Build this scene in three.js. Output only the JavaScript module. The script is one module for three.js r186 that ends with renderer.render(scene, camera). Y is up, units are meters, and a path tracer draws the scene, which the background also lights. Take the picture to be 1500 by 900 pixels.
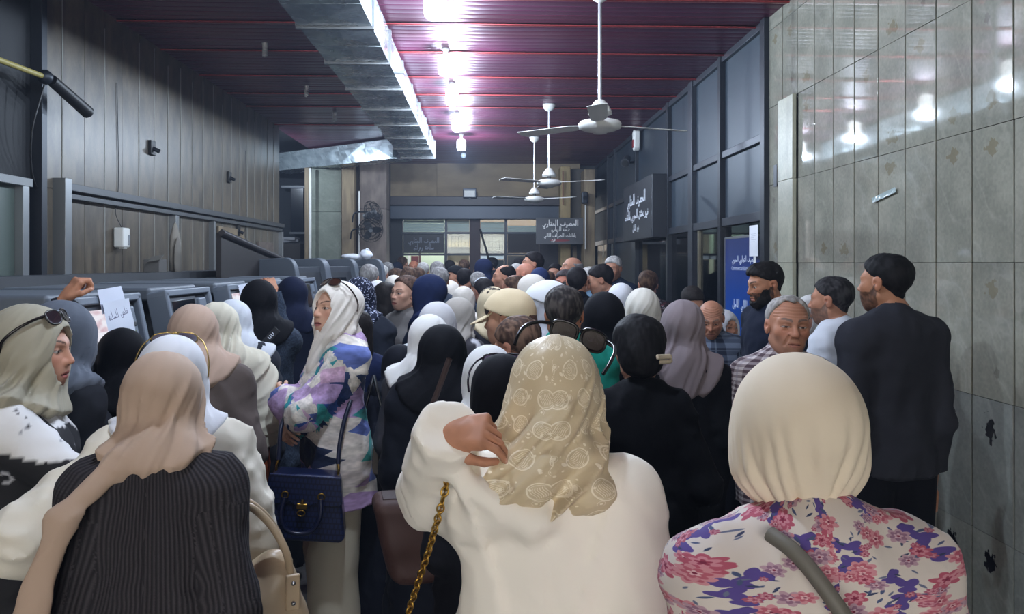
import * as THREE from 'three';
import { RoundedBoxGeometry } from 'three/addons/geometries/RoundedBoxGeometry.js';
import { mergeGeometries } from 'three/addons/utils/BufferGeometryUtils.js';

// ---------- camera, sky, exposure ----------
const W = 1500, H = 900, F = 1130, HORIZON = 385, EYE = 1.74, YAW = 0.0354;
const scene = new THREE.Scene();
const camera = new THREE.PerspectiveCamera(2 * Math.atan(H / 2 / F) * 180 / Math.PI, W / H, 0.05, 200);
camera.position.set(0, EYE, 0);
camera.rotation.y = -YAW;
camera.setViewOffset(W, H, 0, H / 2 - HORIZON, W, H);      // the lens is shifted so that uprights stay upright
const renderer = new THREE.WebGLRenderer({ antialias: true });
renderer.toneMapping = THREE.LinearToneMapping;
renderer.toneMappingExposure = 1.0;
renderer.shadowMap.enabled = true;
scene.background = new THREE.Color(1.0, 0.98, 0.95);        // bright hazy daylight outside both ends of the hall
scene.backgroundIntensity = 6.6;
scene.fog = new THREE.FogExp2(new THREE.Color(0.62, 0.74, 1.0), 0.0042);
const LAMP_POWER = 8.5, LAMP_COLOR = new THREE.Color(0.70, 0.83, 1.0);

// ---------- helpers ----------
const V = (x, y, z) => new THREE.Vector3(x, y, z);
const rng = (seed) => { let s = seed | 0; return () => { s = (s + 0x6d2b79f5) | 0; let t = Math.imul(s ^ (s >>> 15), 1 | s); t = (t + Math.imul(t ^ (t >>> 7), 61 | t)) ^ t; return ((t ^ (t >>> 14)) >>> 0) / 4294967296; }; };
const clamp = (x, a, b) => Math.max(a, Math.min(b, x)), lerp = (a, b, t) => a + (b - a) * t;
const sstep = (a, b, x) => { const t = clamp((x - a) / (b - a), 0, 1); return t * t * (3 - 2 * t); };
// a point that the camera sees at pixel (px, py) at a depth along its axis
function at(px, py, d) {
  const x = (px - 750) / F * d, y = (HORIZON - py) / F * d, c = Math.cos(YAW), s = Math.sin(YAW);
  return V(x * c + d * s, EYE + y, x * s - d * c);
}
const used = {};
function numbered(name) { const n = used[name] = (used[name] ?? -1) + 1; return n ? name + '_' + String(n).padStart(3, '0') : name; }
function shade(o) { o.traverse((m) => { if (m.isMesh) { m.castShadow = true; m.receiveShadow = true; } }); return o; }
function mesh(name, geo, mat, parent, pos, rot) {
  const m = new THREE.Mesh(geo, mat); m.name = numbered(name); m.castShadow = m.receiveShadow = true;
  if (pos) m.position.set(...(pos.isVector3 ? pos.toArray() : pos));
  if (rot) m.rotation.set(...rot);
  (parent ?? scene).add(m); return m;
}
function struct(o) { o.userData.kind = 'structure'; return o; }
function group(name, pos, turn = 0) { const g = new THREE.Group(); g.name = numbered(name); if (pos) g.position.set(...(pos.isVector3 ? pos.toArray() : pos)); g.rotation.y = turn; scene.add(g); return g; }
function tag(o, label, category, grp) { o.userData.label = label; o.userData.category = category; if (grp) o.userData.group = grp; return o; }
const boxCache = {};
function box(w, h, d, r = 0) {
  const k = [w, h, d, r].map((x) => x.toFixed(4)).join();
  return boxCache[k] ??= r ? new RoundedBoxGeometry(w, h, d, 2, r) : new THREE.BoxGeometry(w, h, d);
}
// a box between two world corners
function slab(name, a, b, mat, parent, r = 0) {
  const lo = [0, 1, 2].map((i) => Math.min(a[i], b[i])), hi = [0, 1, 2].map((i) => Math.max(a[i], b[i]));
  return mesh(name, box(hi[0] - lo[0], hi[1] - lo[1], hi[2] - lo[2], r), mat, parent, [0, 1, 2].map((i) => (lo[i] + hi[i]) / 2));
}
// a box facing the hall whose front is seen between two pixels at depth d
function panelAt(name, x0, y0, x1, y1, d, thick, mat, parent, r = 0) {
  const a = at(x0, y0, d), b = at(x1, y1, d), z = (a.z + b.z) / 2;
  return slab(name, [a.x, a.y, z], [b.x, b.y, z - thick], mat, parent, r);
}
function tube(points, radius, seg = 24, rs = 8, closed = false) { return new THREE.TubeGeometry(new THREE.CatmullRomCurve3(points, closed, 'centripetal'), seg, radius, rs, closed); }
function rod(a, b, r0, r1 = r0, rs = 10) { const g = new THREE.CylinderGeometry(r1, r0, a.distanceTo(b), rs); g.applyQuaternion(new THREE.Quaternion().setFromUnitVectors(V(0, 1, 0), b.clone().sub(a).normalize())); g.translate((a.x + b.x) / 2, (a.y + b.y) / 2, (a.z + b.z) / 2); return g; }

// ---------- noise and textures ----------
const NT = new Float32Array(4096); { const r = rng(7); for (let i = 0; i < 4096; i++) NT[i] = r() * 2 - 1; }
const hash3 = (i, j, k) => NT[(Math.imul(i, 73856093) ^ Math.imul(j, 19349663) ^ Math.imul(k, 83492791)) & 4095];
function noise3(x, y, z) {
  const i = Math.floor(x), j = Math.floor(y), k = Math.floor(z); let u = x - i, v = y - j, w = z - k;
  u = u * u * (3 - 2 * u); v = v * v * (3 - 2 * v); w = w * w * (3 - 2 * w);
  const a = lerp(lerp(hash3(i, j, k), hash3(i + 1, j, k), u), lerp(hash3(i, j + 1, k), hash3(i + 1, j + 1, k), u), v);
  const b = lerp(lerp(hash3(i, j, k + 1), hash3(i + 1, j, k + 1), u), lerp(hash3(i, j + 1, k + 1), hash3(i + 1, j + 1, k + 1), u), v);
  return lerp(a, b, w);
}
const fbm = (x, y, z, n = 4) => { let s = 0, a = 0.5; for (let i = 0; i < n; i++) { s += a * noise3(x, y, z); x = x * 2.03 + 5.1; y = y * 2.03 + 1.7; z = z * 2.03; a *= 0.5; } return s; };
function texture(w, h, f, srgb = true) {
  const data = new Uint8Array(w * h * 4);
  for (let y = 0; y < h; y++) for (let x = 0; x < w; x++) { const c = f((x + 0.5) / w, (y + 0.5) / h), o = (y * w + x) * 4; for (let k = 0; k < 3; k++) data[o + k] = clamp(Math.round((Array.isArray(c) ? c[k] : c) * 255), 0, 255); data[o + 3] = 255; }
  const t = new THREE.DataTexture(data, w, h); t.magFilter = t.minFilter = THREE.LinearFilter; t.wrapS = t.wrapT = THREE.RepeatWrapping; if (srgb) t.colorSpace = THREE.SRGBColorSpace; t.needsUpdate = true; return t;
}
function canvasTexture(w, h, draw, srgb = true) {
  const c = document.createElement('canvas'); c.width = w; c.height = h; draw(c.getContext('2d'), w, h);
  const t = new THREE.CanvasTexture(c); t.wrapS = t.wrapT = THREE.RepeatWrapping; if (srgb) t.colorSpace = THREE.SRGBColorSpace; return t;
}
const mat = (color, roughness = 0.7, metalness = 0, more = {}) => new THREE.MeshStandardMaterial({ color, roughness, metalness, ...more });
const mix3 = (a, b, t) => [0, 1, 2].map((i) => lerp(a[i], b[i], t));
const hex = (h) => [(h >> 16) / 255, ((h >> 8) & 255) / 255, (h & 255) / 255];

// ---------- Arabic lettering, drawn with strokes (x runs leftwards, baseline y = 0, unit = tooth height) ----------
// each letter: [advance, [stroke points...] ..., dots as {d:[x,y]}]; forms: i initial, m medial, f final, s isolated
const AR = {
  alef: { s: [0.9, [[0.4, 0], [0.4, 2.7]]], f: [0.9, [[0, 0], [0.45, 0], [0.5, 0.2], [0.5, 2.7]]] },
  lam: { i: [0.8, [[0.3, 2.7], [0.3, 0.15], [0.45, 0], [0.8, 0]]], m: [0.9, [[0, 0], [0.9, 0]], [[0.4, 0], [0.4, 2.7]]], f: [1.9, [[0, 0], [0.5, 0], [0.5, 2.6]], [[0.5, 0.1], [0.6, -0.7], [1.2, -0.9], [1.7, -0.4], [1.7, 0.3]]] },
  meem: { i: [1.1, [[0.6, 0], [0.1, 0.1], [0.1, 0.7], [0.6, 0.75], [0.7, 0.1], [1.1, 0]]], m: [1.2, [[0, 0], [0.3, 0.05], [0.3, 0.75], [0.8, 0.7], [0.75, 0], [1.2, 0]]] },
  sad: { m: [2.2, [[0, 0], [1.3, 0], [1.6, 0.1], [2.2, 0]], [[0.15, 0], [0.45, 0.8], [1.0, 1.0], [1.4, 0.6], [1.2, 0]], [[1.55, 0], [1.6, 0.55], [1.75, 0.05]]], s: [3.0, [[0.1, 0], [1.3, 0]], [[0.1, 0.1], [0.5, 0.9], [1.0, 1.0], [1.3, 0.5], [1.25, 0]], [[1.3, 0], [1.5, 0.5], [1.7, -0.7], [2.4, -0.9], [2.8, -0.2], [2.75, 0.4]]] },
  ra: { f: [1.0, [[0, 0], [0.4, 0.05], [0.55, 0.4], [0.65, -0.3], [0.3, -0.9], [0.9, -0.9]]], s: [0.9, [[0.3, 0.6], [0.4, 0], [0.2, -0.7], [0.8, -0.9]]] },
  zay: { f: [1.0, [[0, 0], [0.4, 0.05], [0.55, 0.4], [0.65, -0.3], [0.9, -0.9]], { d: [0.5, 1.1] }] },
  waw: { s: [1.2, [[0.7, 0.1], [0.2, 0.2], [0.25, 0.8], [0.65, 0.7], [0.65, 0], [0.9, -0.8], [1.1, -0.9]]] },
  fa: { s: [2.6, [[0.6, 0.1], [0.15, 0.4], [0.4, 0.95], [0.75, 0.7], [0.65, 0], [2.0, -0.05], [2.4, 0.2], [2.4, 0.6]], { d: [0.45, 1.5] }], i: [1.0, [[0.6, 0.2], [0.2, 0.5], [0.5, 1], [0.75, 0.6], [0.6, 0], [1, 0]], { d: [0.5, 1.5] }] },
  qaf: { m: [1.1, [[0, 0], [1.1, 0]], [[0.5, 0], [0.2, 0.4], [0.5, 0.9], [0.8, 0.5], [0.6, 0]], { d: [0.35, 1.5] }, { d: [0.75, 1.5] }], f: [1.9, [[0, 0], [0.4, 0], [0.3, 0.8], [0.7, 0.8], [0.7, -0.3], [1.2, -0.9], [1.7, -0.4], [1.7, 0.2]], { d: [0.35, 1.4] }, { d: [0.75, 1.4] }] },
  ain: { m: [1.1, [[0, 0], [0.5, 0.15], [0.9, 0.8], [0.25, 0.8], [0.6, 0.1], [1.1, 0]]], s: [1.7, [[0.2, 0.8], [0.7, 1.0], [0.7, 0.5], [1.0, 0.25], [0.6, 0.2], [0.6, -0.6], [1.4, -0.7]]] },
  ya: { f: [1.9, [[0, 0], [0.5, 0.1], [0.4, 0.5], [0.9, -0.1], [0.5, -0.7], [1.3, -0.8], [1.7, -0.2]], { d: [0.7, -1.3] }, { d: [1.1, -1.3] }], s: [1.9, [[0.2, 0.6], [0.6, 0.6], [0.4, 0.2], [0.9, -0.1], [0.7, -0.7], [1.4, -0.8], [1.7, -0.2]], { d: [0.7, -1.3] }, { d: [1.1, -1.3] }], m: [0.7, [[0, 0], [0.3, 0], [0.35, 0.7], [0.4, 0], [0.7, 0]], { d: [0.2, -0.5] }, { d: [0.55, -0.5] }] },
  ba: { i: [0.7, [[0.3, 0.7], [0.3, 0.1], [0.7, 0]], { d: [0.35, -0.5] }], m: [0.7, [[0, 0], [0.3, 0], [0.35, 0.7], [0.4, 0], [0.7, 0]], { d: [0.35, -0.5] }] },
  ta: { m: [0.7, [[0, 0], [0.3, 0], [0.35, 0.7], [0.4, 0], [0.7, 0]], { d: [0.2, 1.3] }, { d: [0.55, 1.3] }], s: [2.3, [[0.1, 0.6], [0.2, 0.05], [1.0, -0.05], [1.9, 0.05], [2.1, 0.6]], { d: [0.9, 0.7] }, { d: [1.3, 0.7] }] },
  noon: { s: [1.7, [[0.2, 0.5], [0.2, -0.4], [0.8, -0.8], [1.4, -0.4], [1.4, 0.4]], { d: [0.8, 0.4] }], f: [1.7, [[0, 0], [0.2, 0.1], [0.2, -0.4], [0.8, -0.8], [1.4, -0.4], [1.4, 0.4]], { d: [0.8, 0.4] }] },
  hamza: { m: [0.7, [[0, 0], [0.3, 0], [0.35, 0.7], [0.4, 0], [0.7, 0]], { d: [0.35, 1.2] }] },
  kha: { i: [1.4, [[0.3, 0.9], [1.1, 0.7], [0.5, 0.1], [1.4, 0]], { d: [0.7, 1.5] }] },
  jeem: { m: [1.4, [[0, 0], [0.6, 0.1], [0.3, 0.8], [1.1, 0.6], [0.7, 0], [1.4, 0]], { d: [0.6, -0.5] }] },
  dal: { f: [0.9, [[0, 0], [0.5, 0], [0.6, 0.8], [0.5, 1.0]]], s: [0.9, [[0.5, 1.1], [0.7, 0.3], [0.6, 0], [0.1, 0]]] },
  tamarbuta: { f: [1.0, [[0, 0], [0.4, 0], [0.5, 0.8], [0.8, 0.6], [0.8, 0.1], [0.5, 0]], { d: [0.4, 1.3] }, { d: [0.75, 1.3] }], s: [1.0, [[0.4, 0.9], [0.15, 0.2], [0.5, 0], [0.8, 0.3], [0.4, 0.9]], { d: [0.3, 1.4] }, { d: [0.65, 1.4] }] },
  toe: { m: [1.5, [[0, 0], [1.5, 0]], [[0.5, 0], [0.7, 0.7], [1.2, 0.7], [1.2, 0]], [[0.45, 0], [0.45, 2.5]]] },
  seen: { m: [1.5, [[0, 0], [0.2, 0], [0.25, 0.6], [0.4, 0], [0.6, 0], [0.65, 0.6], [0.8, 0], [1.0, 0], [1.05, 0.6], [1.15, 0], [1.5, 0]]], i: [1.5, [[0.2, 0.6], [0.25, 0], [0.6, 0], [0.65, 0.6], [0.8, 0], [1.0, 0], [1.05, 0.6], [1.15, 0], [1.5, 0]]] },
  sheen: { m: [1.5, [[0, 0], [0.2, 0], [0.25, 0.6], [0.4, 0], [0.6, 0], [0.65, 0.6], [0.8, 0], [1.0, 0], [1.05, 0.6], [1.15, 0], [1.5, 0]], { d: [0.4, 1.2] }, { d: [0.85, 1.2] }, { d: [0.6, 1.7] }] },
};
const WORDS = {
  almasraf: 'alef.s lam.i meem.m sad.m ra.f fa.s', alaqari: 'alef.s lam.i ain.m qaf.m alef.f ra.s ya.s',
  khidma: 'kha.i dal.f meem.i tamarbuta.f', alzabain: 'alef.s lam.i zay.f ba.i alef.f hamza.m noon.f',
  bitaqat: 'ba.i toe.m alef.f qaf.m alef.f ta.s', alsarraf: 'alef.s lam.i sad.m ra.f alef.s fa.s', alali: 'alef.s lam.i alef.f lam.i ya.f',
  fara: 'fa.i ra.f ain.s', dimashq: 'dal.s meem.i sheen.m qaf.f', altijari: 'alef.s lam.i ta.m jeem.m alef.f ra.s ya.s', alsuri: 'alef.s lam.i seen.m waw.s ra.s ya.s',
  khas: 'kha.i alef.f sad.s', lilsada: 'lam.i lam.m seen.m alef.f dal.s tamarbuta.s', rawatib: 'ra.s waw.s alef.s ta.m ba.m', sulfa: 'seen.i lam.m fa.i tamarbuta.f', awwal: 'alef.s lam.i alef.f waw.s lam.f',
};
function arabic(g, text, xRight, yBase, unit, weight = 0.34, wobble = 0) {          // writes right to left, returns the width
  const r = rng(text.length * 31 + 5); let x = xRight;
  g.lineWidth = unit * weight; g.lineCap = 'round'; g.lineJoin = 'round';
  for (const word of text.split(' ')) {
    for (const item of WORDS[word].split(' ')) {
      const [l, form] = item.split('.'), glyph = AR[l][form];
      for (const s of glyph.slice(1)) {
        if (s.d) { g.beginPath(); g.arc(x - s.d[0] * unit, yBase - s.d[1] * unit, unit * weight * 0.62, 0, 7); g.fill(); continue; }
        const p = s.map(([a, b]) => [x - a * unit + (r() - 0.5) * wobble * unit, yBase - b * unit + (r() - 0.5) * wobble * unit]);
        g.beginPath(); g.moveTo(...p[0]);
        for (let i = 1; i < p.length - 1; i++) g.quadraticCurveTo(...p[i], (p[i][0] + p[i + 1][0]) / 2, (p[i][1] + p[i + 1][1]) / 2);
        g.lineTo(...p[p.length - 1]); g.stroke();
      }
      x -= glyph[0] * unit;
    }
    x -= unit * 1.0;
  }
  return xRight - x;
}
const arabicWidth = (text, unit) => text.split(' ').reduce((s, w) => s + unit + WORDS[w].split(' ').reduce((a, it) => { const [l, f] = it.split('.'); return a + AR[l][f][0] * unit; }, 0), -unit);
function arabicFit(g, text, cx, yBase, width, weight, wobble) { const u = width / arabicWidth(text, 1); arabic(g, text, cx + width / 2, yBase, u, weight, wobble); }

// ---------- materials of the building ----------
const XR = 2.15, XL = -2.8, CEIL = EYE + 1.85, ZF = -5.75, ZB = -15.2, ENTRY = 3.4;
const M = {};
function marbleTexture(seed, base, vein, stains, w = 192, h = 384) {
  const r = rng(seed), sp = stains.map((s) => ({ ...s }));
  return texture(w, h, (u, v) => {
    const x = u * 0.9 + seed * 3.1, y = v * 1.9;
    let n = fbm(x * 2.2, y * 2.2, seed, 4) * 0.55, fine = fbm(x * 26, y * 26, seed + 9, 3) * 0.35;
    const ridge = Math.pow(1 - Math.min(1, Math.abs(fbm(x * 1.6 + y * 0.6, y * 1.1, seed + 3, 4)) * 7), 3);
    let c = mix3(base, [base[0] * 0.78, base[1] * 0.79, base[2] * 0.79], clamp(0.5 + n + fine, 0, 1));
    c = mix3(c, vein, ridge * 0.22);
    for (const s of sp) {
      const dx = (u - s.x) / s.rx, dy = (v - s.y) / s.ry, d = (s.diamond ? Math.abs(dx) + Math.abs(dy) : Math.hypot(dx, dy)) + fbm(u * 15 + s.y * 9, v * 31, s.x * 23) * 1.3;
      c = mix3(c, s.c, sstep(1.05, 0.8, d) * s.a);
    }
    return c;
  });
}
const GREY = hex(0xa09d8e), BROWNSTAIN = hex(0x756a52), HOLE = hex(0x17161a);
M.marble = [
  marbleTexture(1, GREY, hex(0xb9bab0), []),
  marbleTexture(2, hex(0x9a9889), hex(0xb8b6a8), [{ x: 0.5, y: 0.15, rx: 0.17, ry: 0.075, c: BROWNSTAIN, a: 0.6, diamond: true }]),
  marbleTexture(3, hex(0xa29f90), hex(0x8b897d), [{ x: 0.45, y: 0.86, rx: 0.2, ry: 0.07, c: BROWNSTAIN, a: 0.55 }]),
  marbleTexture(4, hex(0x959385), hex(0xb2b0a4), [{ x: 0.52, y: 0.2, rx: 0.13, ry: 0.06, c: BROWNSTAIN, a: 0.5 }, { x: 0.4, y: 0.8, rx: 0.08, ry: 0.03, c: hex(0x5e5a52), a: 0.5 }]),
  marbleTexture(5, hex(0xa19e8f), hex(0x86847a), []),
].map((t) => mat(0xffffff, 0.045, 0, { map: t }));
M.holed = [
  marbleTexture(6, hex(0x8f9088), hex(0xa9aaa2), [{ x: 0.55, y: 0.2, rx: 0.13, ry: 0.07, c: HOLE, a: 1 }, { x: 0.5, y: 0.84, rx: 0.12, ry: 0.06, c: HOLE, a: 0.95 }]),
  marbleTexture(7, hex(0x8b8d86), hex(0xa7a8a0), [{ x: 0.45, y: 0.78, rx: 0.14, ry: 0.08, c: HOLE, a: 1 }]),
].map((t) => mat(0xffffff, 0.2, 0, { map: t, bumpMap: t, bumpScale: 0.001 }));
M.paleStone = mat(0xffffff, 0.4, 0, { map: marbleTexture(11, hex(0xb7b59f), hex(0xc9c7b4), []) });
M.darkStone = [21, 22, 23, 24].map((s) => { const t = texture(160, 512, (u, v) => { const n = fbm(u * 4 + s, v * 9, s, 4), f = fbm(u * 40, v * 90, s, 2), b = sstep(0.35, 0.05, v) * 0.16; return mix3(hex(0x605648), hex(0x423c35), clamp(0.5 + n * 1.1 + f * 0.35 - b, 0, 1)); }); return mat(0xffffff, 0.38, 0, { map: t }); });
M.tan = mat(0xffffff, 0.6, 0, { map: texture(128, 512, (u, v) => mix3(hex(0x8b7a5f), hex(0x6e5f4b), clamp(0.5 + fbm(u * 4, v * 9, 31, 4) * 1.2, 0, 1))) });
M.brownPanel = mat(0xffffff, 0.55, 0, { map: texture(128, 256, (u, v) => mix3(hex(0x6e6259), hex(0x554a44), clamp(0.5 + fbm(u * 6, v * 5, 41, 4) * 1.1, 0, 1))) });
M.plaster = mat(0xffffff, 0.9, 0, { map: texture(256, 256, (u, v) => mix3(hex(0x97866c), hex(0x83745f), clamp(0.5 + fbm(u * 7, v * 7, 51, 4), 0, 1))) });
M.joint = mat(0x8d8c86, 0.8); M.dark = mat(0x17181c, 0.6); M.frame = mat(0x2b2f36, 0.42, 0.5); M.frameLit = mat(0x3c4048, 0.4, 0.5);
M.alu = mat(0x8d9092, 0.38, 0.75); M.aluDull = mat(0x77797a, 0.5, 0.6); M.white = mat(0xd9d9d4, 0.5); M.black = mat(0x0d0d0f, 0.5);
M.rail = mat(0x55575a, 0.45, 0.6);
M.concrete = mat(0x4a4947, 0.95); M.wallBack = mat(0x2b2a2b, 0.95);
M.floor = mat(0xffffff, 0.35, 0, { map: texture(256, 256, (u, v) => mix3(hex(0x6f6d6a), hex(0x565453), clamp(0.5 + fbm(u * 9, v * 9, 61, 4) * 1.3, 0, 1))) });
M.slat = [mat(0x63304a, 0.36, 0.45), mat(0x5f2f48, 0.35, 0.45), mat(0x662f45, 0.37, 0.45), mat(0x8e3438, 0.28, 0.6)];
M.galv = mat(0xffffff, 0.36, 0.5, { map: texture(256, 256, (u, v) => mix3(hex(0xa9b4b8), hex(0x8b979c), clamp(0.5 + fbm(u * 10, v * 10, 71, 4) * 1.2, 0, 1))), roughnessMap: texture(128, 128, (u, v) => 0.75 + fbm(u * 8, v * 8, 72, 3) * 0.7, false) });
M.spandrel = [mat(0x2c3742, 0.42, 0.1), mat(0x313d48, 0.46, 0.1), mat(0x27313b, 0.4, 0.1)];
M.frosted = mat(0x49554f, 0.5); M.tinted = new THREE.MeshPhysicalMaterial({ color: 0x9aa7b0, roughness: 0.03, transmission: 1, thickness: 0, ior: 1.5 });
M.clear = new THREE.MeshPhysicalMaterial({ color: 0xdfe8e6, roughness: 0.02, transmission: 1, thickness: 0 });

// ---------- floor ----------
const floor = struct(slab('floor', [-7, -0.25, 3.6], [7, -0.012, -19.2], M.concrete));
for (let i = 0; i < 7; i++) for (let j = 0; j < 13; j++) { const x = -2.0 + i * 0.4 + 0.2, z = -2.0 - j * 0.4; mesh('floor_tile', box(0.394, 0.012, 0.394), M.floor, floor).position.set(x - floor.position.x, -0.006 - floor.position.y, z - floor.position.z); }
// ---------- ceiling of dark red metal slats ----------
const ceiling = struct(slab('ceiling', [-7, CEIL + 0.12, 3.6], [7, CEIL + 0.32, -19.2], M.black));
{
  const sh = new THREE.Shape(); [[-0.0485, 0.012], [-0.0485, 0.003], [-0.043, -0.002], [-0.015, -0.004], [0.015, -0.004], [0.043, -0.002], [0.0485, 0.003], [0.0485, 0.012]].forEach((p, i) => i ? sh.lineTo(...p) : sh.moveTo(...p));
  const L = 5.05, g = new THREE.ExtrudeGeometry(sh, { depth: L, bevelEnabled: false }); g.translate(0, 0, -L / 2); g.rotateY(Math.PI / 2);
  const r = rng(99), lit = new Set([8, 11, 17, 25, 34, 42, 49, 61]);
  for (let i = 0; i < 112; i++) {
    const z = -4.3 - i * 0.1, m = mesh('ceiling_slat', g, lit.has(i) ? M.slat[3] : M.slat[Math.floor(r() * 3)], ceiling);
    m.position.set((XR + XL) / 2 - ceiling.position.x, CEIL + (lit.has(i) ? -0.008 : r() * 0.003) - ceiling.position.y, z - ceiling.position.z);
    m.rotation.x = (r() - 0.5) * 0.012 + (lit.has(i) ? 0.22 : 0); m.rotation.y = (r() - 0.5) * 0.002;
  }
  const near = slab('ceiling_board', [XL, CEIL, 3.4], [XR, CEIL + 0.03, -4.24], M.slat[0], ceiling); near.position.sub(ceiling.position);
}
// ---------- right wall of grey marble slabs ----------
{
  const wall = struct(slab('wall_right', [XR + 0.02, 0, ENTRY], [XR + 0.3, CEIL + 0.12, ZF], M.concrete)), P = wall.position, r = rng(5);
  const pitch = 0.27, ph = 0.58, g = box(pitch - 0.011, ph - 0.0022, 0.028, 0.0015), gt = box(pitch - 0.011, CEIL - 6 * ph - 0.004, 0.028, 0.002);
  for (let c = 0; c < 24; c++) for (let k = 0; k < 7; k++) {
    const y = k < 6 ? (k + 0.5) * ph : (6 * ph + CEIL) / 2, z = ZF + (c + 0.5) * pitch;
    let m = M.marble[Math.floor(r() * 5)];
    if (k < 2 && (r() < 0.62 || c > 6)) m = M.holed[Math.floor(r() * 2)];
    const pil = c === 1 && k < 5;
    if (pil) m = M.paleStone;
    const t = mesh('marble_slab', k < 6 ? g : gt, m, wall);
    t.position.set(XR + 0.006 - (pil ? 0.035 : 0) + (r() - 0.5) * 0.003 - P.x, y - P.y, z - P.z);
    t.rotation.set(0, -Math.PI / 2 + (r() - 0.5) * 0.008, 0); t.rotateX((r() - 0.5) * 0.006); if (r() < 0.5 && k < 6) t.rotateZ(Math.PI);
  }
  slab('switch_plate', [XR - 0.012, 2.30, ZF + 0.11], [XR - 0.006, 2.46, ZF + 0.17], M.frame, wall).position.sub(P);
}
// ---------- left wall of tall dark slabs with an aluminium rail ----------
{
  const wall = struct(slab('wall_left', [XL - 0.3, 0, ENTRY], [XL - 0.02, CEIL + 0.12, -10.6], M.wallBack)), P = wall.position, r = rng(8);
  for (let c = 0; c < 20; c++) for (const [y0, y1] of [[0, 2.22], [2.22, CEIL]]) {
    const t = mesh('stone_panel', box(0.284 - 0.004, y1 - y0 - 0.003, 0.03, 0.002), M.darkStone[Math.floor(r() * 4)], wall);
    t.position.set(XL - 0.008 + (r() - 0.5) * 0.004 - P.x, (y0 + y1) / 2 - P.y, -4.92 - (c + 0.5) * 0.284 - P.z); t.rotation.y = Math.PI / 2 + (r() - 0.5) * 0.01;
  }
  for (let c = 1; c < 20; c++) if (c % 2 || c > 4) slab('joint_strip', [XL + 0.004, c % 3 ? 1.2 : 0.6, -4.92 - c * 0.284 - 0.004], [XL + 0.011, CEIL - 0.02 - r() * 0.2, -4.92 - c * 0.284 + 0.004], M.joint, wall).position.sub(P);
  const rl = (n, a, b, m) => slab(n, a, b, m, wall, 0.004).position.sub(P);
  rl('rail', [XL, 2.215, -5.15], [XL + 0.075, 2.265, -10.62], M.rail); rl('rail', [XL, 2.165, -5.2], [XL + 0.05, 2.2, -10.6], M.rail);
  rl('frame_post', [XL, 0, -5.09], [XL + 0.09, 2.29, -5.17], M.alu); rl('frame_post', [XL, 0, -5.19], [XL + 0.06, 2.25, -5.225], M.aluDull);
  rl('frame_post', [XL, 0, -6.93], [XL + 0.07, 2.16, -7.0], M.alu); rl('frame_post', [XL, 0, -7.92], [XL + 0.06, 2.16, -7.98], M.aluDull); rl('frame_post', [XL, 0, -10.56], [XL + 0.06, 2.16, -10.62], M.alu);
  rl('wood_panel', [XL + 0.01, 1.2, -8.15], [XL + 0.03, 2.12, -9.0], M.tan);
  rl('vent_panel', [XL + 0.01, 1.75, -9.55], [XL + 0.04, 2.0, -10.2], M.brownPanel);
  // the end of the wall by the camera: dark opening above, frosted pane below
  const w = new THREE.Group(); w.name = 'window_1'; struct(w); scene.add(w);
  const f = (n, a, b, m) => slab(n, a, b, m, w, 0.003);
  f('window_jamb', [XL - 0.02, 0, -4.86], [XL + 0.07, CEIL, -4.92], M.frame); f('window_post', [XL - 0.02, 0, -4.70], [XL + 0.05, 2.2, -4.765], M.alu);
  f('window_transom', [XL - 0.02, 2.2, -1.2], [XL + 0.05, 2.25, -4.8], M.aluDull);
  f('frosted_pane', [XL - 0.012, 0, -1.2], [XL, 2.2, -4.7], M.frosted); f('dark_pane', [XL - 0.012, 2.25, -1.2], [XL, CEIL, -4.86], mat(0x090b10, 0.7));
}
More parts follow.
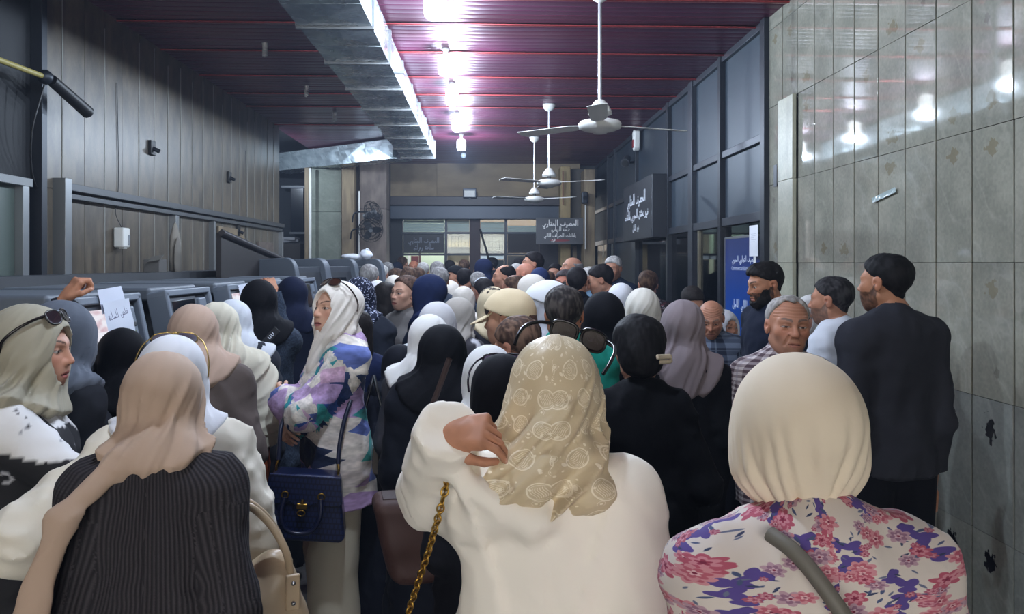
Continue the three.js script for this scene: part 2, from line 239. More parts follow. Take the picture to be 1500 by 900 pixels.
// ---------- the glazed front of the bank on the right ----------
{
  const w = new THREE.Group(); w.name = 'window_2'; struct(w); scene.add(w); const r = rng(14);
  const f = (n, a, b, m, rr = 0.004) => slab(n, a, b, m, w, rr);
  const SPANFAR = mat(0x262d36, 0.9); const posts = [[5.78, 0.09], [6.86, 0.07], [7.84, 0.15], [8.85, 0.08], [10.75, 0.07], [12.5, 0.08], [13.2, 0.06], [15.05, 0.1]];
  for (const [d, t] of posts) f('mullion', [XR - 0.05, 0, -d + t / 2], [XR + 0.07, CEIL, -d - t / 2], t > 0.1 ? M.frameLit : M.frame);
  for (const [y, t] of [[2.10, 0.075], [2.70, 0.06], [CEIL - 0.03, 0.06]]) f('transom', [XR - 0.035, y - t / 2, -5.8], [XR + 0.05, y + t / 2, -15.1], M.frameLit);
  for (let i = 0; i < posts.length - 1; i++) {
    const z0 = -posts[i][0] - posts[i][1] / 2, z1 = -posts[i + 1][0] + posts[i + 1][1] / 2;
    for (const [y0, y1] of [[2.73, CEIL - 0.06], [2.14, 2.67]]) f('pane', [XR, y0, z0], [XR + 0.012, y1, z1], i > 4 ? SPANFAR : M.spandrel[Math.floor(r() * 3)], 0.001);
    if (i === 4) f('pane', [XR, 0, z0], [XR + 0.012, 2.06, z1], M.spandrel[2], 0.001);
    else f('glass_pane', [XR + 0.004, 0.1, z0], [XR + 0.006, 2.06, z1], M.tinted, 0);
    f('kick_plate', [XR - 0.01, 0, z0], [XR + 0.03, 0.1, z1], M.frame, 0.002);
  }
  f('door_post', [XR + 0.02, 0, -9.35], [XR + 0.08, 2.06, -9.47], mat(0x9c9a78, 0.5)); f('door_post', [XR - 0.02, 0, -7.62], [XR + 0.03, 2.06, -7.66], mat(0x6f6a5a, 0.4, 0.3));
  f('door_post', [XR + 0.0, 0, -12.95], [XR + 0.05, 2.06, -13.02], mat(0x9d9f92, 0.5)); f('door_post', [XR + 0.0, 0, -13.9], [XR + 0.05, 2.06, -13.97], mat(0x9d9f92, 0.5));
  // the banking room behind the glass
  const back = struct(slab('wall_east', [6.0, 0, ZF + 0.2], [6.2, CEIL + 0.12, -19], mat(0x4d4a44, 0.9)));
  struct(slab('wall_partition', [XR + 0.3, 0, ZF + 0.2], [6.2, CEIL + 0.12, ZF + 0.02], mat(0x4a4743, 0.9)));
  struct(slab('wall_fascia', [XR + 0.03, 2.12, -5.8], [XR + 0.2, CEIL + 0.12, -15.2], M.black));
}
// ---------- the entrance behind the photographer: a wall with one wide opening to the street ----------
{
  const g = new THREE.Group(); g.name = 'wall_front'; struct(g); scene.add(g); const m = mat(0x8a857a, 0.9);
  slab('wall_piece', [-7, 0, ENTRY], [-2.7, CEIL + 0.12, ENTRY + 0.2], m, g); slab('wall_piece', [0.9, 0, ENTRY], [7, CEIL + 0.12, ENTRY + 0.2], m, g); slab('lintel', [-2.7, 2.95, ENTRY], [0.9, CEIL + 0.12, ENTRY + 0.2], m, g);
}
// ---------- far end: pillars, beam, shutters and openings ----------
const D1 = 14.4;
{
  const p = (n, x0, y0, x1, y1, d, t, m, g, r = 0) => panelAt(n, x0, y0, x1, y1, d, t, m, g, r);
  const wall = new THREE.Group(); wall.name = 'wall_far'; struct(wall); scene.add(wall);
  p('upper_wall', 560, 232, 640, 296, D1, 0.25, M.plaster, wall); p('upper_wall', 640.4, 232, 850, 296, D1, 0.25, M.plaster, wall);
  p('beam', 562, 288, 832, 301, D1 - 0.35, 0.5, mat(0x2a2326, 0.5), wall, 0.01); p('fascia', 562, 301, 830, 321, D1 - 0.25, 0.3, mat(0x333b47, 0.45, 0.2), wall, 0.01);
  p('soffit_edge', 606, 295, 690, 297, D1 - 0.37, 0.02, M.aluDull, wall);
  p('wall_jamb', 562, 318, 590, 520, D1, 0.2, M.dark, wall); p('wall_jamb', 790, 318, 832, 520, D1, 0.2, mat(0x241f23, 0.6), wall);
  p('pillar', 688, 316, 703.5, 520, D1 - 0.05, 0.3, mat(0x3a2c30, 0.6), wall, 0.01);
  for (const x of [651, 739]) p('mullion', x, 316, x + 4, 520, D1 - 0.03, 0.1, M.frame, wall);
  for (const [y, h] of [[316, 2.5], [340, 3], [371.5, 3]]) { p('transom', 588, y, 690, y + h, D1 - 0.02, 0.1, M.frame, wall); p('transom', 702, y, 792, y + h, D1 - 0.02, 0.1, M.frame, wall); }
  const slatM = mat(0x93a39c, 0.5, 0.1);
  for (const [x0, x1, y0] of [[591, 650.5, 319], [655.5, 687.5, 319], [704, 738.5, 326], [743.5, 789.5, 331]]) for (let y = y0; y < 339.5; y += 4.2) { const s = p('shutter_slat', x0, y, x1, y + 3.9, D1 + 0.04, 0.015, slatM, wall); s.rotation.x = -0.16; }
  p('dark_panel', 743.5, 343, 789.5, 371, D1, 0.04, mat(0x231d20, 0.6), wall); p('dark_pane', 743.5, 375, 789.5, 520, D1, 0.02, mat(0x232a2e, 0.2), wall);
  p('dark_panel', 591, 343, 650.5, 371, D1, 0.04, mat(0x171a22, 0.5), wall);
  const lt = canvasTexture(512, 232, (g) => { g.fillStyle = '#161920'; g.fillRect(0, 0, 512, 232); g.strokeStyle = g.fillStyle = '#6b7280'; arabicFit(g, 'almasraf alaqari', 256, 100, 400, 0.42); arabicFit(g, 'sulfa rawatib', 256, 185, 260, 0.4); });
  const sg = p('lettered_panel', 592, 344, 650, 370.5, D1 - 0.02, 0.02, mat(0xffffff, 0.5, 0, { map: lt }), wall);
  for (const [x0, x1] of [[655.5, 687.5], [704, 738.5]]) p('pane', x0, 343, x1, 371.5, D1 + 0.02, 0.005, M.clear, wall);
  p('shelf_light_frame', 704, 374.5, 738, 380, D1, 0.05, mat(0xb9c4c4, 0.4, 0.4), wall); p('lower_panel', 716, 381, 738, 520, D1, 0.05, mat(0x343b3c, 0.6), wall);
  // left pillars
  const pl = new THREE.Group(); pl.name = 'pillar_1'; struct(pl); scene.add(pl);
  for (const [y0, y1] of [[236, 310], [310.4, 384], [384.4, 530]]) p('marble_slab', 456, y0, 500, y1, 12.5, 0.3, mat(0xffffff, 0.3, 0, { map: marbleTexture(80 + y0, hex(0x7f8478), hex(0xa6aa9d), []) }), pl, 0.004);
  for (const [x0, x1, d] of [[446, 454, 12.45], [500.5, 519, 12.4]]) p('pilaster', x0, 232, x1, 540, d, 0.4, M.tan, pl, 0.01);
  p('recess', 519, 232, 527, 540, 12.6, 0.2, mat(0x3c332e, 0.8), pl); for (const [y0, y1] of [[232, 306], [306.5, 396], [396.5, 540]]) p('brown_slab', 527, y0, 566, y1, 12.5, 0.4, M.brownPanel, pl, 0.004);
  p('pipe', 452.5, 246, 456, 400, 12.35, 0.035, M.white, pl, 0.012); p('pipe', 525, 280, 527, 420, 12.3, 0.02, M.white, pl, 0.008);
  // left recess, dim
  const rec = new THREE.Group(); rec.name = 'wall_recess'; struct(rec); scene.add(rec);
  p('recess_wall', 300, 200, 450, 560, 13.6, 0.2, mat(0x1c2026, 0.8), rec); p('dark_pane', 426, 276, 444, 340, 13.4, 0.02, mat(0x10141c, 0.2), rec); p('window_sill', 424, 340, 446, 343, 13.4, 0.06, M.rail, rec); p('ledge', 412, 272, 446, 275, 13.35, 0.05, M.rail, rec);
  slab('recess_side', [-7, 0, -10.6], [-6.8, CEIL + 0.12, -19.2], M.wallBack, rec); slab('recess_return', [-7, 0, -10.4], [XL - 0.3, CEIL + 0.12, -10.6], M.wallBack, rec);
  slab('recess_infill', [-6.9, 0, -13.8], [at(560, 0, 12.8).x, CEIL + 0.12, -14.0], M.wallBack, rec);
  // right columns
  const cr = new THREE.Group(); cr.name = 'pillar_2'; struct(cr); scene.add(cr);
  p('column', 821, 244, 836, 540, 13.9, 0.4, mat(0xffffff, 0.6, 0, { map: texture(64, 256, (u, v) => mix3(hex(0x9f8a5f), hex(0x85724f), clamp(0.5 + fbm(u * 4, v * 12, 91, 3), 0, 1))) }), cr, 0.01);
  p('column', 856, 248, 872, 540, 13.3, 0.5, M.tan, cr, 0.01); p('side_panel', 834, 248, 857, 330, 14.1, 0.1, mat(0x4b4640, 0.7), cr); p('side_panel', 834, 330, 857, 540, 14.2, 0.1, mat(0x1d2126, 0.3), cr);
  p('slim_post', 839, 360, 845, 540, 14.05, 0.05, M.tan, cr);
  p('conduit', 824, 250, 825.5, 300, 13.8, 0.03, mat(0x7d4a3d, 0.6), cr); p('conduit', 857, 300, 858.2, 365, 13.25, 0.03, M.white, cr);
  slab('return_wall', [XR, 0, -15.2], [6.2, CEIL + 0.12, -15.4], M.wallBack, cr);
  slab('lintel_fill', [-6.9, CEIL - 0.6, -14.7], [XR + 0.1, CEIL + 0.12, -14.9], M.black, cr);
  const fx = at(672, 396, 16.6); // the room beyond and the street behind it
  const cl = group('ceiling_panel_light', [fx.x - 0.5, 2.95, fx.z]); tag(cl, 'bright white light panel in the room beyond the far doors', 'light panel'); mesh('frame', box(1.5, 0.06, 0.5, 0.01), M.white, cl); mesh('diffuser', box(1.4, 0.02, 0.42), new THREE.MeshStandardMaterial({ color: 0xffffff, emissive: 0xffffff, emissiveIntensity: 4 }), cl, [0, -0.035, 0]); const cp = new THREE.PointLight(0xf4fbff, 9, 0, 2); cp.position.set(0, -0.1, 0); cp.castShadow = true; cp.shadow.radius = 5; cl.add(cp);
  const rm = new THREE.Group(); rm.name = 'wall_beyond'; struct(rm); scene.add(rm);
  const green = mat(0xc3d0b6, 0.85);
  p('green_wall', 540, 230, 652, 560, 17.5, 0.15, green, rm); p('door_leaf', 602, 375, 613, 540, 17.3, 0.05, mat(0x59282a, 0.5), rm, 0.01); p('door_frame', 597, 370, 600, 540, 17.3, 0.06, M.white, rm); p('door_frame', 613.5, 370, 616, 540, 17.3, 0.06, mat(0x4c2a28, 0.6), rm);
  slab('side_wall', [4.0, 0, -15.4], [4.2, CEIL + 0.12, -19.2], green, rm); slab('side_wall', [-6.9, 0, -15], [-6.7, CEIL + 0.12, -19.2], green, rm);
  slab('grey_wall', [at(652, 0, 18).x, 1.75, -18.4], [at(686, 0, 18).x, 1.96, -18.5], mat(0x6d6456, 0.9), rm);
  const ext = new THREE.Group(); ext.name = 'exterior_building'; struct(ext); scene.add(ext); const beige = mat(0x8f7a58, 0.9);
  p('facade_wall', 560, 240, 900, 520, 26, 0.6, mat(0x5e5444, 0.9), ext); p('facade_wall', 652, 352, 690, 362, 25.7, 0.2, beige, ext); p('facade_wall', 706, 346, 742, 368, 25.7, 0.2, mat(0x736b5f, 0.9), ext);
  for (let x = 656; x < 742; x += 5) p('window_bar', x, 340, x + 0.8, 374, 19.6, 0.03, M.frame, ext); for (const y of [346, 354, 362, 370]) p('window_bar', 652, y, 744, y + 0.8, 19.58, 0.03, M.frame, ext);
  struct(slab('ground_outside', [-12, -0.3, -19.2], [12, -0.05, -27], M.concrete)); struct(slab('pavement', [-9, -0.3, 3.6], [9, -0.05, 12], M.concrete));
}

// ---------- lamps in a row under the ceiling ----------
const glow = new THREE.MeshStandardMaterial({ color: 0xffffff, emissive: new THREE.Color(0.9, 0.96, 1), emissiveIntensity: 7, roughness: 0.4 });
{
  const HL = 1.7, pts = []; for (const y of [10, 97, 143, 183, 212]) pts.push(HL * F / (HORIZON - y));
  pts.push(3.6, 2.1);
  const names = ['first', 'second', 'third', 'fourth', 'fifth'];
  pts.forEach((d, i) => {
    const x = -0.335, y = EYE + HL, l = group('ceiling_lamp', [x, CEIL, -d]);
    tag(l, i < 5 ? `glowing white bulb under the red ceiling, ${names[i]} from the nearest in view` : i < 6 ? 'glowing bulb just ahead of the photographer, above the top of the picture' : 'glowing bulb straight over the photographer, out of the picture', 'lamp', 'row of bare ceiling bulbs');
    mesh('socket', new THREE.LatheGeometry([[0.001, 0], [0.035, 0], [0.03, -0.02], [0.022, -0.025], [0.022, -0.075], [0.001, -0.075]].map((p) => new THREE.Vector2(...p)), 16), M.white, l);
    mesh('bulb', new THREE.LatheGeometry([[0.001, -0.07], [0.03, -0.072], [0.062, -0.09], [0.066, -0.1], [0.066, -0.2], [0.06, -0.222], [0.04, -0.235], [0.001, -0.24]].map((p) => new THREE.Vector2(...p)), 20), glow, l);
    const p = new THREE.PointLight(LAMP_COLOR, LAMP_POWER, 0, 2); p.position.set(0, -0.29, 0); p.castShadow = true; p.shadow.radius = 1.5; l.add(p);
  });
  { const l = group('ceiling_lamp', [-3.5, CEIL, -11.4]); tag(l, 'glowing bulb in the side recess past the end of the left wall', 'lamp'); mesh('socket', rod(V(0, 0, 0), V(0, -0.08, 0), 0.03, 0.025), M.white, l); mesh('bulb', new THREE.SphereGeometry(0.06, 18, 12).translate(0, -0.13, 0), glow, l); const p = new THREE.PointLight(LAMP_COLOR, LAMP_POWER * 0.9, 0, 2); p.position.set(0, -0.22, 0); p.castShadow = true; p.shadow.radius = 1.5; l.add(p); }
  // unlit spiral bulbs and small fittings on the left part of the ceiling
  const at2 = [[388, 75, 'nearest'], [449, 135, 'middle'], [490, 172, 'farthest']];
  for (const [px, py, w] of at2) {
    const d = 1.78 * F / (HORIZON - py), q = at(px, py, d), l = group('unlit_bulb', [q.x, CEIL, q.z]); tag(l, `small unlit spiral bulb on the left of the ceiling, ${w} of three`, 'bulb', 'unlit ceiling bulbs');
    mesh('socket', rod(V(0, 0, 0), V(0, -0.05, 0), 0.025, 0.02), M.white, l);
    const hp = []; for (let i = 0; i <= 40; i++) hp.push(V(0.018 * Math.cos(i * 0.9), -0.05 - i * 0.0016, 0.018 * Math.sin(i * 0.9))); mesh('spiral_tube', tube(hp, 0.005, 80, 6), M.white, l);
  }
  const q = at(679, 228, 12.3), e = group('unlit_bulb', [q.x, CEIL, q.z]); tag(e, 'small dark bulb hanging beyond the last lit bulb', 'bulb');
  mesh('cord', rod(V(0, 0, 0), V(0, -0.1, 0), 0.006), M.black, e); mesh('globe', new THREE.SphereGeometry(0.045, 16, 12).translate(0, -0.14, 0), mat(0xb8c4d0, 0.2), e);
}
// ---------- sheet-metal duct ----------
{
  const y0 = EYE + 1.55, y1 = CEIL - 0.05, xa = -1.22, xb = -0.74, du = group('air_duct', [0, y0, 0]); tag(du, 'galvanised sheet-metal air duct left of the bulbs, turning left at its far end', 'air duct');
  function segment(w, h, len, r) {                         // four walls, each cross-broken to a shallow pyramid
    const g = [], face = (a, b, c, d, n) => { const m = a.clone().add(b).add(c).add(d).multiplyScalar(0.25).addScaledVector(n, r), v = [a, b, m, b, c, m, c, d, m, d, a, m], uv = []; const bg = new THREE.BufferGeometry().setFromPoints(v); for (const p of v) uv.push((p.x + p.y) * 1.2, p.z * 1.2 + p.y); bg.setAttribute('uv', new THREE.Float32BufferAttribute(uv, 2)); bg.computeVertexNormals(); g.push(bg); };
    const X = w / 2, Z = len / 2, P = (x, y, z) => V(x, y, z);
    face(P(-X, 0, Z), P(-X, 0, -Z), P(X, 0, -Z), P(X, 0, Z), V(0, -1, 0)); face(P(X, 0, Z), P(X, 0, -Z), P(X, h, -Z), P(X, h, Z), V(1, 0, 0));
    face(P(-X, 0, -Z), P(-X, 0, Z), P(-X, h, Z), P(-X, h, -Z), V(-1, 0, 0)); face(P(-X, h, Z), P(X, h, Z), P(X, h, -Z), P(-X, h, -Z), V(0, 1, 0));
    face(P(-X, 0, Z), P(X, 0, Z), P(X, h, Z), P(-X, h, Z), V(0, 0, 1)); face(P(X, 0, -Z), P(-X, 0, -Z), P(-X, h, -Z), P(X, h, -Z), V(0, 0, -1));
    return mergeGeometries(g);
  }
  const sg = segment(xb - xa, y1 - y0, 0.45, 0.008), fl = mergeGeometries([box(xb - xa + 0.03, 0.02, 0.03).clone().translate(0, -0.008, 0), box(0.02, y1 - y0, 0.03).clone().translate((xb - xa) / 2 + 0.008, (y1 - y0) / 2, 0), box(0.02, y1 - y0, 0.03).clone().translate(-(xb - xa) / 2 - 0.008, (y1 - y0) / 2, 0)]);
  const r = rng(3);
  for (let i = 0; i < 20; i++) { const s = mesh('duct_section', sg, M.galv, du, [(xa + xb) / 2, 0, -2.4 - (i + 0.5) * 0.45]); s.rotation.set((r() - 0.5) * 0.012, (r() - 0.5) * 0.01, (r() - 0.5) * 0.03); if (i % 2 === 0) mesh('flange', fl, M.alu, du, [(xa + xb) / 2, 0, -2.4 - i * 0.45]); }
  mesh('flange', fl, M.alu, du, [(xa + xb) / 2, 0, -2.4 - 9]);
  const a = at(588, 232, 11.3), b = at(405, 249, 13.0), L = a.distanceTo(V(b.x, a.y, b.z)), ang = Math.atan2(a.z - b.z, a.x - b.x), sb = segment(0.4, 0.29, L / 5, 0.008);
  for (let i = 0; i < 5; i++) { const t = (i + 0.5) / 5, s = mesh('duct_section', sb, M.galv, du, [lerp(a.x, b.x, t), a.y - y0 + 0.0, lerp(a.z, b.z, t) - 0.15]); s.rotation.y = Math.PI / 2 - ang; s.rotation.x = 0; s.rotateZ((r() - 0.5) * 0.05); }
  for (const d of [6.4, 8.15]) mesh('hanger_bracket', box(0.10, 0.02, 0.03), M.alu, du, [xb + 0.03, 0.02, -d]);
}
// ---------- ceiling fans ----------
{
  const names = ['nearest white ceiling fan on a long rod, over the middle of the crowd', 'second white ceiling fan hanging farther down the hall', 'farthest white ceiling fan, smallest and lowest in view'];
  [[0.78, 5.2], [0.75, 8.97], [0.73, 11.3]].forEach(([x, d], i) => {
    const f = group('ceiling_fan', [x, CEIL, -d], [0.35, 1.62, 1.5][i]); tag(f, names[i], 'fan', 'white ceiling fans'); const L = (p) => new THREE.LatheGeometry(p.map((q) => new THREE.Vector2(...q)), 28);
    mesh('canopy', L([[0.001, 0.0], [0.075, 0], [0.07, -0.03], [0.05, -0.065], [0.02, -0.085], [0.001, -0.085]]), M.white, f);
    mesh('rod', rod(V(0, -0.05, 0), V(0, -0.86, 0), 0.013), mat(0xb9bbbd, 0.35, 0.6), f);
    mesh('bell', L([[0.014, -0.745], [0.03, -0.75], [0.055, -0.78], [0.078, -0.82], [0.082, -0.845], [0.001, -0.845]]), M.white, f);
    mesh('axle', rod(V(0, -0.84, 0), V(0, -0.89, 0), 0.022), mat(0x4a4a4a, 0.4, 0.7), f);
    mesh('motor', L([[0.001, -0.875], [0.07, -0.878], [0.135, -0.895], [0.146, -0.91], [0.142, -0.94], [0.105, -0.955], [0.05, -0.965], [0.045, -0.975], [0.001, -0.977]]), M.white, f);
    for (let k = 0; k < 3; k++) {
      const sh = new THREE.Shape(); sh.moveTo(0.13, -0.022); sh.lineTo(0.22, -0.055); sh.lineTo(0.66, -0.062); sh.quadraticCurveTo(0.69, 0, 0.66, 0.062); sh.lineTo(0.22, 0.055); sh.lineTo(0.13, 0.022);
      const g = new THREE.ExtrudeGeometry(sh, { depth: 0.004, bevelEnabled: false }); g.rotateX(-Math.PI / 2); g.rotateX(0.14); g.rotateY(k * 2.094); g.translate(0, -0.917, 0); mesh('blade', g, M.white, f);
    }
  });
}
// ---------- signs ----------
{
  const t = canvasTexture(720, 390, (g) => {
    g.fillStyle = '#4a4b4f'; g.fillRect(0, 0, 720, 390); g.strokeStyle = g.fillStyle = '#e4e4e2';
    arabicFit(g, 'almasraf alaqari', 360, 112, 540, 0.44); arabicFit(g, 'khidma alzabain', 360, 195, 280, 0.42); arabicFit(g, 'bitaqat alsarraf alali', 350, 285, 480, 0.42);
    g.fillStyle = '#7e2b33'; g.beginPath(); g.ellipse(350, 338, 150, 16, 0, 0, 7); g.fill(); g.strokeStyle = g.fillStyle = '#d9d9d6'; arabicFit(g, 'fara', 250, 345, 70, 0.44);
  });
  const a = at(785, 319, 13.45), b = at(857, 358, 13.45), s = group('hanging_sign', [(a.x + b.x) / 2, (a.y + b.y) / 2, a.z]); tag(s, 'grey bank sign with white Arabic lettering and a red strip, on the tan column', 'sign');
  mesh('board', box(b.x - a.x, a.y - b.y, 0.05, 0.006), M.rail, s); mesh('sign_face', box(b.x - a.x - 0.015, a.y - b.y - 0.015, 0.004), mat(0xffffff, 0.5, 0, { map: t }), s, [0, 0, 0.026]);
  for (const dy of [0.17, -0.17]) mesh('bracket', box(0.1, 0.02, 0.02), M.frame, s, [(b.x - a.x) / 2 + 0.05, dy, 0]);
  const t2 = canvasTexture(560, 330, (g) => { g.fillStyle = '#20242c'; g.fillRect(0, 0, 560, 330); g.strokeStyle = g.fillStyle = '#d7dbe2'; arabicFit(g, 'almasraf alaqari', 270, 120, 380, 0.45); arabicFit(g, 'fara dimashq alsuri bitaqat', 270, 205, 480, 0.45); arabicFit(g, 'fara awwal', 270, 280, 130, 0.45); });
  const w = group('wall_sign', [XR - 0.13, 2.40, -9.75], -Math.PI / 2); tag(w, 'dark box sign with white Arabic lettering projecting from the glazed front above a doorway', 'sign');
  mesh('sign_box', box(1.82, 0.74, 0.18, 0.01), mat(0x22262d, 0.5), w); mesh('sign_face', box(1.76, 0.7, 0.006), mat(0xffffff, 0.45, 0, { map: t2 }), w, [0, 0, 0.091]);
  // the blue poster and the white notice on the first bay
  const t3 = canvasTexture(512, 1024, (g) => {
    const gr = g.createLinearGradient(0, 0, 0, 1024); gr.addColorStop(0, '#1a2c66'); gr.addColorStop(0.45, '#1c4a9c'); gr.addColorStop(1, '#2a6cc0'); g.fillStyle = gr; g.fillRect(0, 0, 512, 1024); const r = rng(4);
    g.strokeStyle = g.fillStyle = '#dfe6f2'; arabicFit(g, 'almasraf altijari alsuri', 270, 150, 330, 0.42); g.font = '30px sans-serif'; g.textAlign = 'center'; g.fillText('Commercial Bank of Syria', 270, 205);
    arabicFit(g, 'bitaqat alali awwal', 290, 440, 360, 0.36);
    for (let i = 0; i < 26; i++) { g.strokeStyle = `rgba(190,215,245,${0.2 + r() * 0.35})`; g.lineWidth = 2 + r() * 5; g.beginPath(); const x = 60 + r() * 400, y = 520 + r() * 420; g.moveTo(x, y); g.quadraticCurveTo(x + 40 - r() * 80, y + 40, x + 60 - r() * 120, y + 60 + r() * 70); g.stroke(); }
    g.fillStyle = '#c9823c'; g.beginPath(); g.ellipse(260, 650, 34, 62, 0.4, 0, 7); g.fill(); g.fillStyle = '#c7bd4a'; g.beginPath(); g.ellipse(120, 560, 20, 34, -0.4, 0, 7); g.fill(); g.fillStyle = '#a9c94c'; g.beginPath(); g.ellipse(390, 720, 26, 70, -0.5, 0, 7); g.fill();
  });
  const p = group('poster', [XR - 0.012, 1.27, -6.32], -Math.PI / 2); tag(p, 'blue bank poster with white lettering and small coloured shapes on the glass front', 'poster');
  mesh('print', box(0.92, 1.36, 0.006), mat(0xffffff, 0.3, 0, { map: t3 }), p); mesh('edge_strip', box(0.02, 1.38, 0.012), M.alu, p, [-0.465, 0, 0]); mesh('edge_strip', box(0.92, 0.02, 0.012), M.alu, p, [0, 0.685, 0]);
  const nt = canvasTexture(128, 256, (g) => { g.fillStyle = '#dfe2e8'; g.fillRect(0, 0, 128, 256); g.fillStyle = '#9aa0ad'; for (let i = 0; i < 5; i++) g.fillRect(24 + (i % 2) * 6, 70 + i * 16, 78 - (i % 3) * 14, 2); });
  const n = group('paper_notice', [XR - 0.06, 1.91, -5.93], -Math.PI / 2); tag(n, 'white paper notice taped to the glass front above the blue poster', 'notice'); mesh('sheet', box(0.19, 0.24, 0.002), mat(0xffffff, 0.8, 0, { map: nt }), n); mesh('tape', box(0.05, 0.09, 0.002), M.white, n, [0.02, -0.15, -0.002]);
}
// ---------- small fittings on the walls ----------
{
  const s = group('alarm_siren', [XR - 0.05, EYE + 1.66, -10.5], -Math.PI / 2); tag(s, 'white alarm siren with a red strobe window high on the right front', 'siren');
  { const sh = new THREE.Shape(); sh.moveTo(-0.07, 0.12); sh.quadraticCurveTo(0, 0.17, 0.07, 0.12); sh.lineTo(0.055, -0.08); sh.quadraticCurveTo(0, -0.15, -0.055, -0.08); mesh('housing', new THREE.ExtrudeGeometry(sh, { depth: 0.05, bevelSize: 0.015, bevelThickness: 0.015, bevelSegments: 2 }), M.white, s); mesh('strobe', new RoundedBoxGeometry(0.07, 0.11, 0.02, 2, 0.009).translate(0, -0.03, 0.07), mat(0x7c2326, 0.25), s); }
  const c = group('security_camera', [XR - 0.04, EYE + 1.43, -10.9]); tag(c, 'dark security camera on a bracket below the alarm siren', 'camera');
  mesh('bracket', rod(V(0.02, 0, 0), V(-0.09, -0.01, 0.02), 0.018), M.frame, c); mesh('camera_body', rod(V(-0.07, 0.06, -0.08), V(-0.14, -0.03, 0.13), 0.055, 0.062, 16), mat(0x3a3d42, 0.4), c); mesh('lens', rod(V(-0.14, -0.03, 0.13), V(-0.147, -0.038, 0.15), 0.045, 0.045, 16), M.black, c);
  const c2 = at(856, 290, 13.16), cam2 = group('security_camera', c2); tag(cam2, 'small dark security camera on the tan column above the hanging sign', 'camera'); mesh('bracket', rod(V(0.06, -0.03, -0.1), V(0, 0, 0), 0.015), M.frame, cam2); mesh('camera_body', box(0.1, 0.2, 0.16, 0.02), M.frame, cam2); mesh('lens', rod(V(0, 0, 0.07), V(0, -0.01, 0.1), 0.035), M.black, cam2);
  const e = at(688, 283, 13.95), em = group('flood_light', e); tag(em, 'small square floodlight on the beam in the middle of the far wall', 'light fitting'); mesh('housing', box(0.24, 0.17, 0.07, 0.01), M.frame, em); mesh('reflector', box(0.19, 0.11, 0.01), M.white, em, [0, -0.015, 0.035]); mesh('bracket', box(0.03, 0.1, 0.1), M.frame, em, [0, -0.05, -0.06]);
  // two white dispensers on the left wall
  for (const [y, z, h, l] of [[1.93, -5.95, 0.15, 'white plastic dispenser box on the dark left wall, nearer of two'], [1.86, -9.1, 0.17, 'white plastic dispenser box on the left wall beyond the slanted board']]) {
    const b = group('wall_dispenser', [XL + 0.05, y, z], Math.PI / 2); tag(b, l, 'dispenser'); mesh('case', box(h * 0.72, h, 0.08, 0.014), M.white, b); mesh('window', box(0.02, h * 0.5, 0.01), mat(0x8a8f95, 0.3), b, [h * 0.2, -h * 0.12, 0.04]); mesh('spout', box(0.05, 0.02, 0.04, 0.004), M.white, b, [0, -h / 2, 0.01]);
    mesh('wire', tube([V(0, h / 2, 0), V(-0.03, h / 2 + 0.1, -0.03), V(0.02, h / 2 + 0.3, -0.035), V(0.0, h / 2 + 1.1, -0.035)], 0.003, 30, 5), M.black, b);
  }
  // anchors and brackets on the upper left wall
  for (const [y, z, l] of [[EYE + 0.96, -6.55, 'small dark bracket high on the left wall, near its middle'], [EYE + 0.36, -8.8, 'small dark socket box low on the left wall above the rail'], [EYE + 0.93, -8.5, 'small dark socket on the far part of the left wall']]) { const b = group('wall_bracket', [XL + 0.02, y, z], Math.PI / 2); tag(b, l, 'bracket'); mesh('plate', box(0.09, 0.12, 0.03, 0.005), M.black, b); mesh('stub', rod(V(0, 0, 0), V(0.01, -0.03, 0.06), 0.018), M.frame, b); }
  const yb = group('camera_arm', [XL + 0.15, 2.86, -4.75]); tag(yb, 'dark camera on a yellowish metal arm at the near end of the left wall', 'camera');
  mesh('arm', rod(V(-0.02, -0.02, 1.0), V(0, 0, 0), 0.017), mat(0x96894c, 0.5), yb); mesh('joint', new THREE.SphereGeometry(0.045, 14, 10), M.frame, yb); mesh('camera_body', rod(V(0.02, -0.01, -0.03), V(0.04, -0.13, -0.42), 0.035, 0.042, 14), M.black, yb); mesh('wire', tube([V(0, -0.03, 0), V(-0.05, -0.35, 0.05), V(-0.1, -0.6, -0.05), V(-0.13, -0.75, -0.25)], 0.006, 24, 6), M.black, yb);
  const tp = group('tape_strip', [XR - 0.014, 2.10, -4.05], -Math.PI / 2); tag(tp, 'torn strip of clear tape stuck across the marble wall', 'tape'); { const g = new THREE.PlaneGeometry(0.24, 0.028, 20, 3), q = g.attributes.position; for (let i = 0; i < q.count; i++) q.setZ(i, 0.004 + 0.006 * Math.abs(noise3(q.getX(i) * 30, q.getY(i) * 60, 3))); g.computeVertexNormals(); g.rotateZ(0.16); mesh('film', g, new THREE.MeshPhysicalMaterial({ color: 0xa9b8b6, roughness: 0.12, side: THREE.DoubleSide }), tp); }
  // two black wall fans on the left pillar
  for (const [px, py, d, ry, rx, l] of [[546, 312, 11.9, 0.95, -0.6, 'black wall fan seen from the side, tilted upwards on a bent arm'], [543, 337, 12.0, 0.15, 0.15, 'black round wall fan facing the hall, below the tilted one']]) {
    const q = at(px, py, d), f = group('wall_fan', q); tag(f, l, 'fan'); const hd = new THREE.Group(); hd.name = 'fan_head'; hd.rotation.set(rx, ry, 0); f.add(hd);
    const rings = []; for (const [R, z] of [[0.19, 0], [0.185, 0.035], [0.15, 0.055], [0.1, 0.065], [0.15, -0.04], [0.1, -0.05]]) rings.push(new THREE.TorusGeometry(R, 0.004, 6, 36).translate(0, 0, z));
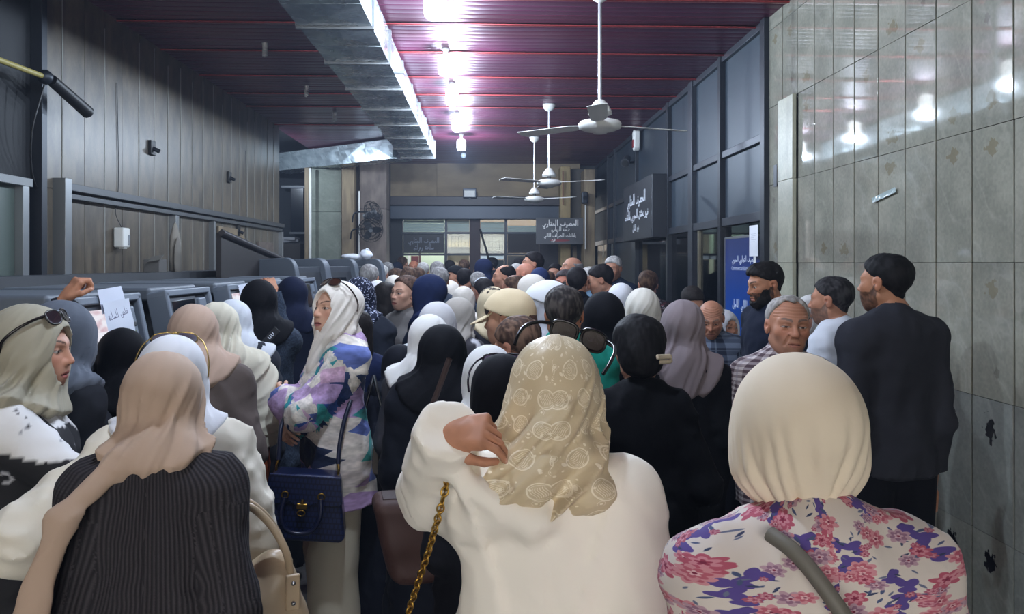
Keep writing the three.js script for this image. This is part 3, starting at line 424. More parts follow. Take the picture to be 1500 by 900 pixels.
    for (let k = 0; k < 28; k++) { const a = k / 28 * 6.283, c = Math.cos(a), s2 = Math.sin(a); rings.push(tube([V(0.03 * c, 0.03 * s2, 0.07), V(0.12 * c, 0.12 * s2, 0.062), V(0.19 * c, 0.19 * s2, 0), V(0.12 * c, 0.12 * s2, -0.045)], 0.0022, 10, 4)); }
    mesh('cage', mergeGeometries(rings.map((g) => { g = g.toNonIndexed(); return g; })), M.black, hd);
    for (let k = 0; k < 3; k++) { const g = new THREE.CircleGeometry(0.07, 14).scale(1.2, 0.8, 1).translate(0.09, 0, 0).rotateX(0.4).rotateZ(k * 2.094); mesh('blade', g, mat(0x2b2d31, 0.3, 0, { side: 2 }), hd); }
    mesh('hub', rod(V(0, 0, -0.16), V(0, 0, 0.05), 0.05, 0.035, 14), mat(0x5d6064, 0.4), hd);
    mesh('arm', tube([V(0, 0, -0.1), V(-0.12, 0.02, -0.12), V(-0.3, 0.0, -0.12), V(-0.34, -0.14, -0.15)], 0.012, 20, 8), M.frame, f);
  }
  const cable = mesh('hanging_cable', tube([at(703, 335, 14.0), at(708, 352, 14.0), at(714, 372, 13.95), at(717, 395, 13.95)], 0.02, 20, 6), M.black); tag(cable, 'black pole-like cable slanting down in front of the far windows', 'cable');
}

// ---------- people: distance fields meshed with surface nets ----------
const SMIN = (a, b, k) => { const h = k - Math.abs(a - b); return (a < b ? a : b) - (h > 0 ? h * h / (4 * k) : 0); };
const SMAX = (a, b, k) => -SMIN(-a, -b, k);
const ELL = (x, y, z, a, b, c) => { const k0 = Math.sqrt((x / a) ** 2 + (y / b) ** 2 + (z / c) ** 2), k1 = Math.sqrt((x / (a * a)) ** 2 + (y / (b * b)) ** 2 + (z / (c * c)) ** 2); return k1 < 1e-9 ? -Math.min(a, b, c) : k0 * (k0 - 1) / k1; };
const CAP = (x, y, z, ax, ay, az, bx, by, bz, ra, rb) => { const dx = bx - ax, dy = by - ay, dz = bz - az; let t = ((x - ax) * dx + (y - ay) * dy + (z - az) * dz) / (dx * dx + dy * dy + dz * dz); t = t < 0 ? 0 : t > 1 ? 1 : t; return Math.hypot(x - ax - t * dx, y - ay - t * dy, z - az - t * dz) - ra - t * (rb - ra); };
// a primitive: tapered capsule from a to b, optionally flattened along n by factor q, cut off by planes, on a texture chart
function bone(a, b, ra, rb, o = {}) { return { ax: a.x, ay: a.y, az: a.z, dx: b.x - a.x, dy: b.y - a.y, dz: b.z - a.z, l2: Math.max(1e-9, a.distanceToSquared(b)), ra, rb, n: o.n, q: o.q ?? 1, cut: o.cut, chart: o.chart ?? 0, k: o.k }; }
function evalBone(p, x, y, z) {
  let vx = x - p.ax, vy = y - p.ay, vz = z - p.az, t = (vx * p.dx + vy * p.dy + vz * p.dz) / p.l2; t = t < 0 ? 0 : t > 1 ? 1 : t;
  vx -= t * p.dx; vy -= t * p.dy; vz -= t * p.dz;
  let f = 1; if (p.n) { const s = (vx * p.n.x + vy * p.n.y + vz * p.n.z) * (1 / p.q - 1); vx += p.n.x * s; vy += p.n.y * s; vz += p.n.z * s; f = 0.8; }
  let d = (Math.sqrt(vx * vx + vy * vy + vz * vz) - p.ra - t * (p.rb - p.ra)) * f;
  if (p.cut) for (const c of p.cut) { const e = (x - c.p.x) * c.n.x + (y - c.p.y) * c.n.y + (z - c.p.z) * c.n.z; if (e > d) d = e; }
  return d;
}
// the field of a list of primitives; block(x, y, z, r) drops those that cannot matter within r
function field(prims, k, post) {
  let live = prims;
  const f = (x, y, z) => {
    let d = 1e9; for (let i = 0; i < live.length; i++) { const p = live[i], e = p.f ? p.f(x, y, z) : evalBone(p, x, y, z); d = i ? SMIN(d, e, p.k ?? k) : e; }
    return post ? post(x, y, z, d) : d;
  };
  f.block = (x, y, z, r) => { let m = 1e9; const e = prims.map((p) => { const v = p.f ? p.f(x, y, z) : evalBone(p, x, y, z); if (v < m) m = v; return v; }); live = prims.filter((p, i) => e[i] < m + r * 2.6 + k * 2); };
  f.all = () => { live = prims; };
  f.prims = prims; return f;
}
let gridV = new Float32Array(1 << 20), gridI = new Int32Array(1 << 20);
function nets(f, lo, hi, h) {
  const B = 5, nb = [0, 1, 2].map((i) => Math.ceil((hi[i] - lo[i]) / (h * B)) + 1), n = nb.map((b) => b * B + 1), [nx, ny, nz] = n, N = nx * ny * nz;
  if (gridV.length < N) { gridV = new Float32Array(N); gridI = new Int32Array(N); }
  gridV.fill(1e3, 0, N); gridI.fill(-1, 0, N);
  const sy = nx, sz = nx * ny, blocks = [], half = h * B / 2, R = half * 1.7321;
  for (let bz = 0; bz < nb[2]; bz++) for (let by = 0; by < nb[1]; by++) for (let bx = 0; bx < nb[0]; bx++) {
    const cx = lo[0] + bx * B * h + half, cy = lo[1] + by * B * h + half, cz = lo[2] + bz * B * h + half;
    f.all?.(); f.block?.(cx, cy, cz, R);
    if (Math.abs(f(cx, cy, cz)) > R * 1.35 + 0.012) continue;
    blocks.push([bx, by, bz]);
    for (let k = 0; k <= B; k++) for (let j = 0; j <= B; j++) { let o = bx * B + (by * B + j) * sy + (bz * B + k) * sz; for (let i = 0; i <= B; i++, o++) if (gridV[o] === 1000) gridV[o] = f(lo[0] + (bx * B + i) * h, lo[1] + (by * B + j) * h, lo[2] + (bz * B + k) * h); }
  }
  f.all?.();
  const pos = [], idx = [], C = [0, 1, sy, sy + 1, sz, sz + 1, sz + sy, sz + sy + 1], E = [[0, 1], [0, 2], [0, 4], [1, 3], [1, 5], [2, 3], [2, 6], [3, 7], [4, 5], [4, 6], [5, 7], [6, 7]];
  for (const [bx, by, bz] of blocks) for (let k = 0; k < B; k++) for (let j = 0; j < B; j++) for (let i = 0; i < B; i++) {
    const X = bx * B + i, Y = by * B + j, Z = bz * B + k, o = X + Y * sy + Z * sz; let neg = 0; for (let c = 0; c < 8; c++) if (gridV[o + C[c]] < 0) neg++;
    if (!neg || neg === 8) continue;
    let x = 0, y = 0, z = 0, m = 0;
    for (const [a, b] of E) { const va = gridV[o + C[a]], vb = gridV[o + C[b]]; if (va < 0 === vb < 0) continue; const t = va / (va - vb); x += (a & 1) + t * ((b & 1) - (a & 1)); y += ((a >> 1) & 1) + t * (((b >> 1) & 1) - ((a >> 1) & 1)); z += (a >> 2) + t * ((b >> 2) - (a >> 2)); m++; }
    gridI[o] = pos.length / 3; pos.push(lo[0] + (X + x / m) * h, lo[1] + (Y + y / m) * h, lo[2] + (Z + z / m) * h);
  }
  const quad = (a, b, c, d, flip) => { if (a < 0 || b < 0 || c < 0 || d < 0) return; flip ? idx.push(a, c, b, a, d, c) : idx.push(a, b, c, a, c, d); };
  for (const [bx, by, bz] of blocks) for (let k = 0; k < B; k++) for (let j = 0; j < B; j++) for (let i = 0; i < B; i++) {
    const o = bx * B + i + (by * B + j) * sy + (bz * B + k) * sz, v = gridV[o], s = v < 0; if (o < sz + sy + 1) continue;
    if (s !== gridV[o + 1] < 0) quad(gridI[o - sy - sz], gridI[o - sz], gridI[o], gridI[o - sy], !s);
    if (s !== gridV[o + sy] < 0) quad(gridI[o - 1 - sz], gridI[o - 1], gridI[o], gridI[o - sz], !s);
    if (s !== gridV[o + sz] < 0) quad(gridI[o - 1 - sy], gridI[o - sy], gridI[o], gridI[o - 1], !s);
  }
  const g = new THREE.BufferGeometry(); g.setAttribute('position', new THREE.Float32BufferAttribute(pos, 3)); g.setIndex(idx); g.computeVertexNormals(); return g;
}
function bounds(prims, pad = 0.03) {
  const lo = [1e9, 1e9, 1e9], hi = [-1e9, -1e9, -1e9];
  for (const p of prims) { if (p.box) { for (let i = 0; i < 3; i++) { lo[i] = Math.min(lo[i], p.box[0][i]); hi[i] = Math.max(hi[i], p.box[1][i]); } continue; }
    for (const [q, r] of [[[p.ax, p.ay, p.az], p.ra], [[p.ax + p.dx, p.ay + p.dy, p.az + p.dz], p.rb]]) for (let i = 0; i < 3; i++) { lo[i] = Math.min(lo[i], q[i] - r); hi[i] = Math.max(hi[i], q[i] + r); } }
  return [lo.map((v) => v - pad), hi.map((v) => v + pad)];
}
function build(prims, k, cell, post, box) { const f = field(prims, k, post), [lo, hi] = box ?? bounds(prims); return nets(f, lo, hi, cell); }
// texture coordinates in metres: each triangle takes the chart (limb) it lies nearest to and is unrolled round that limb
function unroll(g, prims, scale = 1) {
  const bones = prims.filter((p) => !p.f), charts = {}; for (const p of bones) (charts[p.chart] ??= []).push(p);
  const axes = Object.values(charts).map((ps) => { const p = ps.reduce((a, b) => (b.l2 > a.l2 ? b : a)); const a = V(p.ax, p.ay, p.az), d = V(p.dx, p.dy, p.dz).normalize(); if (p.chart === 0 && ps.length > 3) { a.x = ps.reduce((s, b) => s + b.ax + b.dx / 2, 0) / ps.length; a.z = ps.reduce((s, b) => s + b.az + b.dz / 2, 0) / ps.length; } if (p.chart === 0) d.set(0, -1, 0); if (d.y > 0) d.negate(); const e1 = V(0, 0, 1).addScaledVector(d, -d.z).normalize(), e2 = d.clone().cross(e1); return { ps, a, d, e1, e2, r: Math.max(0.05, (p.ra + p.rb) / 2 * (p.n ? 0.9 : 1)) }; });
  const n = g.toNonIndexed(), P = n.attributes.position, uv = new Float32Array(P.count * 2), c = V(), v = V();
  for (let i = 0; i < P.count; i += 3) {
    c.set((P.getX(i) + P.getX(i + 1) + P.getX(i + 2)) / 3, (P.getY(i) + P.getY(i + 1) + P.getY(i + 2)) / 3, (P.getZ(i) + P.getZ(i + 1) + P.getZ(i + 2)) / 3);
    let best = axes[0], bd = 1e9; if (axes.length > 1) for (const A of axes) for (const p of A.ps) { const e = evalBone(p, c.x, c.y, c.z); if (e < bd) { bd = e; best = A; } }
    const ang = (q) => Math.atan2(q.dot(best.e2), q.dot(best.e1)); const ca = ang(v.copy(c).sub(best.a));
    for (let j = 0; j < 3; j++) { v.fromBufferAttribute(P, i + j).sub(best.a); let a = ang(v); if (a - ca > Math.PI) a -= 2 * Math.PI; else if (ca - a > Math.PI) a += 2 * Math.PI; uv[(i + j) * 2] = a * best.r * scale; uv[(i + j) * 2 + 1] = -v.dot(best.d) * scale; }
  }
  n.setAttribute('uv', new THREE.BufferAttribute(uv, 2)); return n;
}
function paint(g, fn) { const P = g.attributes.position, N = g.attributes.normal, c = new Float32Array(P.count * 3); for (let i = 0; i < P.count; i++) { const q = fn(P.getX(i), P.getY(i), P.getZ(i), N.getX(i), N.getY(i), N.getZ(i)); c[i * 3] = q[0]; c[i * 3 + 1] = q[1]; c[i * 3 + 2] = q[2]; } g.setAttribute('color', new THREE.BufferAttribute(c, 3)); return g; }
const lin = (h) => new THREE.Color(h).toArray();

// ---------- heads (head frame: origin between the ears, y up, face towards +z, metres) ----------
function skull(x, y, z) { let d = ELL(x, y - 0.032, z + 0.012, 0.076, 0.083, 0.096); d = SMIN(d, ELL(x, y + 0.03, z - 0.03, 0.06, 0.08, 0.066), 0.03); return d; }
const neckField = (x, y, z, m) => CAP(x, y, z, 0, -0.07, -0.018, 0, -0.19, -0.035, m ? 0.052 : 0.046, m ? 0.06 : 0.05);
function faceField(o = {}) {
  const m = o.sex === 'm', old = o.old ?? 0, nose = o.nose ?? (m ? 1.0 : 0.9);
  return (x, y, z) => {
    const X = Math.abs(x); let d = skull(x, y, z);
    if (d > 0.06 && y > -0.05) return d - 0.02 > 0.03 ? d - 0.02 : d;
    d = SMIN(d, CAP(X, y, z, 0.05, -0.055, 0.0, 0.012, m ? -0.102 : -0.1, 0.06, m ? 0.021 : 0.017, 0.018), 0.03);
    d = SMIN(d, Math.hypot(x, y + (m ? 0.1 : 0.097), z - 0.067) - (m ? 0.021 : 0.017), 0.02);
    d = SMIN(d, Math.hypot(X - 0.04, y + 0.02, z - 0.06) - 0.022, 0.03);
    d = SMIN(d, ELL(x, y + 0.062, z - 0.075, 0.034, 0.03, 0.024), 0.03);
    d = SMIN(d, CAP(X, y, z, 0.044, 0.024, 0.07, 0.008, 0.021, 0.088, m ? 0.011 : 0.008, m ? 0.011 : 0.008), 0.02);
    d = SMAX(d, -ELL(X - 0.032, y - 0.002, z - 0.1, 0.019, 0.0115, 0.014), 0.012);
    d = SMIN(d, Math.hypot(X - 0.0315, y - 0.001, z - 0.0775) - 0.0128, 0.004);
    d = SMIN(d, CAP(x, y, z, 0, 0.014, 0.088, 0, -0.028, 0.1 + 0.012 * nose, 0.0065, 0.0105 * nose), 0.012);
    d = SMIN(d, Math.hypot(X - 0.0125 * nose, y + 0.031, z - 0.1) - 0.0085 * nose, 0.009);
    d = SMIN(d, ELL(x, y + 0.0605, z - 0.092, 0.022, 0.0055, 0.009), 0.006); d = SMIN(d, ELL(x, y + 0.0715, z - 0.09, 0.019, 0.0065, 0.01), 0.006);
    d = SMAX(d, -CAP(X, y, z, 0, -0.0662, 0.106, 0.02, -0.0665, 0.094, 0.003, 0.002), 0.004);
    if (old) { d = SMAX(d, -CAP(X, y, z, 0.021, -0.034, 0.102, 0.034, -0.068, 0.086, 0.004 * old, 0.003 * old), 0.008); d = SMAX(d, -CAP(X, y, z, 0.02, -0.013, 0.095, 0.042, -0.013, 0.084, 0.003 * old, 0.002), 0.006); if (y > 0.035 && z > 0.03) d += old * 0.0011 * Math.sin(y * 520 + 2 * noise3(x * 30, y * 20, 1)); }
    let e = ELL(X - 0.078, y + 0.002, z + 0.008 + (X - 0.078) * 0.6, 0.009, 0.032, 0.021); e = SMAX(e, -(Math.hypot(X - 0.088, y + 0.001, z - 0.001) - 0.0105), 0.006); d = SMIN(d, e, 0.008);
    return SMIN(d, neckField(x, y, z, m), 0.03);
  };
}
function faceColour(o = {}) {
  const skin = lin(o.skin ?? 0xb98468), lip = lin(o.lip ?? (o.sex === 'm' ? 0x9a6256 : 0xa0524e)), brow = lin(o.brow ?? 0x2a1f1a), white = lin(0xa89f97), iris = lin(0x2a1c14), lash = lin(0x30221d), stub = lin(o.stubbleColour ?? 0x4a4340), st = o.stubble ?? 0, gaze = o.gaze ?? 0;
  return (x, y, z) => {
    const X = Math.abs(x); let c = skin.map((v) => v * (1 + 0.10 * noise3(x * 45, y * 45, z * 45)));
    const rosy = Math.exp(-(((X - 0.042) / 0.02) ** 2 + ((y + 0.025) / 0.02) ** 2)) * (z > 0.04 ? 0.5 : 0) + Math.exp(-((x / 0.014) ** 2 + ((y + 0.028) / 0.014) ** 2)) * (z > 0.09 ? 0.5 : 0) + (X > 0.076 ? 0.4 : 0);
    c = [c[0] * (1 + 0.06 * rosy), c[1] * (1 - 0.18 * rosy), c[2] * (1 - 0.2 * rosy)];
    if (st && y < -0.028 - X * 0.15 + clamp((0.035 - z) * 1.1, 0, 0.05) && y > -0.135 && z > 0.0 && !(X < 0.023 && y > -0.078 && y < -0.054 && z > 0.08) && !(X < 0.02 && y > -0.042)) c = mix3(c, stub, st * clamp(0.85 + noise3(x * 120, y * 120, z * 120) * 0.3, 0, 1));
    if (z > 0.05) {
      const lw = Math.sqrt(Math.max(0, 1 - (X / 0.0235) ** 2)), dy = y + 0.0665; if (dy < 0.0085 * lw && dy > -0.0115 * lw) c = Math.abs(dy) < 0.0016 ? lin(0x4a2824) : mix3(c, lip, 0.85);
      const bc = 0.0245 + 0.007 * Math.sin(clamp((X - 0.012) / 0.036, 0, 1) * 2.2); if (X > 0.011 && X < 0.05 && Math.abs(y - bc) < (o.sex === 'm' ? 0.0048 : 0.0034) * (1.25 - X * 12)) c = mix3(c, brow, o.browStrength ?? 0.85);
      const ex = (X - 0.0315) / 0.0145, ey = (y - 0.001) / (o.squint ?? 0.0044), e2 = ex * ex + ey * ey;
      if (e2 < 1) { c = white; const ix = x - Math.sign(x) * 0.0315 - gaze, iy = y - 0.0015; if (ix * ix + iy * iy < 0.0062 ** 2) c = iris; } else if (e2 < 1.9) c = mix3(c, lash, ey > 0 ? 0.75 : 0.35);
      if (X < 0.012 && y < -0.036 && y > -0.04) c = mix3(c, lin(0x4a2a22), 0.5);
    }
    return c;
  };
}
const headCache = {};
function headGeometry(o, cell) { const k = JSON.stringify(o) + cell; return headCache[k] ??= paint(nets(faceField(o), [-0.105, -0.21, -0.13], [0.105, 0.135, 0.145], cell), faceColour(o)); }
// height of the hairline against the angle from the front
function hairline(X, z, style) {
  const t = Math.atan2(X, z + 0.01), P = { short: [0.074, 0.062, 0.036, -0.002, -0.035, -0.06, -0.066], receding: [0.094, 0.1, 0.06, 0.0, -0.035, -0.06, -0.066], bald: [0.2, 0.2, 0.05, 0.0, -0.03, -0.055, -0.06], balding: [0.1, 0.09, 0.05, 0.0, -0.03, -0.055, -0.062], tied: [0.086, 0.076, 0.045, -0.01, -0.05, -0.08, -0.09] }[style] ?? [0.066, 0.052, 0.03, -0.005, -0.035, -0.06, -0.066];
  const u = clamp(t / Math.PI * 6, 0, 5.999), i = Math.floor(u); return lerp(P[i], P[i + 1], u - i);
}
function hairField(o) {
  const th = o.thick ?? 0.012, st = o.style;
  return (x, y, z) => {
    const X = Math.abs(x); let d = skull(x, y, z); d = SMIN(d, neckField(x, y, z, true), 0.03);
    const up = clamp((y - 0.0) / 0.09, 0, 1); d -= th * (0.55 + 0.6 * up) + (o.quiff ?? 0) * Math.exp(-(((z - 0.07) / 0.04) ** 2)) * up;
    if (st === 'tied') { d = SMIN(d, ELL(x, y + 0.02, z + 0.085, 0.075, 0.075, 0.055), 0.04); }
    if (st === 'long') d = SMIN(d, ELL(x, y + 0.09, z + 0.055, 0.085, 0.16, 0.06), 0.05);
    d += 0.0026 * noise3(x * 110, y * 40, z * 110) + 0.0035 * noise3(x * 30, y * 22, z * 30);
    if (st === 'long') return SMAX(d, -(ELL(x, y + 0.02, z - 0.09, 0.06, 0.09, 0.085)), 0.01);
    if (st === 'bald') d = SMAX(d, y - 0.052 - clamp(-z, 0, 0.1) * 0.25, 0.012); if (st === 'balding') d = SMAX(d, -ELL(x, y - 0.115, z - 0.035, 0.06, 0.06, 0.1), 0.012);
    return SMAX(d, (hairline(X, z, st) - y) * 0.8 + 0.004 * noise3(x * 80, y * 80, z * 80), 0.018);
  };
}
function hairGeometry(o, cell) {
  const k = 'h' + JSON.stringify(o) + cell; if (headCache[k]) return headCache[k];
  const a = lin(o.colour), b = o.colour2 ? lin(o.colour2) : a.map((v) => v * 1.8 + 0.002);
  return headCache[k] = paint(nets(hairField(o), [-0.125, o.style === 'long' ? -0.28 : -0.15, -0.18], [0.125, 0.165, 0.15], cell), (x, y, z) => mix3(a, b, clamp(0.5 + 1.1 * noise3(x * 190, y * 40, z * 90) + 0.5 * noise3(x * 24, y * 24, z * 24), 0, 1)));
}
function beardGeometry(o, face, cell) {
  const k = 'b' + JSON.stringify([o, face]) + cell; if (headCache[k]) return headCache[k];
  const f = faceField({ ...face, old: 0 }), a = lin(o.colour), b = a.map((v) => v * 1.8 + 0.004), len = o.len ?? 0.012;
  const g = (x, y, z) => {
    const X = Math.abs(x); let d = f(x, y, z) - len * sstep(-0.03, -0.1, y) - 0.0025 + 0.002 * noise3(x * 120, y * 60, z * 120);
    d = SMAX(d, y + 0.082 - sstep(0.03, 0.076, X) * 0.07 + 0.005 * noise3(x * 90, y * 90, z * 90), 0.008); d = SMAX(d, -0.13 - y + (z < 0.02 ? (0.02 - z) * 0.9 : 0), 0.01); d = SMAX(d, 0.018 - z + (X - 0.06) * 0.2 + 0.004 * noise3(x * 80, y * 80, 5), 0.008);
    d = SMAX(d, -ELL(x, y + 0.067, z - 0.1, 0.024, 0.011, 0.03), 0.004); d = SMAX(d, -ELL(x, y + 0.02, z - 0.12, 0.02, 0.026, 0.04), 0.004); return d;
  };
  return headCache[k] = paint(nets(g, [-0.1, -0.15, -0.05], [0.1, 0.02, 0.14], cell), (x, y, z) => mix3(a, b, clamp(0.5 + noise3(x * 150, y * 50, z * 150), 0, 1)));
}
// ---------- hands (wrist at the origin, fingers along +y, palm towards -z, thumb on +x) ----------
function handGeometry(pose, cell, skin) {
  const k = 'hand' + pose + cell + skin; if (headCache[k]) return headCache[k];
  const curls = { relaxed: [[0.25, 0.35, 0.3], [0.3, 0.4, 0.3], [0.35, 0.45, 0.35], [0.4, 0.5, 0.4]], grip: [[0.9, 1.1, 0.6], [1.0, 1.2, 0.7], [1.05, 1.2, 0.7], [1.1, 1.2, 0.7]], pinch: [[0.75, 0.75, 0.35], [0.6, 0.8, 0.5], [0.85, 1.0, 0.6], [1.0, 1.1, 0.7]], flat: [[0.1, 0.15, 0.1], [0.1, 0.15, 0.1], [0.12, 0.15, 0.1], [0.15, 0.2, 0.1]], collar: [[0.75, 0.5, 0.25], [0.95, 0.55, 0.3], [1.1, 0.7, 0.4], [1.2, 0.9, 0.5]] }[pose];
  const fingers = [0, 1, 2, 3].map((i) => { const x0 = [0.029, 0.0095, -0.0105, -0.0285][i], y0 = [0.088, 0.092, 0.089, 0.081][i], L = [0.07, 0.079, 0.073, 0.057][i], seg = [0.44, 0.31, 0.25]; let p = V(x0, y0, 0), a = 0; const out = [], sp = [0.1, 0.02, -0.05, -0.13][i]; for (let j = 0; j < 3; j++) { a += curls[i][j]; const q = p.clone().add(V(sp * Math.cos(a) * L * seg[j], Math.cos(a) * L * seg[j], -Math.sin(a) * L * seg[j])); out.push([p, q, 0.0092 - j * 0.0008, 0.0086 - j * 0.0009]); p = q; } return out; });
  const th = { relaxed: [V(0.03, 0.022, -0.006), V(0.052, 0.05, -0.016), V(0.058, 0.077, -0.026), V(0.056, 0.098, -0.034)], grip: [V(0.03, 0.022, -0.006), V(0.05, 0.048, -0.024), V(0.042, 0.076, -0.044), V(0.022, 0.086, -0.056)], collar: [V(0.03, 0.022, -0.006), V(0.046, 0.05, -0.03), V(0.04, 0.076, -0.05), V(0.03, 0.096, -0.062)], pinch: [V(0.03, 0.022, -0.006), V(0.05, 0.05, -0.028), V(0.046, 0.078, -0.046), V(0.036, 0.1, -0.056)], flat: [V(0.03, 0.022, -0.004), V(0.056, 0.047, -0.008), V(0.068, 0.07, -0.01), V(0.074, 0.09, -0.012)] }[pose];
  const C = (p, q, a, b, x, y, z) => CAP(x, y, z, p.x, p.y, p.z, q.x, q.y, q.z, a, b);
  const f = (x, y, z) => {
    const qx = Math.abs(x + 0.001) - 0.026 - y * 0.09, qy = Math.abs(y - 0.047) - 0.034, qz = Math.abs(z) - 0.0035; let d = Math.hypot(Math.max(qx, 0), Math.max(qy, 0), Math.max(qz, 0)) + Math.min(0, Math.max(qx, qy, qz)) - 0.012;
    d = SMIN(d, CAP(x, y, z, 0, -0.03, 0, 0, 0.03, 0, 0.026, 0.026), 0.02); d = SMIN(d, ELL(x - 0.024, y - 0.03, z + 0.008, 0.018, 0.028, 0.014), 0.012);
    let t = C(th[0], th[1], 0.0135, 0.0115, x, y, z); t = SMIN(t, C(th[1], th[2], 0.0112, 0.0102, x, y, z), 0.004); t = SMIN(t, C(th[2], th[3], 0.01, 0.0085, x, y, z), 0.004); d = SMIN(d, t, 0.008);
    for (const fg of fingers) { let e = 1; for (const [p, q, a, b] of fg) e = SMIN(e, C(p, q, a, b, x, y, z), 0.003); d = SMIN(d, e, 0.0035); }
    return d;
  };
  const c0 = lin(skin), nail = mix3(c0, lin(0xe0b6a8), 0.6);
  return headCache[k] = paint(nets(f, [-0.06, -0.05, -0.1], [0.09, 0.19, 0.04], cell), (x, y, z) => { for (const fg of fingers) { const [p, q] = fg[2]; if (Math.hypot(x - q.x, y - q.y, z - q.z) < 0.011) { const dir = q.clone().sub(p).normalize(), up = V(0, dir.z, -dir.y).negate(); if ((y - q.y) * up.y + (z - q.z) * up.z > 0.003) return nail; } } return c0.map((v) => v * (1 + 0.12 * noise3(x * 80, y * 80, z * 80))); });
}
// ---------- the skeleton ----------
const POSES = {
  down: [[0.05, -0.28, -0.03], [0.0, -0.24, 0.05]], bent: [[0.05, -0.27, -0.03], [-0.1, -0.03, 0.2]], crossed: [[0.06, -0.25, 0.06], [-0.2, 0.05, 0.09]], akimbo: [[0.2, -0.21, -0.06], [-0.13, -0.14, 0.13]], behind: [[0.06, -0.26, -0.1], [-0.16, -0.13, -0.06]], up: [[0.1, -0.06, 0.23], [-0.05, 0.21, 0.1]], face: [[0.07, -0.2, 0.14], [-0.09, 0.2, 0.1]], reach: [[0.06, -0.16, 0.2], [-0.02, -0.01, 0.24]],
};
function skeleton(o) {
  const m = o.sex === 'm', L = (o.lean ?? 0) * Math.PI / 180, side = (o.sway ?? 0) * Math.PI / 180, tgt = o.headTop, cover = o.cover ? 0.021 : 0.012;
  const make = (h) => {
    const s = h / 1.65, J = { s, m }, R = new THREE.Matrix4().makeRotationFromEuler(new THREE.Euler(L, 0, -side)), up = (x, y, z) => V(x, y - 0.9, z).multiplyScalar(s).applyMatrix4(R).add(V(0, 0.9 * s, 0)), w = (o.sh ?? 1);
    J.up = up; J.R = R; J.pel = up(0, 0.9, 0); J.waist = up(0, 1.06, 0.005); J.chest = up(0, 1.22, 0.005); J.upper = up(0, 1.335, -0.005); J.neck = up(0, 1.415, -0.015);
    J.hs = (o.hs ?? 1) * Math.pow(s, 0.5);
    J.headQ = new THREE.Quaternion().setFromEuler(new THREE.Euler((o.bow ?? 0) * Math.PI / 180, (o.turn ?? 0) * Math.PI / 180, (o.tilt ?? 0) * Math.PI / 180, 'YXZ'));
    J.head = V(0, 0.1, 0.03).multiplyScalar(J.hs).applyQuaternion(J.headQ).add(up(0, 1.425, -0.012));
    let top = -1e9; for (let i = 0; i < 24; i++) { const a = i / 24 * 6.283; for (const t of [0, 0.5, 1, 1.4]) { const q = V(Math.sin(t) * Math.cos(a) * 0.08, 0.03 + Math.cos(t) * 0.085, -0.01 + Math.sin(t) * Math.sin(a) * 0.1).multiplyScalar(J.hs).applyQuaternion(J.headQ).add(J.head); top = Math.max(top, q.y); } }
    J.top = top + cover;
    J.sh = [1, -1].map((g) => up(g * (m ? 0.158 : 0.134) * w, 1.312, -0.012)); const arms = o.arms ?? ['down', 'down'];
    J.el = []; J.wr = []; [1, -1].forEach((g, i) => { let p = arms[i]; if (typeof p === 'string') p = POSES[p].map((q) => [q[0] * g, q[1], q[2]]); const sc = m ? 1.06 : 1; const e = V(...p[0]).multiplyScalar(s * sc), q = V(...p[1]).multiplyScalar(s * sc); if (!o.armsUpright) { e.applyMatrix4(R); q.applyMatrix4(R); } J.el.push(J.sh[i].clone().add(e)); J.wr.push(J.el[i].clone().add(q)); });
    J.hip = [1, -1].map((g) => V(g * 0.085 * s, 0.88 * s, 0)); J.knee = [1, -1].map((g) => V(g * 0.095 * s, 0.47 * s, 0.02 + (g > 0 ? 0.03 : 0))); J.ank = [1, -1].map((g) => V(g * 0.1 * s, 0.085, (g > 0 ? 0.03 : -0.03)));
    return J;
  };
  let h = 1.65, J; for (let i = 0; i < 5; i++) { J = make(h); h *= 1 + (tgt - J.top) / tgt; } return make(h);
}
function torsoBones(J, o, g) {                                // g: cloth allowance
  const { s, m } = J, G = o.girth ?? 1, n = V(0, 0, 1).applyMatrix4(J.R), q = m ? 0.66 : 0.7, b = (a, c, ra, rb, k = q) => bone(a, c, ra * s * G + g, rb * s * G + g, { n, q: k, chart: 0 }), up = J.up;
  const t = [b(up(-0.05, 0.9, 0), up(0.05, 0.9, 0), m ? 0.115 : 0.13, m ? 0.115 : 0.13), b(J.pel, J.waist, m ? 0.145 : 0.152, m ? 0.138 : 0.122), b(J.waist, J.chest, m ? 0.138 : 0.122, m ? 0.15 : 0.128), b(J.chest, up(0, 1.29, -0.005), m ? 0.15 : 0.128, m ? 0.125 : 0.105), b(J.sh[0], J.sh[1], 0.05, 0.05, 0.95)];
  for (const i of [0, 1]) t.push(bone(J.up(0, 1.375, -0.025), J.sh[i], 0.046 * s + g * 0.5, 0.04 * s + g * 0.7, { chart: 0 }));
  if (!m && !o.flat) for (const x of [0.065, -0.065]) t.push(bone(up(x, 1.21, 0.075), up(x * 0.9, 1.2, 0.08), 0.058 * s + g * 0.6, 0.058 * s + g * 0.6, { chart: 0 }));
  return t;
}
function armBones(J, i, g, o = {}) {
  const { s, m } = J, S = J.sh[i], E = J.el[i], Wr = J.wr[i], u = m ? 1.12 : 1, cut = o.cuff ? [{ p: Wr.clone().lerp(E, o.cuffBack ?? 0.06), n: Wr.clone().sub(E).normalize() }] : undefined, short = o.short;
  if (short) { const e = S.clone().lerp(E, short); return [bone(S, e, (0.05 * u) * s + g, (0.046 * u) * s + g * 1.5, { chart: 1 + i, k: 0.03, cut: [{ p: e, n: E.clone().sub(S).normalize() }] })]; }
  return [bone(S, E, 0.048 * u * s + g, 0.04 * u * s + g, { chart: 1 + i, k: 0.03 }), bone(E, Wr, 0.041 * u * s + g, 0.028 * u * s + g * (o.flare ?? 1), { chart: 3 + i, cut, k: 0.025 })];
}
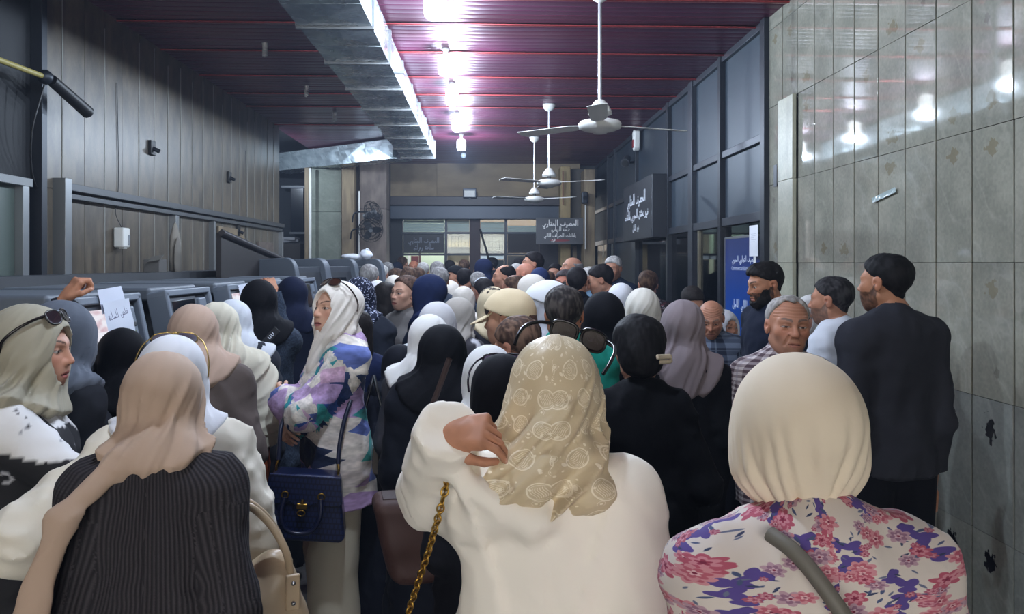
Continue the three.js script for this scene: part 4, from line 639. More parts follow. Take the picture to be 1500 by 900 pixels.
function legBones(J, i, g, o = {}) { const { s, m } = J, w = o.wide ?? 0, a = J.ank[i].clone().setY(o.hem ?? 0.03), cut = [{ p: V(0, o.hem ?? 0.03, 0), n: V(0, -1, 0) }]; return [bone(J.hip[i], J.knee[i], 0.084 * s + g, 0.062 * s + g + w * 0.5, { chart: 5 + i }), bone(J.knee[i], a, 0.06 * s + g + w * 0.5, 0.045 * s + g + w, { chart: 5 + i, cut })]; }
const skinMat = new THREE.MeshPhysicalMaterial({ vertexColors: true, roughness: 0.55, specularIntensity: 0.5 }), hairMat = new THREE.MeshPhysicalMaterial({ vertexColors: true, roughness: 0.72, specularIntensity: 0.35 });
let shoeGeo;
function shoe() { return shoeGeo ??= (() => { const f = (x, y, z) => { let d = SMIN(ELL(x, y - 0.045, z + 0.02, 0.04, 0.05, 0.07), ELL(x, y - 0.03, z - 0.09, 0.045, 0.035, 0.1), 0.04); d = SMIN(d, CAP(x, y, z, 0, 0.05, -0.02, 0, 0.1, -0.025, 0.042, 0.04), 0.03); return SMAX(d, 0.003 - y, 0.004); }; return nets(f, [-0.08, -0.02, -0.13], [0.08, 0.17, 0.22], 0.024); })(); }
const cloth = {}; const fabric = (c, rough = 0.88, more = {}) => cloth[c + '|' + rough + (more.key ?? '')] ??= new THREE.MeshPhysicalMaterial({ color: c, roughness: rough, sheen: more.sheen ?? (new THREE.Color(c).g > 0.12 ? 0.25 : 0.05), sheenColor: new THREE.Color(c).lerp(new THREE.Color(0xffffff), 0.3), sheenRoughness: 0.6, specularIntensity: new THREE.Color(c).g > 0.12 ? 0.35 : 0.22, ...(more.map ? { map: more.map, color: 0xffffff } : {}), ...(more.bumpMap ? { bumpMap: more.bumpMap, bumpScale: more.bumpScale ?? 0.001 } : {}), side: THREE.DoubleSide });
function handMatrix(J, i, o) {
  const dir = o?.dir ? V(...o.dir).normalize() : J.wr[i].clone().sub(J.el[i]).normalize(), g = i ? -1 : 1; let back = o?.back ? V(...o.back) : V(g, 0.1, 0.15);
  back.addScaledVector(dir, -back.dot(dir)).normalize(); const x = dir.clone().cross(back), mtx = new THREE.Matrix4().makeBasis(x, dir, back).scale(V(1, 1, 1).multiplyScalar(J.m ? 1 : 0.88));
  return mtx.setPosition(J.wr[i]);
}
const mirrorX = (g) => { const c = g.clone(); c.scale(-1, 1, 1); const ix = c.index.array; for (let i = 0; i < ix.length; i += 3) { const t = ix[i]; ix[i] = ix[i + 1]; ix[i + 1] = t; } c.computeVertexNormals(); return c; };

// ---------- one person ----------
let peopleTriangles = 0;
const PEOPLE = {};
function person(o) {
  const pos = at(o.px, HORIZON, o.d), headTop = EYE + (HORIZON - o.top) / F * o.d, face = (o.face ?? 0) * Math.PI / 180;
  const J0 = skeleton({ ...o, headTop }), turnY = Math.PI - face;
  // the pixel names the head, so step the feet back from under it
  const off = J0.head.clone().setY(0).applyAxisAngle(V(0, 1, 0), turnY);
  const root = group('person', [pos.x - off.x, 0, pos.z - off.z], turnY); tag(root, o.label, o.category ?? 'person', o.group);
  const J = J0, near = o.d < 2.6, mid = o.d < 4.8, hd = o.head ?? {}, sex = o.sex ?? 'f', skin = hd.skin ?? 0xb98468;
  const cBody = near ? 0.03 : mid ? 0.036 : 0.044, cTop = o.cell ?? (near ? 0.0105 : mid ? 0.0155 : 0.028), cFace = o.faceCell ?? (hd.hidden ? 0.012 : mid ? 0.0048 : 0.0082), cHair = near ? 0.0052 : mid ? 0.0055 : 0.0095;
  const add = (name, g, m, parent = root, label) => { const q = mesh(name, g, m, parent); if (label) q.userData.label = label; peopleTriangles += (g.index ? g.index.count : g.attributes.position.count) / 3; return q; };
  const seed = o.px * 0.37 + o.top * 0.11, headM = new THREE.Matrix4().compose(J.head, J.headQ, V(J.hs, J.hs, J.hs));
  // body: torso, limbs, head and hands in one surface
  const bodyPrims = [...torsoBones(J, o, -0.012), ...[0, 1].flatMap((i) => [...armBones(J, i, -0.004), ...legBones(J, i, -0.012, { hem: 0.06 })]), bone(J.up(0, 1.38, -0.02), J.neck.clone().lerp(J.head, 0.35), 0.055 * J.s, 0.048 * J.s)];
  const parts = [paint(build(bodyPrims, 0.05 * J.s, cBody), () => lin(skin))];
  const fo = { sex, skin, ...(hd.face ?? {}) }; parts.push(headGeometry(fo, cFace).clone().applyMatrix4(headM));
  const cHand = o.handCell ?? (o.hands ? 0.004 : 0.009);
  [0, 1].forEach((i) => { const ho = o.hands?.[i]; let g = handGeometry(ho?.pose ?? 'relaxed', ho ? cHand : 0.012, skin); g = i === 1 ? mirrorX(g) : g.clone(); if (ho?.flip) g = mirrorX(g); parts.push(g.applyMatrix4(handMatrix(J, i, ho))); });
  add('body', mergeGeometries(parts.map((g) => { g.deleteAttribute('uv'); return g; })), skinMat);
  // hair and beard
  if (hd.style && hd.style !== 'none') { const g = hairGeometry({ style: hd.style, colour: hd.hair ?? 0x16110f, colour2: hd.hair2, thick: hd.thick, quiff: hd.quiff }, cHair).clone().applyMatrix4(headM); add('hair', g, hairMat); }
  if (hd.beard) add('beard', beardGeometry({ colour: hd.beard, len: hd.beardLen }, { sex: 'm' }, cHair * 0.9).clone().applyMatrix4(headM), hairMat);
  // garments
  const top = o.wear ?? {}, loose = top.loose ?? 0.018, amp = (top.fold ?? 1) * (near ? 0.016 : mid ? 0.017 : 0.013), n = V(0, 0, 1).applyMatrix4(J.R);
  const folds = (x, y, z, d) => { if (d > 0.06) return d; const yy = y - 0.9 * J.s, dir = x > 0 ? 1 : -1; let f = noise3(x * 7 + seed, y * 5 + x * dir * 5, z * 7) * 0.6 + (0.5 - Math.abs(noise3(x * 11 + yy * 4 * dir, y * 9 - x * 4 * dir + seed, z * 11))) * 0.8; if (near || mid || top.fine) f += (0.4 - Math.abs(noise3(x * 15 + y * 9 * dir, y * 19 + seed - x * 8 * dir, z * 15))) * 0.7; return d - amp * f; };
  const topPrims = (g, full) => {
    const p = [...torsoBones(J, o, g)]; for (const i of [0, 1]) p.push(...armBones(J, i, g * 0.75 + (top.sleeve ?? 0), { cuff: true, cuffBack: top.cuffBack, short: top.short, flare: top.flare }));
    if (full) { const th = top.hem ?? 0.8, hy = th * (th > 0.3 ? J.s : 1), r0 = (J.m ? 0.15 : 0.155) * J.s * (o.girth ?? 1) + g, r1 = top.hemR ?? r0 * 1.12, a = J.pel.clone().lerp(J.waist, 0.4), b2 = V(0, hy, 0); p.push(bone(a, b2, r0 * 0.93, r1, { n: V(0, 0, 1), q: top.hemQ ?? 0.74, chart: 0, cut: [{ p: V(0, hy, 0), n: V(0, -1, 0) }] })); }
    return p;
  };
  const pleat = top.hem !== undefined && top.hem < 0.6;
  const tp = topPrims(loose, true); for (const [a, b, ra, rb] of top.extra ?? []) tp.push(bone(J.up(...a), J.up(...b), ra, rb, { k: 0.03 })); const tpLast = tp.length, clipY = top.hem === undefined ? 0.8 * J.s : top.hem * (top.hem > 0.3 ? J.s : 1);
  let tg = build(tp, 0.05 * J.s, cTop, (x, y, z, d) => { d = folds(x, y, z, d); if (pleat && y < 0.95 * J.s && d < 0.08) { const a = Math.atan2(x, z); d -= 0.016 * sstep(1.0 * J.s, 0.3, y) * noise3(Math.cos(a) * 3.4 + seed, y * 0.7, Math.sin(a) * 3.4); } if (y < clipY + 0.05) { const e = clipY - y; let cl = e; const armFree = [0, 1].some((i) => Math.min(J.wr[i].y, J.el[i].y) < clipY + 0.12); if (armFree) { let ad = 1e9; for (const q of tp) if (q.chart >= 1) ad = Math.min(ad, evalBone(q, x, y, z)); if (ad < 0.03) cl = Math.min(cl, ad - 0.004); } d = Math.max(d, cl); } return top.post ? top.post(x, y, z, d, J) : d; });
  if (top.paint) tg = paint(tg, (x, y, z, nx, ny, nz) => top.paint(x, y, z, J, nx, ny, nz)); const tm = top.mat ?? fabric(top.colour ?? 0x15161b);
  if (tm.map || tm.bumpMap) tg = unroll(tg, tp, top.uv ?? 1);
  const garment = add(top.name ?? (pleat ? 'abaya' : 'top'), tg, tm);
  if (top.collar) {                                           // a turned-down collar round the neck
    const cpts = []; const c0 = J.neck.clone().add(V(0, 0.012, 0)); for (let i = 0; i <= 26; i++) { const a = (i / 26 - 0.5) * 5.6 + Math.PI; const r = 0.068 * J.s; cpts.push(V(Math.sin(a) * r, 0.018 * Math.cos(a) * -1 + (Math.cos(a) > 0.6 ? -0.03 : 0), Math.cos(a) * r * 1.02).applyMatrix4(J.R).add(c0)); }
    const cb = []; for (let i = 0; i < cpts.length - 1; i++) cb.push(bone(cpts[i], cpts[i + 1].clone(), 0.016, 0.016, { n: V(cpts[i].x - c0.x, 0, cpts[i].z - c0.z).normalize(), q: 0.45 })); const cb2 = cb.map((p) => ({ ...p, ay: p.ay - 0.018, ax: c0.x + (p.ax - c0.x) * 1.1, az: c0.z + (p.az - c0.z) * 1.1 }));
    let cg = build([...cb, ...cb2], 0.012, mid ? 0.005 : 0.009); const cm = top.collarMat ?? tm; if (cm.map) cg = unroll(cg, [bone(c0, c0.clone().add(V(0, -0.1, 0)), 0.07, 0.07)], top.uv ?? 1); add('collar', cg, cm, garment);
  }
  const low = o.low ?? (pleat ? null : { colour: 0x14151a });
  if (low) { let lp = low.skirt ? [bone(J.pel, V(0, low.hem ?? 0.08, 0), 0.15 * J.s * (o.girth ?? 1) + 0.02, low.skirt, { n: V(0, 0, 1), q: 0.75, cut: [{ p: V(0, low.hem ?? 0.08, 0), n: V(0, -1, 0) }] }), ...torsoBones(J, o, 0.008).slice(0, 2)] : [...[0, 1].flatMap((i) => legBones(J, i, low.loose ?? 0.014, { hem: low.hem, wide: low.wide ?? 0.02 })), ...torsoBones(J, o, 0.006).slice(0, 2)];
    let lg = build(lp, 0.03, near || mid ? 0.021 : 0.045, (x, y, z, d) => { const t = d > 0.06 ? d : d - (near || mid ? 0.009 : 0.004) * (noise3(x * 9, y * 4 + seed, z * 9) + 0.5 * (0.4 - Math.abs(noise3(x * 16, y * 6, z * 16)))); return Math.max(t, y - 1.0 * J.s); }); const lm = low.mat ?? fabric(low.colour ?? 0x14151a); if (lm.map) lg = unroll(lg, lp, 1); add(low.skirt ? 'skirt' : 'trousers', lg, lm); }
  for (const i of [0, 1]) { const sh = add('shoe', shoe(), fabric(o.shoe ?? 0x1a1817, 0.5)); sh.position.set(J.ank[i].x, 0, J.ank[i].z + 0.01); sh.rotation.y = i ? -0.12 : 0.12; }
  // head scarf
  if (o.cover) {
    const c = o.cover, inv = headM.clone().invert().elements, hs = J.hs, pad = c.pad ?? 0, tsm = field([...torsoBones(J, o, loose + 0.022 + (c.lift ?? 0)), ...[0, 1].map((i) => armBones(J, i, loose * 0.75 + 0.024 + (c.lift ?? 0))[0])], 0.05 * J.s), drape = c.drape === undefined ? [0.19, 0.15, 0.16] : c.drape, dc = J.neck.clone().add(V(...(c.dropAt ?? [0, -0.01, 0])).applyMatrix4(J.R));
    const hf = (x, y, z) => {
      const a = inv[0] * x + inv[4] * y + inv[8] * z + inv[12], b = inv[1] * x + inv[5] * y + inv[9] * z + inv[13], e = inv[2] * x + inv[6] * y + inv[10] * z + inv[14];
      let d = ELL(a, b - 0.026, e + 0.012, 0.094 + pad, 0.104 + pad, 0.116 + pad); d = SMIN(d, ELL(a, b + 0.035, e - 0.02, 0.083 + pad, 0.1, 0.086 + pad), 0.04); if (c.nape) d = SMIN(d, ELL(a, b + c.nape[0], e + c.nape[1], c.nape[2], c.nape[3], c.nape[4]), 0.05); if (c.bun) d = SMIN(d, ELL(a, b - 0.02, e + 0.11, 0.06, 0.06, 0.05), 0.05);
      return d * hs;
    };
    const b0 = J.head.clone().add(V(0, -0.07, 0.0).multiplyScalar(hs).applyQuaternion(J.headQ)), n0 = J.neck.clone().add(V(0, -0.02, 0));
    const prims = [{ f: hf, box: [[J.head.x - 0.15, J.head.y - 0.16, J.head.z - 0.17], [J.head.x + 0.15, J.head.y + 0.16, J.head.z + 0.15]] }, bone(b0, n0, (c.neckR ?? 0.078) * hs + pad * 0.5, (c.neckR2 ?? 0.095) * J.s, { n, q: 0.9 })];
    if (drape) prims.push({ k: 0.035, f: (x, y, z) => Math.max(tsm(x, y, z), ELL(x - dc.x, y - dc.y, z - dc.z, drape[0] * J.s, drape[1] * J.s, drape[2] * J.s) * 0.9), box: [[dc.x - drape[0] * J.s, dc.y - drape[1] * J.s, dc.z - drape[2] * J.s], [dc.x + drape[0] * J.s, dc.y + drape[1] * J.s, dc.z + drape[2] * J.s]] });
    for (const e of c.extra ?? []) { const [a, b, ra, rb, q, nn] = e; prims.push(bone(J.up(...a), J.up(...b), ra * J.s, rb * J.s, { n: nn ? V(...nn) : n, q: q ?? 1, k: 0.03 })); }
    const fa = (c.fold ?? 1) * (near ? 0.013 : mid ? 0.0135 : 0.011), open = c.open ?? [0.056, 0.08, 0.075], oy = c.openY ?? 0.012;
    const post = (x, y, z, d) => {
      if (d > 0.05) return d;
      const a = (inv[0] * x + inv[4] * y + inv[8] * z + inv[12]), b = (inv[1] * x + inv[5] * y + inv[9] * z + inv[13]), e = (inv[2] * x + inv[6] * y + inv[10] * z + inv[14]);
      const th = Math.atan2(a, -e), sw = (c.swirl ?? 5) * b, w = 0.25 + 0.75 * sstep(0.1, -0.1, b), ct = Math.cos(th + sw), st = Math.sin(th + sw);
      d -= fa * w * ((0.45 - Math.abs(noise3(ct * 3.2 + seed, b * 4 + a * 5, st * 3.2)) * 1.5) + (near || mid ? 0.7 * (0.4 - Math.abs(noise3(ct * 6, b * 8 + seed, st * 6))) : 0.3 * noise3(ct * 6, b * 8 + seed, st * 6)));
      if (c.post) d = c.post(a, b, e, d, th, x, y, z);
      if (c.face !== false) d = SMAX(d, -ELL(a, b + oy, e - 0.115, open[0], open[1], open[2]) * hs, 0.006);
      return d;
    };
    let g = build(prims, 0.05, c.cell ?? (near ? 0.0064 : mid ? 0.0085 : 0.0135), post);
    const m = c.mat ?? fabric(c.colour ?? 0xd8d2c8, c.rough ?? 0.82); if (c.paint) g = paint(g, c.paint); if (m.map || m.bumpMap) g = unroll(g, [bone(J.head.clone().add(V(0, 0.15, 0)), J.head.clone().add(V(0, -0.25, 0)), 0.11, 0.12)], c.uv ?? 1);
    add(c.name ?? 'head_scarf', g, m);
    if (c.under) { const u = paint(nets((x, y, z) => { let d = skull(x, y, z) - 0.013; return SMAX(SMAX(d, -ELL(x, y + 0.02, z - 0.115, 0.058, 0.078, 0.08), 0.004), -0.02 - y, 0.01); }, [-0.11, -0.05, -0.13], [0.11, 0.15, 0.12], 0.007), () => lin(c.under)); add('under_scarf', u.applyMatrix4(headM), hairMat); }
  }
  if (o.cap) {                                                // peaked cap or bucket hat
    const c = o.cap, g = nets((x, y, z) => { let d = SMAX(skull(x, y, z) - 0.022 - (c.pad ?? 0) + 0.002 * noise3(x * 30, y * 30, z * 30), (c.edge ?? 0.035) - y + z * 0.32, 0.004); const br = Math.max(Math.abs(y - (c.edge ?? 0.035) + 0.012 * (x / 0.06) ** 2 + (z - 0.09) * (c.droop ?? 0.25)) - 0.004, ELL(x, 0, z - 0.1, 0.075, 1, c.brim ?? 0.075)); return SMIN(d, SMAX(br, 0.05 - z, 0.004), 0.006); }, [-0.125, -0.06, -0.15], [0.125, 0.16, 0.2], mid ? 0.006 : 0.009);
    add(c.name ?? 'cap', g.applyMatrix4(headM), fabric(c.colour, 0.8));
  }
  root.userData.J = undefined; PEOPLE[o.id ?? o.label] = { root, J, headM, pos: root.position };
  return root;
}
// a point of someone's head or body frame, in the hall
function onHead(id, x, y, z) { const p = PEOPLE[id]; p.root.updateMatrixWorld(true); return V(x, y, z).applyMatrix4(p.headM).applyMatrix4(p.root.matrixWorld); }
function headFrame(id, name) { const p = PEOPLE[id], g = new THREE.Group(); g.name = numbered(name); p.root.updateMatrixWorld(true); const m = new THREE.Matrix4().multiplyMatrices(p.root.matrixWorld, p.headM); m.decompose(g.position, g.quaternion, g.scale); scene.add(g); return g; }
function onBody(id, x, y, z) { const p = PEOPLE[id]; p.root.updateMatrixWorld(true); return V(x, y, z).applyMatrix4(p.root.matrixWorld); }

// ---------- cash machines along the left wall ----------
const G1 = mat(0x596069, 0.55), G2 = mat(0x41454c, 0.65), G3 = mat(0x2e3136, 0.6), G4 = mat(0x6b7480, 0.5);
const LITSCREEN = new THREE.MeshStandardMaterial({ color: 0x20242a, roughness: 0.2, emissive: 0xffffff, emissiveIntensity: 0.95, emissiveMap: texture(64, 64, (u, v) => { const n = fbm(u * 5, v * 7, 3, 3); return mix3([0.93, 0.92, 0.95], [0.78, 0.62, 0.66], clamp(n * 1.6 + (v > 0.55 ? 0.35 : -0.3), 0, 1)); }) });
function cashMachine(x, d, turn, h, label, lit) {
  const g = group('cash_machine', [x, 0, -d], turn); tag(g, label, 'cash machine', 'grey cash machines'); const k = h / 1.63; g.scale.x = 1.05;
  mesh('cabinet', box(0.5, 1.56 * k, 0.95, 0.012), G2, g, [0, 0.78 * k, -0.66]); mesh('top_cover', box(0.58, 0.07, 1.22, 0.018), G1, g, [0, h - 0.042, -0.66]);
  mesh('lower_front', box(0.56, 1.06 * k, 0.5, 0.02), G2, g, [0, 0.53 * k, -0.22]);
  for (let i = 0; i < 11; i++) mesh('vent_rib', box(0.012, 0.018, 0.36, 0.004), G3, g, [-0.252, h - 0.14 - i * 0.036, -0.4]);
  const f = new THREE.Group(); f.name = numbered('fascia'); f.position.set(0, h - 0.02, 0); f.rotation.x = -0.2; g.add(f);
  const b = (n, w, hh, t, xx, y, z, m, r = 0.006) => mesh(n, box(w, hh, t, r), m, f, [xx, y, z]);
  b('bezel', 0.58, 0.035, 0.1, 0, -0.02, -0.025, G4, 0.008); b('bezel', 0.035, 0.5, 0.1, -0.272, -0.26, -0.025, G4, 0.008); b('bezel', 0.035, 0.5, 0.1, 0.272, -0.26, -0.025, G4, 0.008); b('bezel', 0.58, 0.04, 0.1, 0, -0.49, -0.025, G1, 0.008);
  b('fascia_panel', 0.5, 0.45, 0.06, 0, -0.27, -0.03, G1, 0.004); b('screen_frame', 0.33, 0.26, 0.02, -0.07, -0.165, 0.0, G2, 0.006);
  b('screen', 0.28, 0.2, 0.008, -0.07, -0.16, 0.009, lit ? LITSCREEN : mat(0x14171c, 0.15), 0.002);
  b('card_module', 0.1, 0.26, 0.03, 0.175, -0.19, 0.0, G4, 0.008); b('card_slot', 0.075, 0.02, 0.03, 0.175, -0.14, 0.004, G3, 0.004); b('slot_light', 0.05, 0.008, 0.03, 0.175, -0.17, 0.004, mat(0x5c6a55, 0.4), 0.002); b('receipt_slot', 0.07, 0.012, 0.03, 0.175, -0.26, 0.004, M.black, 0.003);
  mesh('key_shelf', box(0.5, 0.05, 0.16, 0.015), G1, g, [0, h - 0.56, 0.08], [0.2, 0, 0]); for (let i = 0; i < 12; i++) mesh('key', box(0.022, 0.012, 0.018, 0.003), M.alu, g, [-0.06 + (i % 3) * 0.03, h - 0.53 - Math.floor(i / 3) * 0.005, 0.045 + Math.floor(i / 3) * 0.025]);
  return f;
}

{
  const fasc = [];
  const rows = [[3.24, 'nearest grey cash machine, with a lit screen and a handwritten Arabic sheet', true], [4.12, 'second grey cash machine from the front, its fascia bare', false], [5.03, 'third grey cash machine, with white papers over its screen', true], [5.94, 'fourth grey cash machine, behind the woman in black with the denim jacket', true], [6.84, 'fifth grey cash machine in the row, mostly behind the navy head scarf', false]];
  for (const [d, l, lit] of rows) fasc.push(cashMachine(-1.58, d, Math.PI / 2, 1.625, l, lit));
  const far = [[-1.72, 7.6, 1.25, 'tall grey cash machine past the row, turned towards the crowd, nearest of three'], [-1.55, 8.3, 1.2, 'tall grey cash machine past the row, middle of three'], [-1.36, 9.0, 1.15, 'tall grey cash machine past the row, farthest, with a white bag on top']];
  for (const [x, d, t, l] of far) {
    const g = group('cash_machine', [x, 0, -d], t); tag(g, l, 'cash machine', 'tall grey cash machines'); const sh = new THREE.Shape(); sh.moveTo(-0.42, 0); sh.lineTo(-0.42, 1.76); sh.lineTo(-0.06, 1.78); sh.quadraticCurveTo(0.02, 1.77, 0.04, 1.66); sh.lineTo(0.12, 1.15); sh.lineTo(0.16, 1.1); sh.lineTo(0.16, 0);
    const ex = (w, m, n, x0) => { const q = new THREE.ExtrudeGeometry(sh, { depth: w, bevelEnabled: true, bevelSize: 0.008, bevelThickness: 0.008, bevelSegments: 2, curveSegments: 8 }); q.rotateY(-Math.PI / 2); q.translate(x0 + w, 0, 0); return mesh(n, q, m, g); };
    ex(0.05, G1, 'side_panel', -0.3); ex(0.05, G1, 'side_panel', 0.25); mesh('cabinet', box(0.52, 1.7, 0.42, 0.01), G2, g, [0, 0.85, -0.22]); mesh('fascia_panel', box(0.5, 0.5, 0.03, 0.004), G3, g, [0, 1.42, 0.02], [-0.2, 0, 0]); mesh('screen', box(0.3, 0.25, 0.01), mat(0x14171c, 0.15), g, [-0.04, 1.46, 0.035], [-0.2, 0, 0]); mesh('key_shelf', box(0.48, 0.04, 0.15, 0.01), G1, g, [0, 1.12, 0.15]);
  }
  const sheet = (fc, w, h, x, y, z, rz, m, label) => { const p = group('paper_sheet'); scene.updateMatrixWorld(true); fc.updateWorldMatrix(true, false); const q = new THREE.Matrix4().makeRotationZ(rz).setPosition(x, y, z).premultiply(fc.matrixWorld); q.decompose(p.position, p.quaternion, p.scale); tag(p, label, 'paper'); const g = new THREE.PlaneGeometry(w, h, 8, 8), a = g.attributes.position; for (let i = 0; i < a.count; i++) a.setZ(i, 0.006 * Math.abs(noise3(a.getX(i) * 9 + x * 30, a.getY(i) * 9, 2))); g.computeVertexNormals(); mesh('sheet', g, m, p); return p; };
  const hand = canvasTexture(256, 256, (g) => { g.fillStyle = '#ccd1dd'; g.fillRect(0, 0, 256, 256); g.strokeStyle = g.fillStyle = '#51506a'; g.save(); g.translate(128, 92); g.rotate(-0.12); arabicFit(g, 'khas lilsada', 0, 0, 200, 0.26, 0.2); g.restore(); });
  const plain = mat(0xc9cedb, 0.85, 0, { side: 2 }), printed = canvasTexture(128, 128, (g) => { g.fillStyle = '#d3d7e0'; g.fillRect(0, 0, 128, 128); g.fillStyle = '#8c91a5'; for (let i = 0; i < 9; i++) g.fillRect(18, 24 + i * 9, 60 + (i * 37) % 34, 2); });
  sheet(fasc[0], 0.22, 0.19, 0.035, -0.125, 0.036, 0.03, mat(0xffffff, 0.85, 0, { map: hand, side: 2 }), 'white sheet with large handwritten Arabic words stuck on the nearest cash machine');
  sheet(fasc[0], 0.2, 0.1, 0.02, -0.025, 0.029, 0.05, plain, 'blank white paper strip tucked above the handwritten sheet');
  sheet(fasc[2], 0.2, 0.22, -0.02, -0.17, 0.024, -0.03, mat(0xffffff, 0.85, 0, { map: printed, side: 2 }), 'printed white paper on the screen of the third cash machine');
  sheet(fasc[2], 0.14, 0.1, -0.05, -0.06, 0.03, 0.05, plain, 'small blank paper above the printed sheet on the third machine');
  sheet(fasc[3], 0.22, 0.25, 0.0, -0.17, 0.024, 0.02, mat(0xffffff, 0.85, 0, { map: printed, side: 2 }), 'printed white paper between the black and the navy head scarves');
  // ledge, stored boards and clutter behind the machines
  const ledge = slab('ledge', [XL + 0.02, 1.58, -2.6], [-2.35, 1.665, -10.4], G2, undefined, 0.01); struct(ledge); slab('ledge_edge', [-2.36, 1.61, -2.6], [-2.33, 1.67, -10.4], M.rail, ledge).position.sub(ledge.position); slab('ledge_front', [-2.4, 0, -2.6], [-2.37, 1.6, -10.4], G3, ledge).position.sub(ledge.position);
  const bd = group('slanted_board', [-2.18, 0, 0]); tag(bd, 'dark brown slanted board with a raised rim, standing behind the cash machines', 'board');
  { const sh = new THREE.Shape(); sh.moveTo(6.35, 1.45); sh.lineTo(6.35, 1.985); sh.lineTo(9.75, 1.60); sh.lineTo(9.75, 1.45); const g = new THREE.ExtrudeGeometry(sh, { depth: 0.04, bevelEnabled: false }); g.rotateY(Math.PI / 2); mesh('panel', g, mat(0x1d1716, 0.6), bd); const r = rod(V(0.05, 1.985, -6.33), V(0.05, 1.60, -9.78), 0.03, 0.03, 4); mesh('rim', r, mat(0x2a2527, 0.5), bd); for (const z of [-7.0, -9.2]) mesh('foot', box(0.05, 1.46, 0.05), M.frame, bd, [0.0, 0.73, z]); }
  const rb = group('rolled_mat', [-2.45, 1.665, -6.2]); tag(rb, 'pale folded mat leaning upright against the left wall beside the slanted board', 'mat'); { const g = new THREE.LatheGeometry([[0.001, 0], [0.075, 0.01], [0.085, 0.12], [0.07, 0.28], [0.03, 0.37], [0.001, 0.4]].map((p) => new THREE.Vector2(...p)), 18); g.scale(0.45, 1, 1); mesh('roll', g, mat(0x7d776d, 0.9), rb); mesh('fold', g.clone().scale(0.5, 0.7, 0.8).translate(0.04, 0, 0.05), mat(0x6b665e, 0.9), rb); }
  const bx = group('small_carton', [-2.5, 1.665, -5.95]); tag(bx, 'small worn grey carton on the ledge below the folded mat', 'box'); mesh('carton', box(0.12, 0.1, 0.14, 0.008), mat(0x5f5d5a, 0.9), bx, [0, 0.05, 0]); mesh('flap', box(0.1, 0.005, 0.08), mat(0x6d6b66, 0.9), bx, [0.03, 0.108, 0.06], [0.5, 0, 0.2]);
  const wb = group('white_bag', [at(527, 374, 8.85).x, 1.78, at(527, 374, 8.85).z]); tag(wb, 'crumpled white plastic bag lying on top of the farthest tall cash machine', 'bag');
  { const f = (x, y, z) => { let d = SMIN(ELL(x + 0.09, y - 0.03, z, 0.12, 0.035, 0.07), ELL(x - 0.07, y - 0.05, z, 0.08, 0.06, 0.08), 0.03); return d + 0.008 * noise3(x * 25, y * 25, z * 25); }; mesh('bag_body', nets(f, [-0.25, -0.03, -0.12], [0.2, 0.15, 0.12], 0.01), mat(0xd5dae2, 0.6), wb); mesh('knot', new THREE.TorusKnotGeometry(0.015, 0.007, 30, 6).translate(0.09, 0.1, 0.02), mat(0xd5dae2, 0.6), wb); }
  const pl = group('clutter_stack', [at(424, 360, 12.9).x - 0.12, 1.78, at(428, 360, 12.9).z]); tag(pl, 'dark cartons with papers heaped on top in the dim left recess', 'boxes'); mesh('carton', box(0.7, 0.3, 0.4, 0.01), mat(0x2b2624, 0.9), pl, [0, 0.13, 0]); mesh('carton', box(0.6, 1.78, 0.4, 0.01), mat(0x24211f, 0.9), pl, [0, -0.9, 0]); mesh('papers', box(0.5, 0.04, 0.3, 0.01), mat(0x6c6c70, 0.9), pl, [0.02, 0.31, 0], [0, 0.2, 0.05]); mesh('papers', box(0.4, 0.05, 0.28, 0.01), mat(0x77777a, 0.9), pl, [0.06, 0.36, 0], [0, -0.1, -0.04]);
}

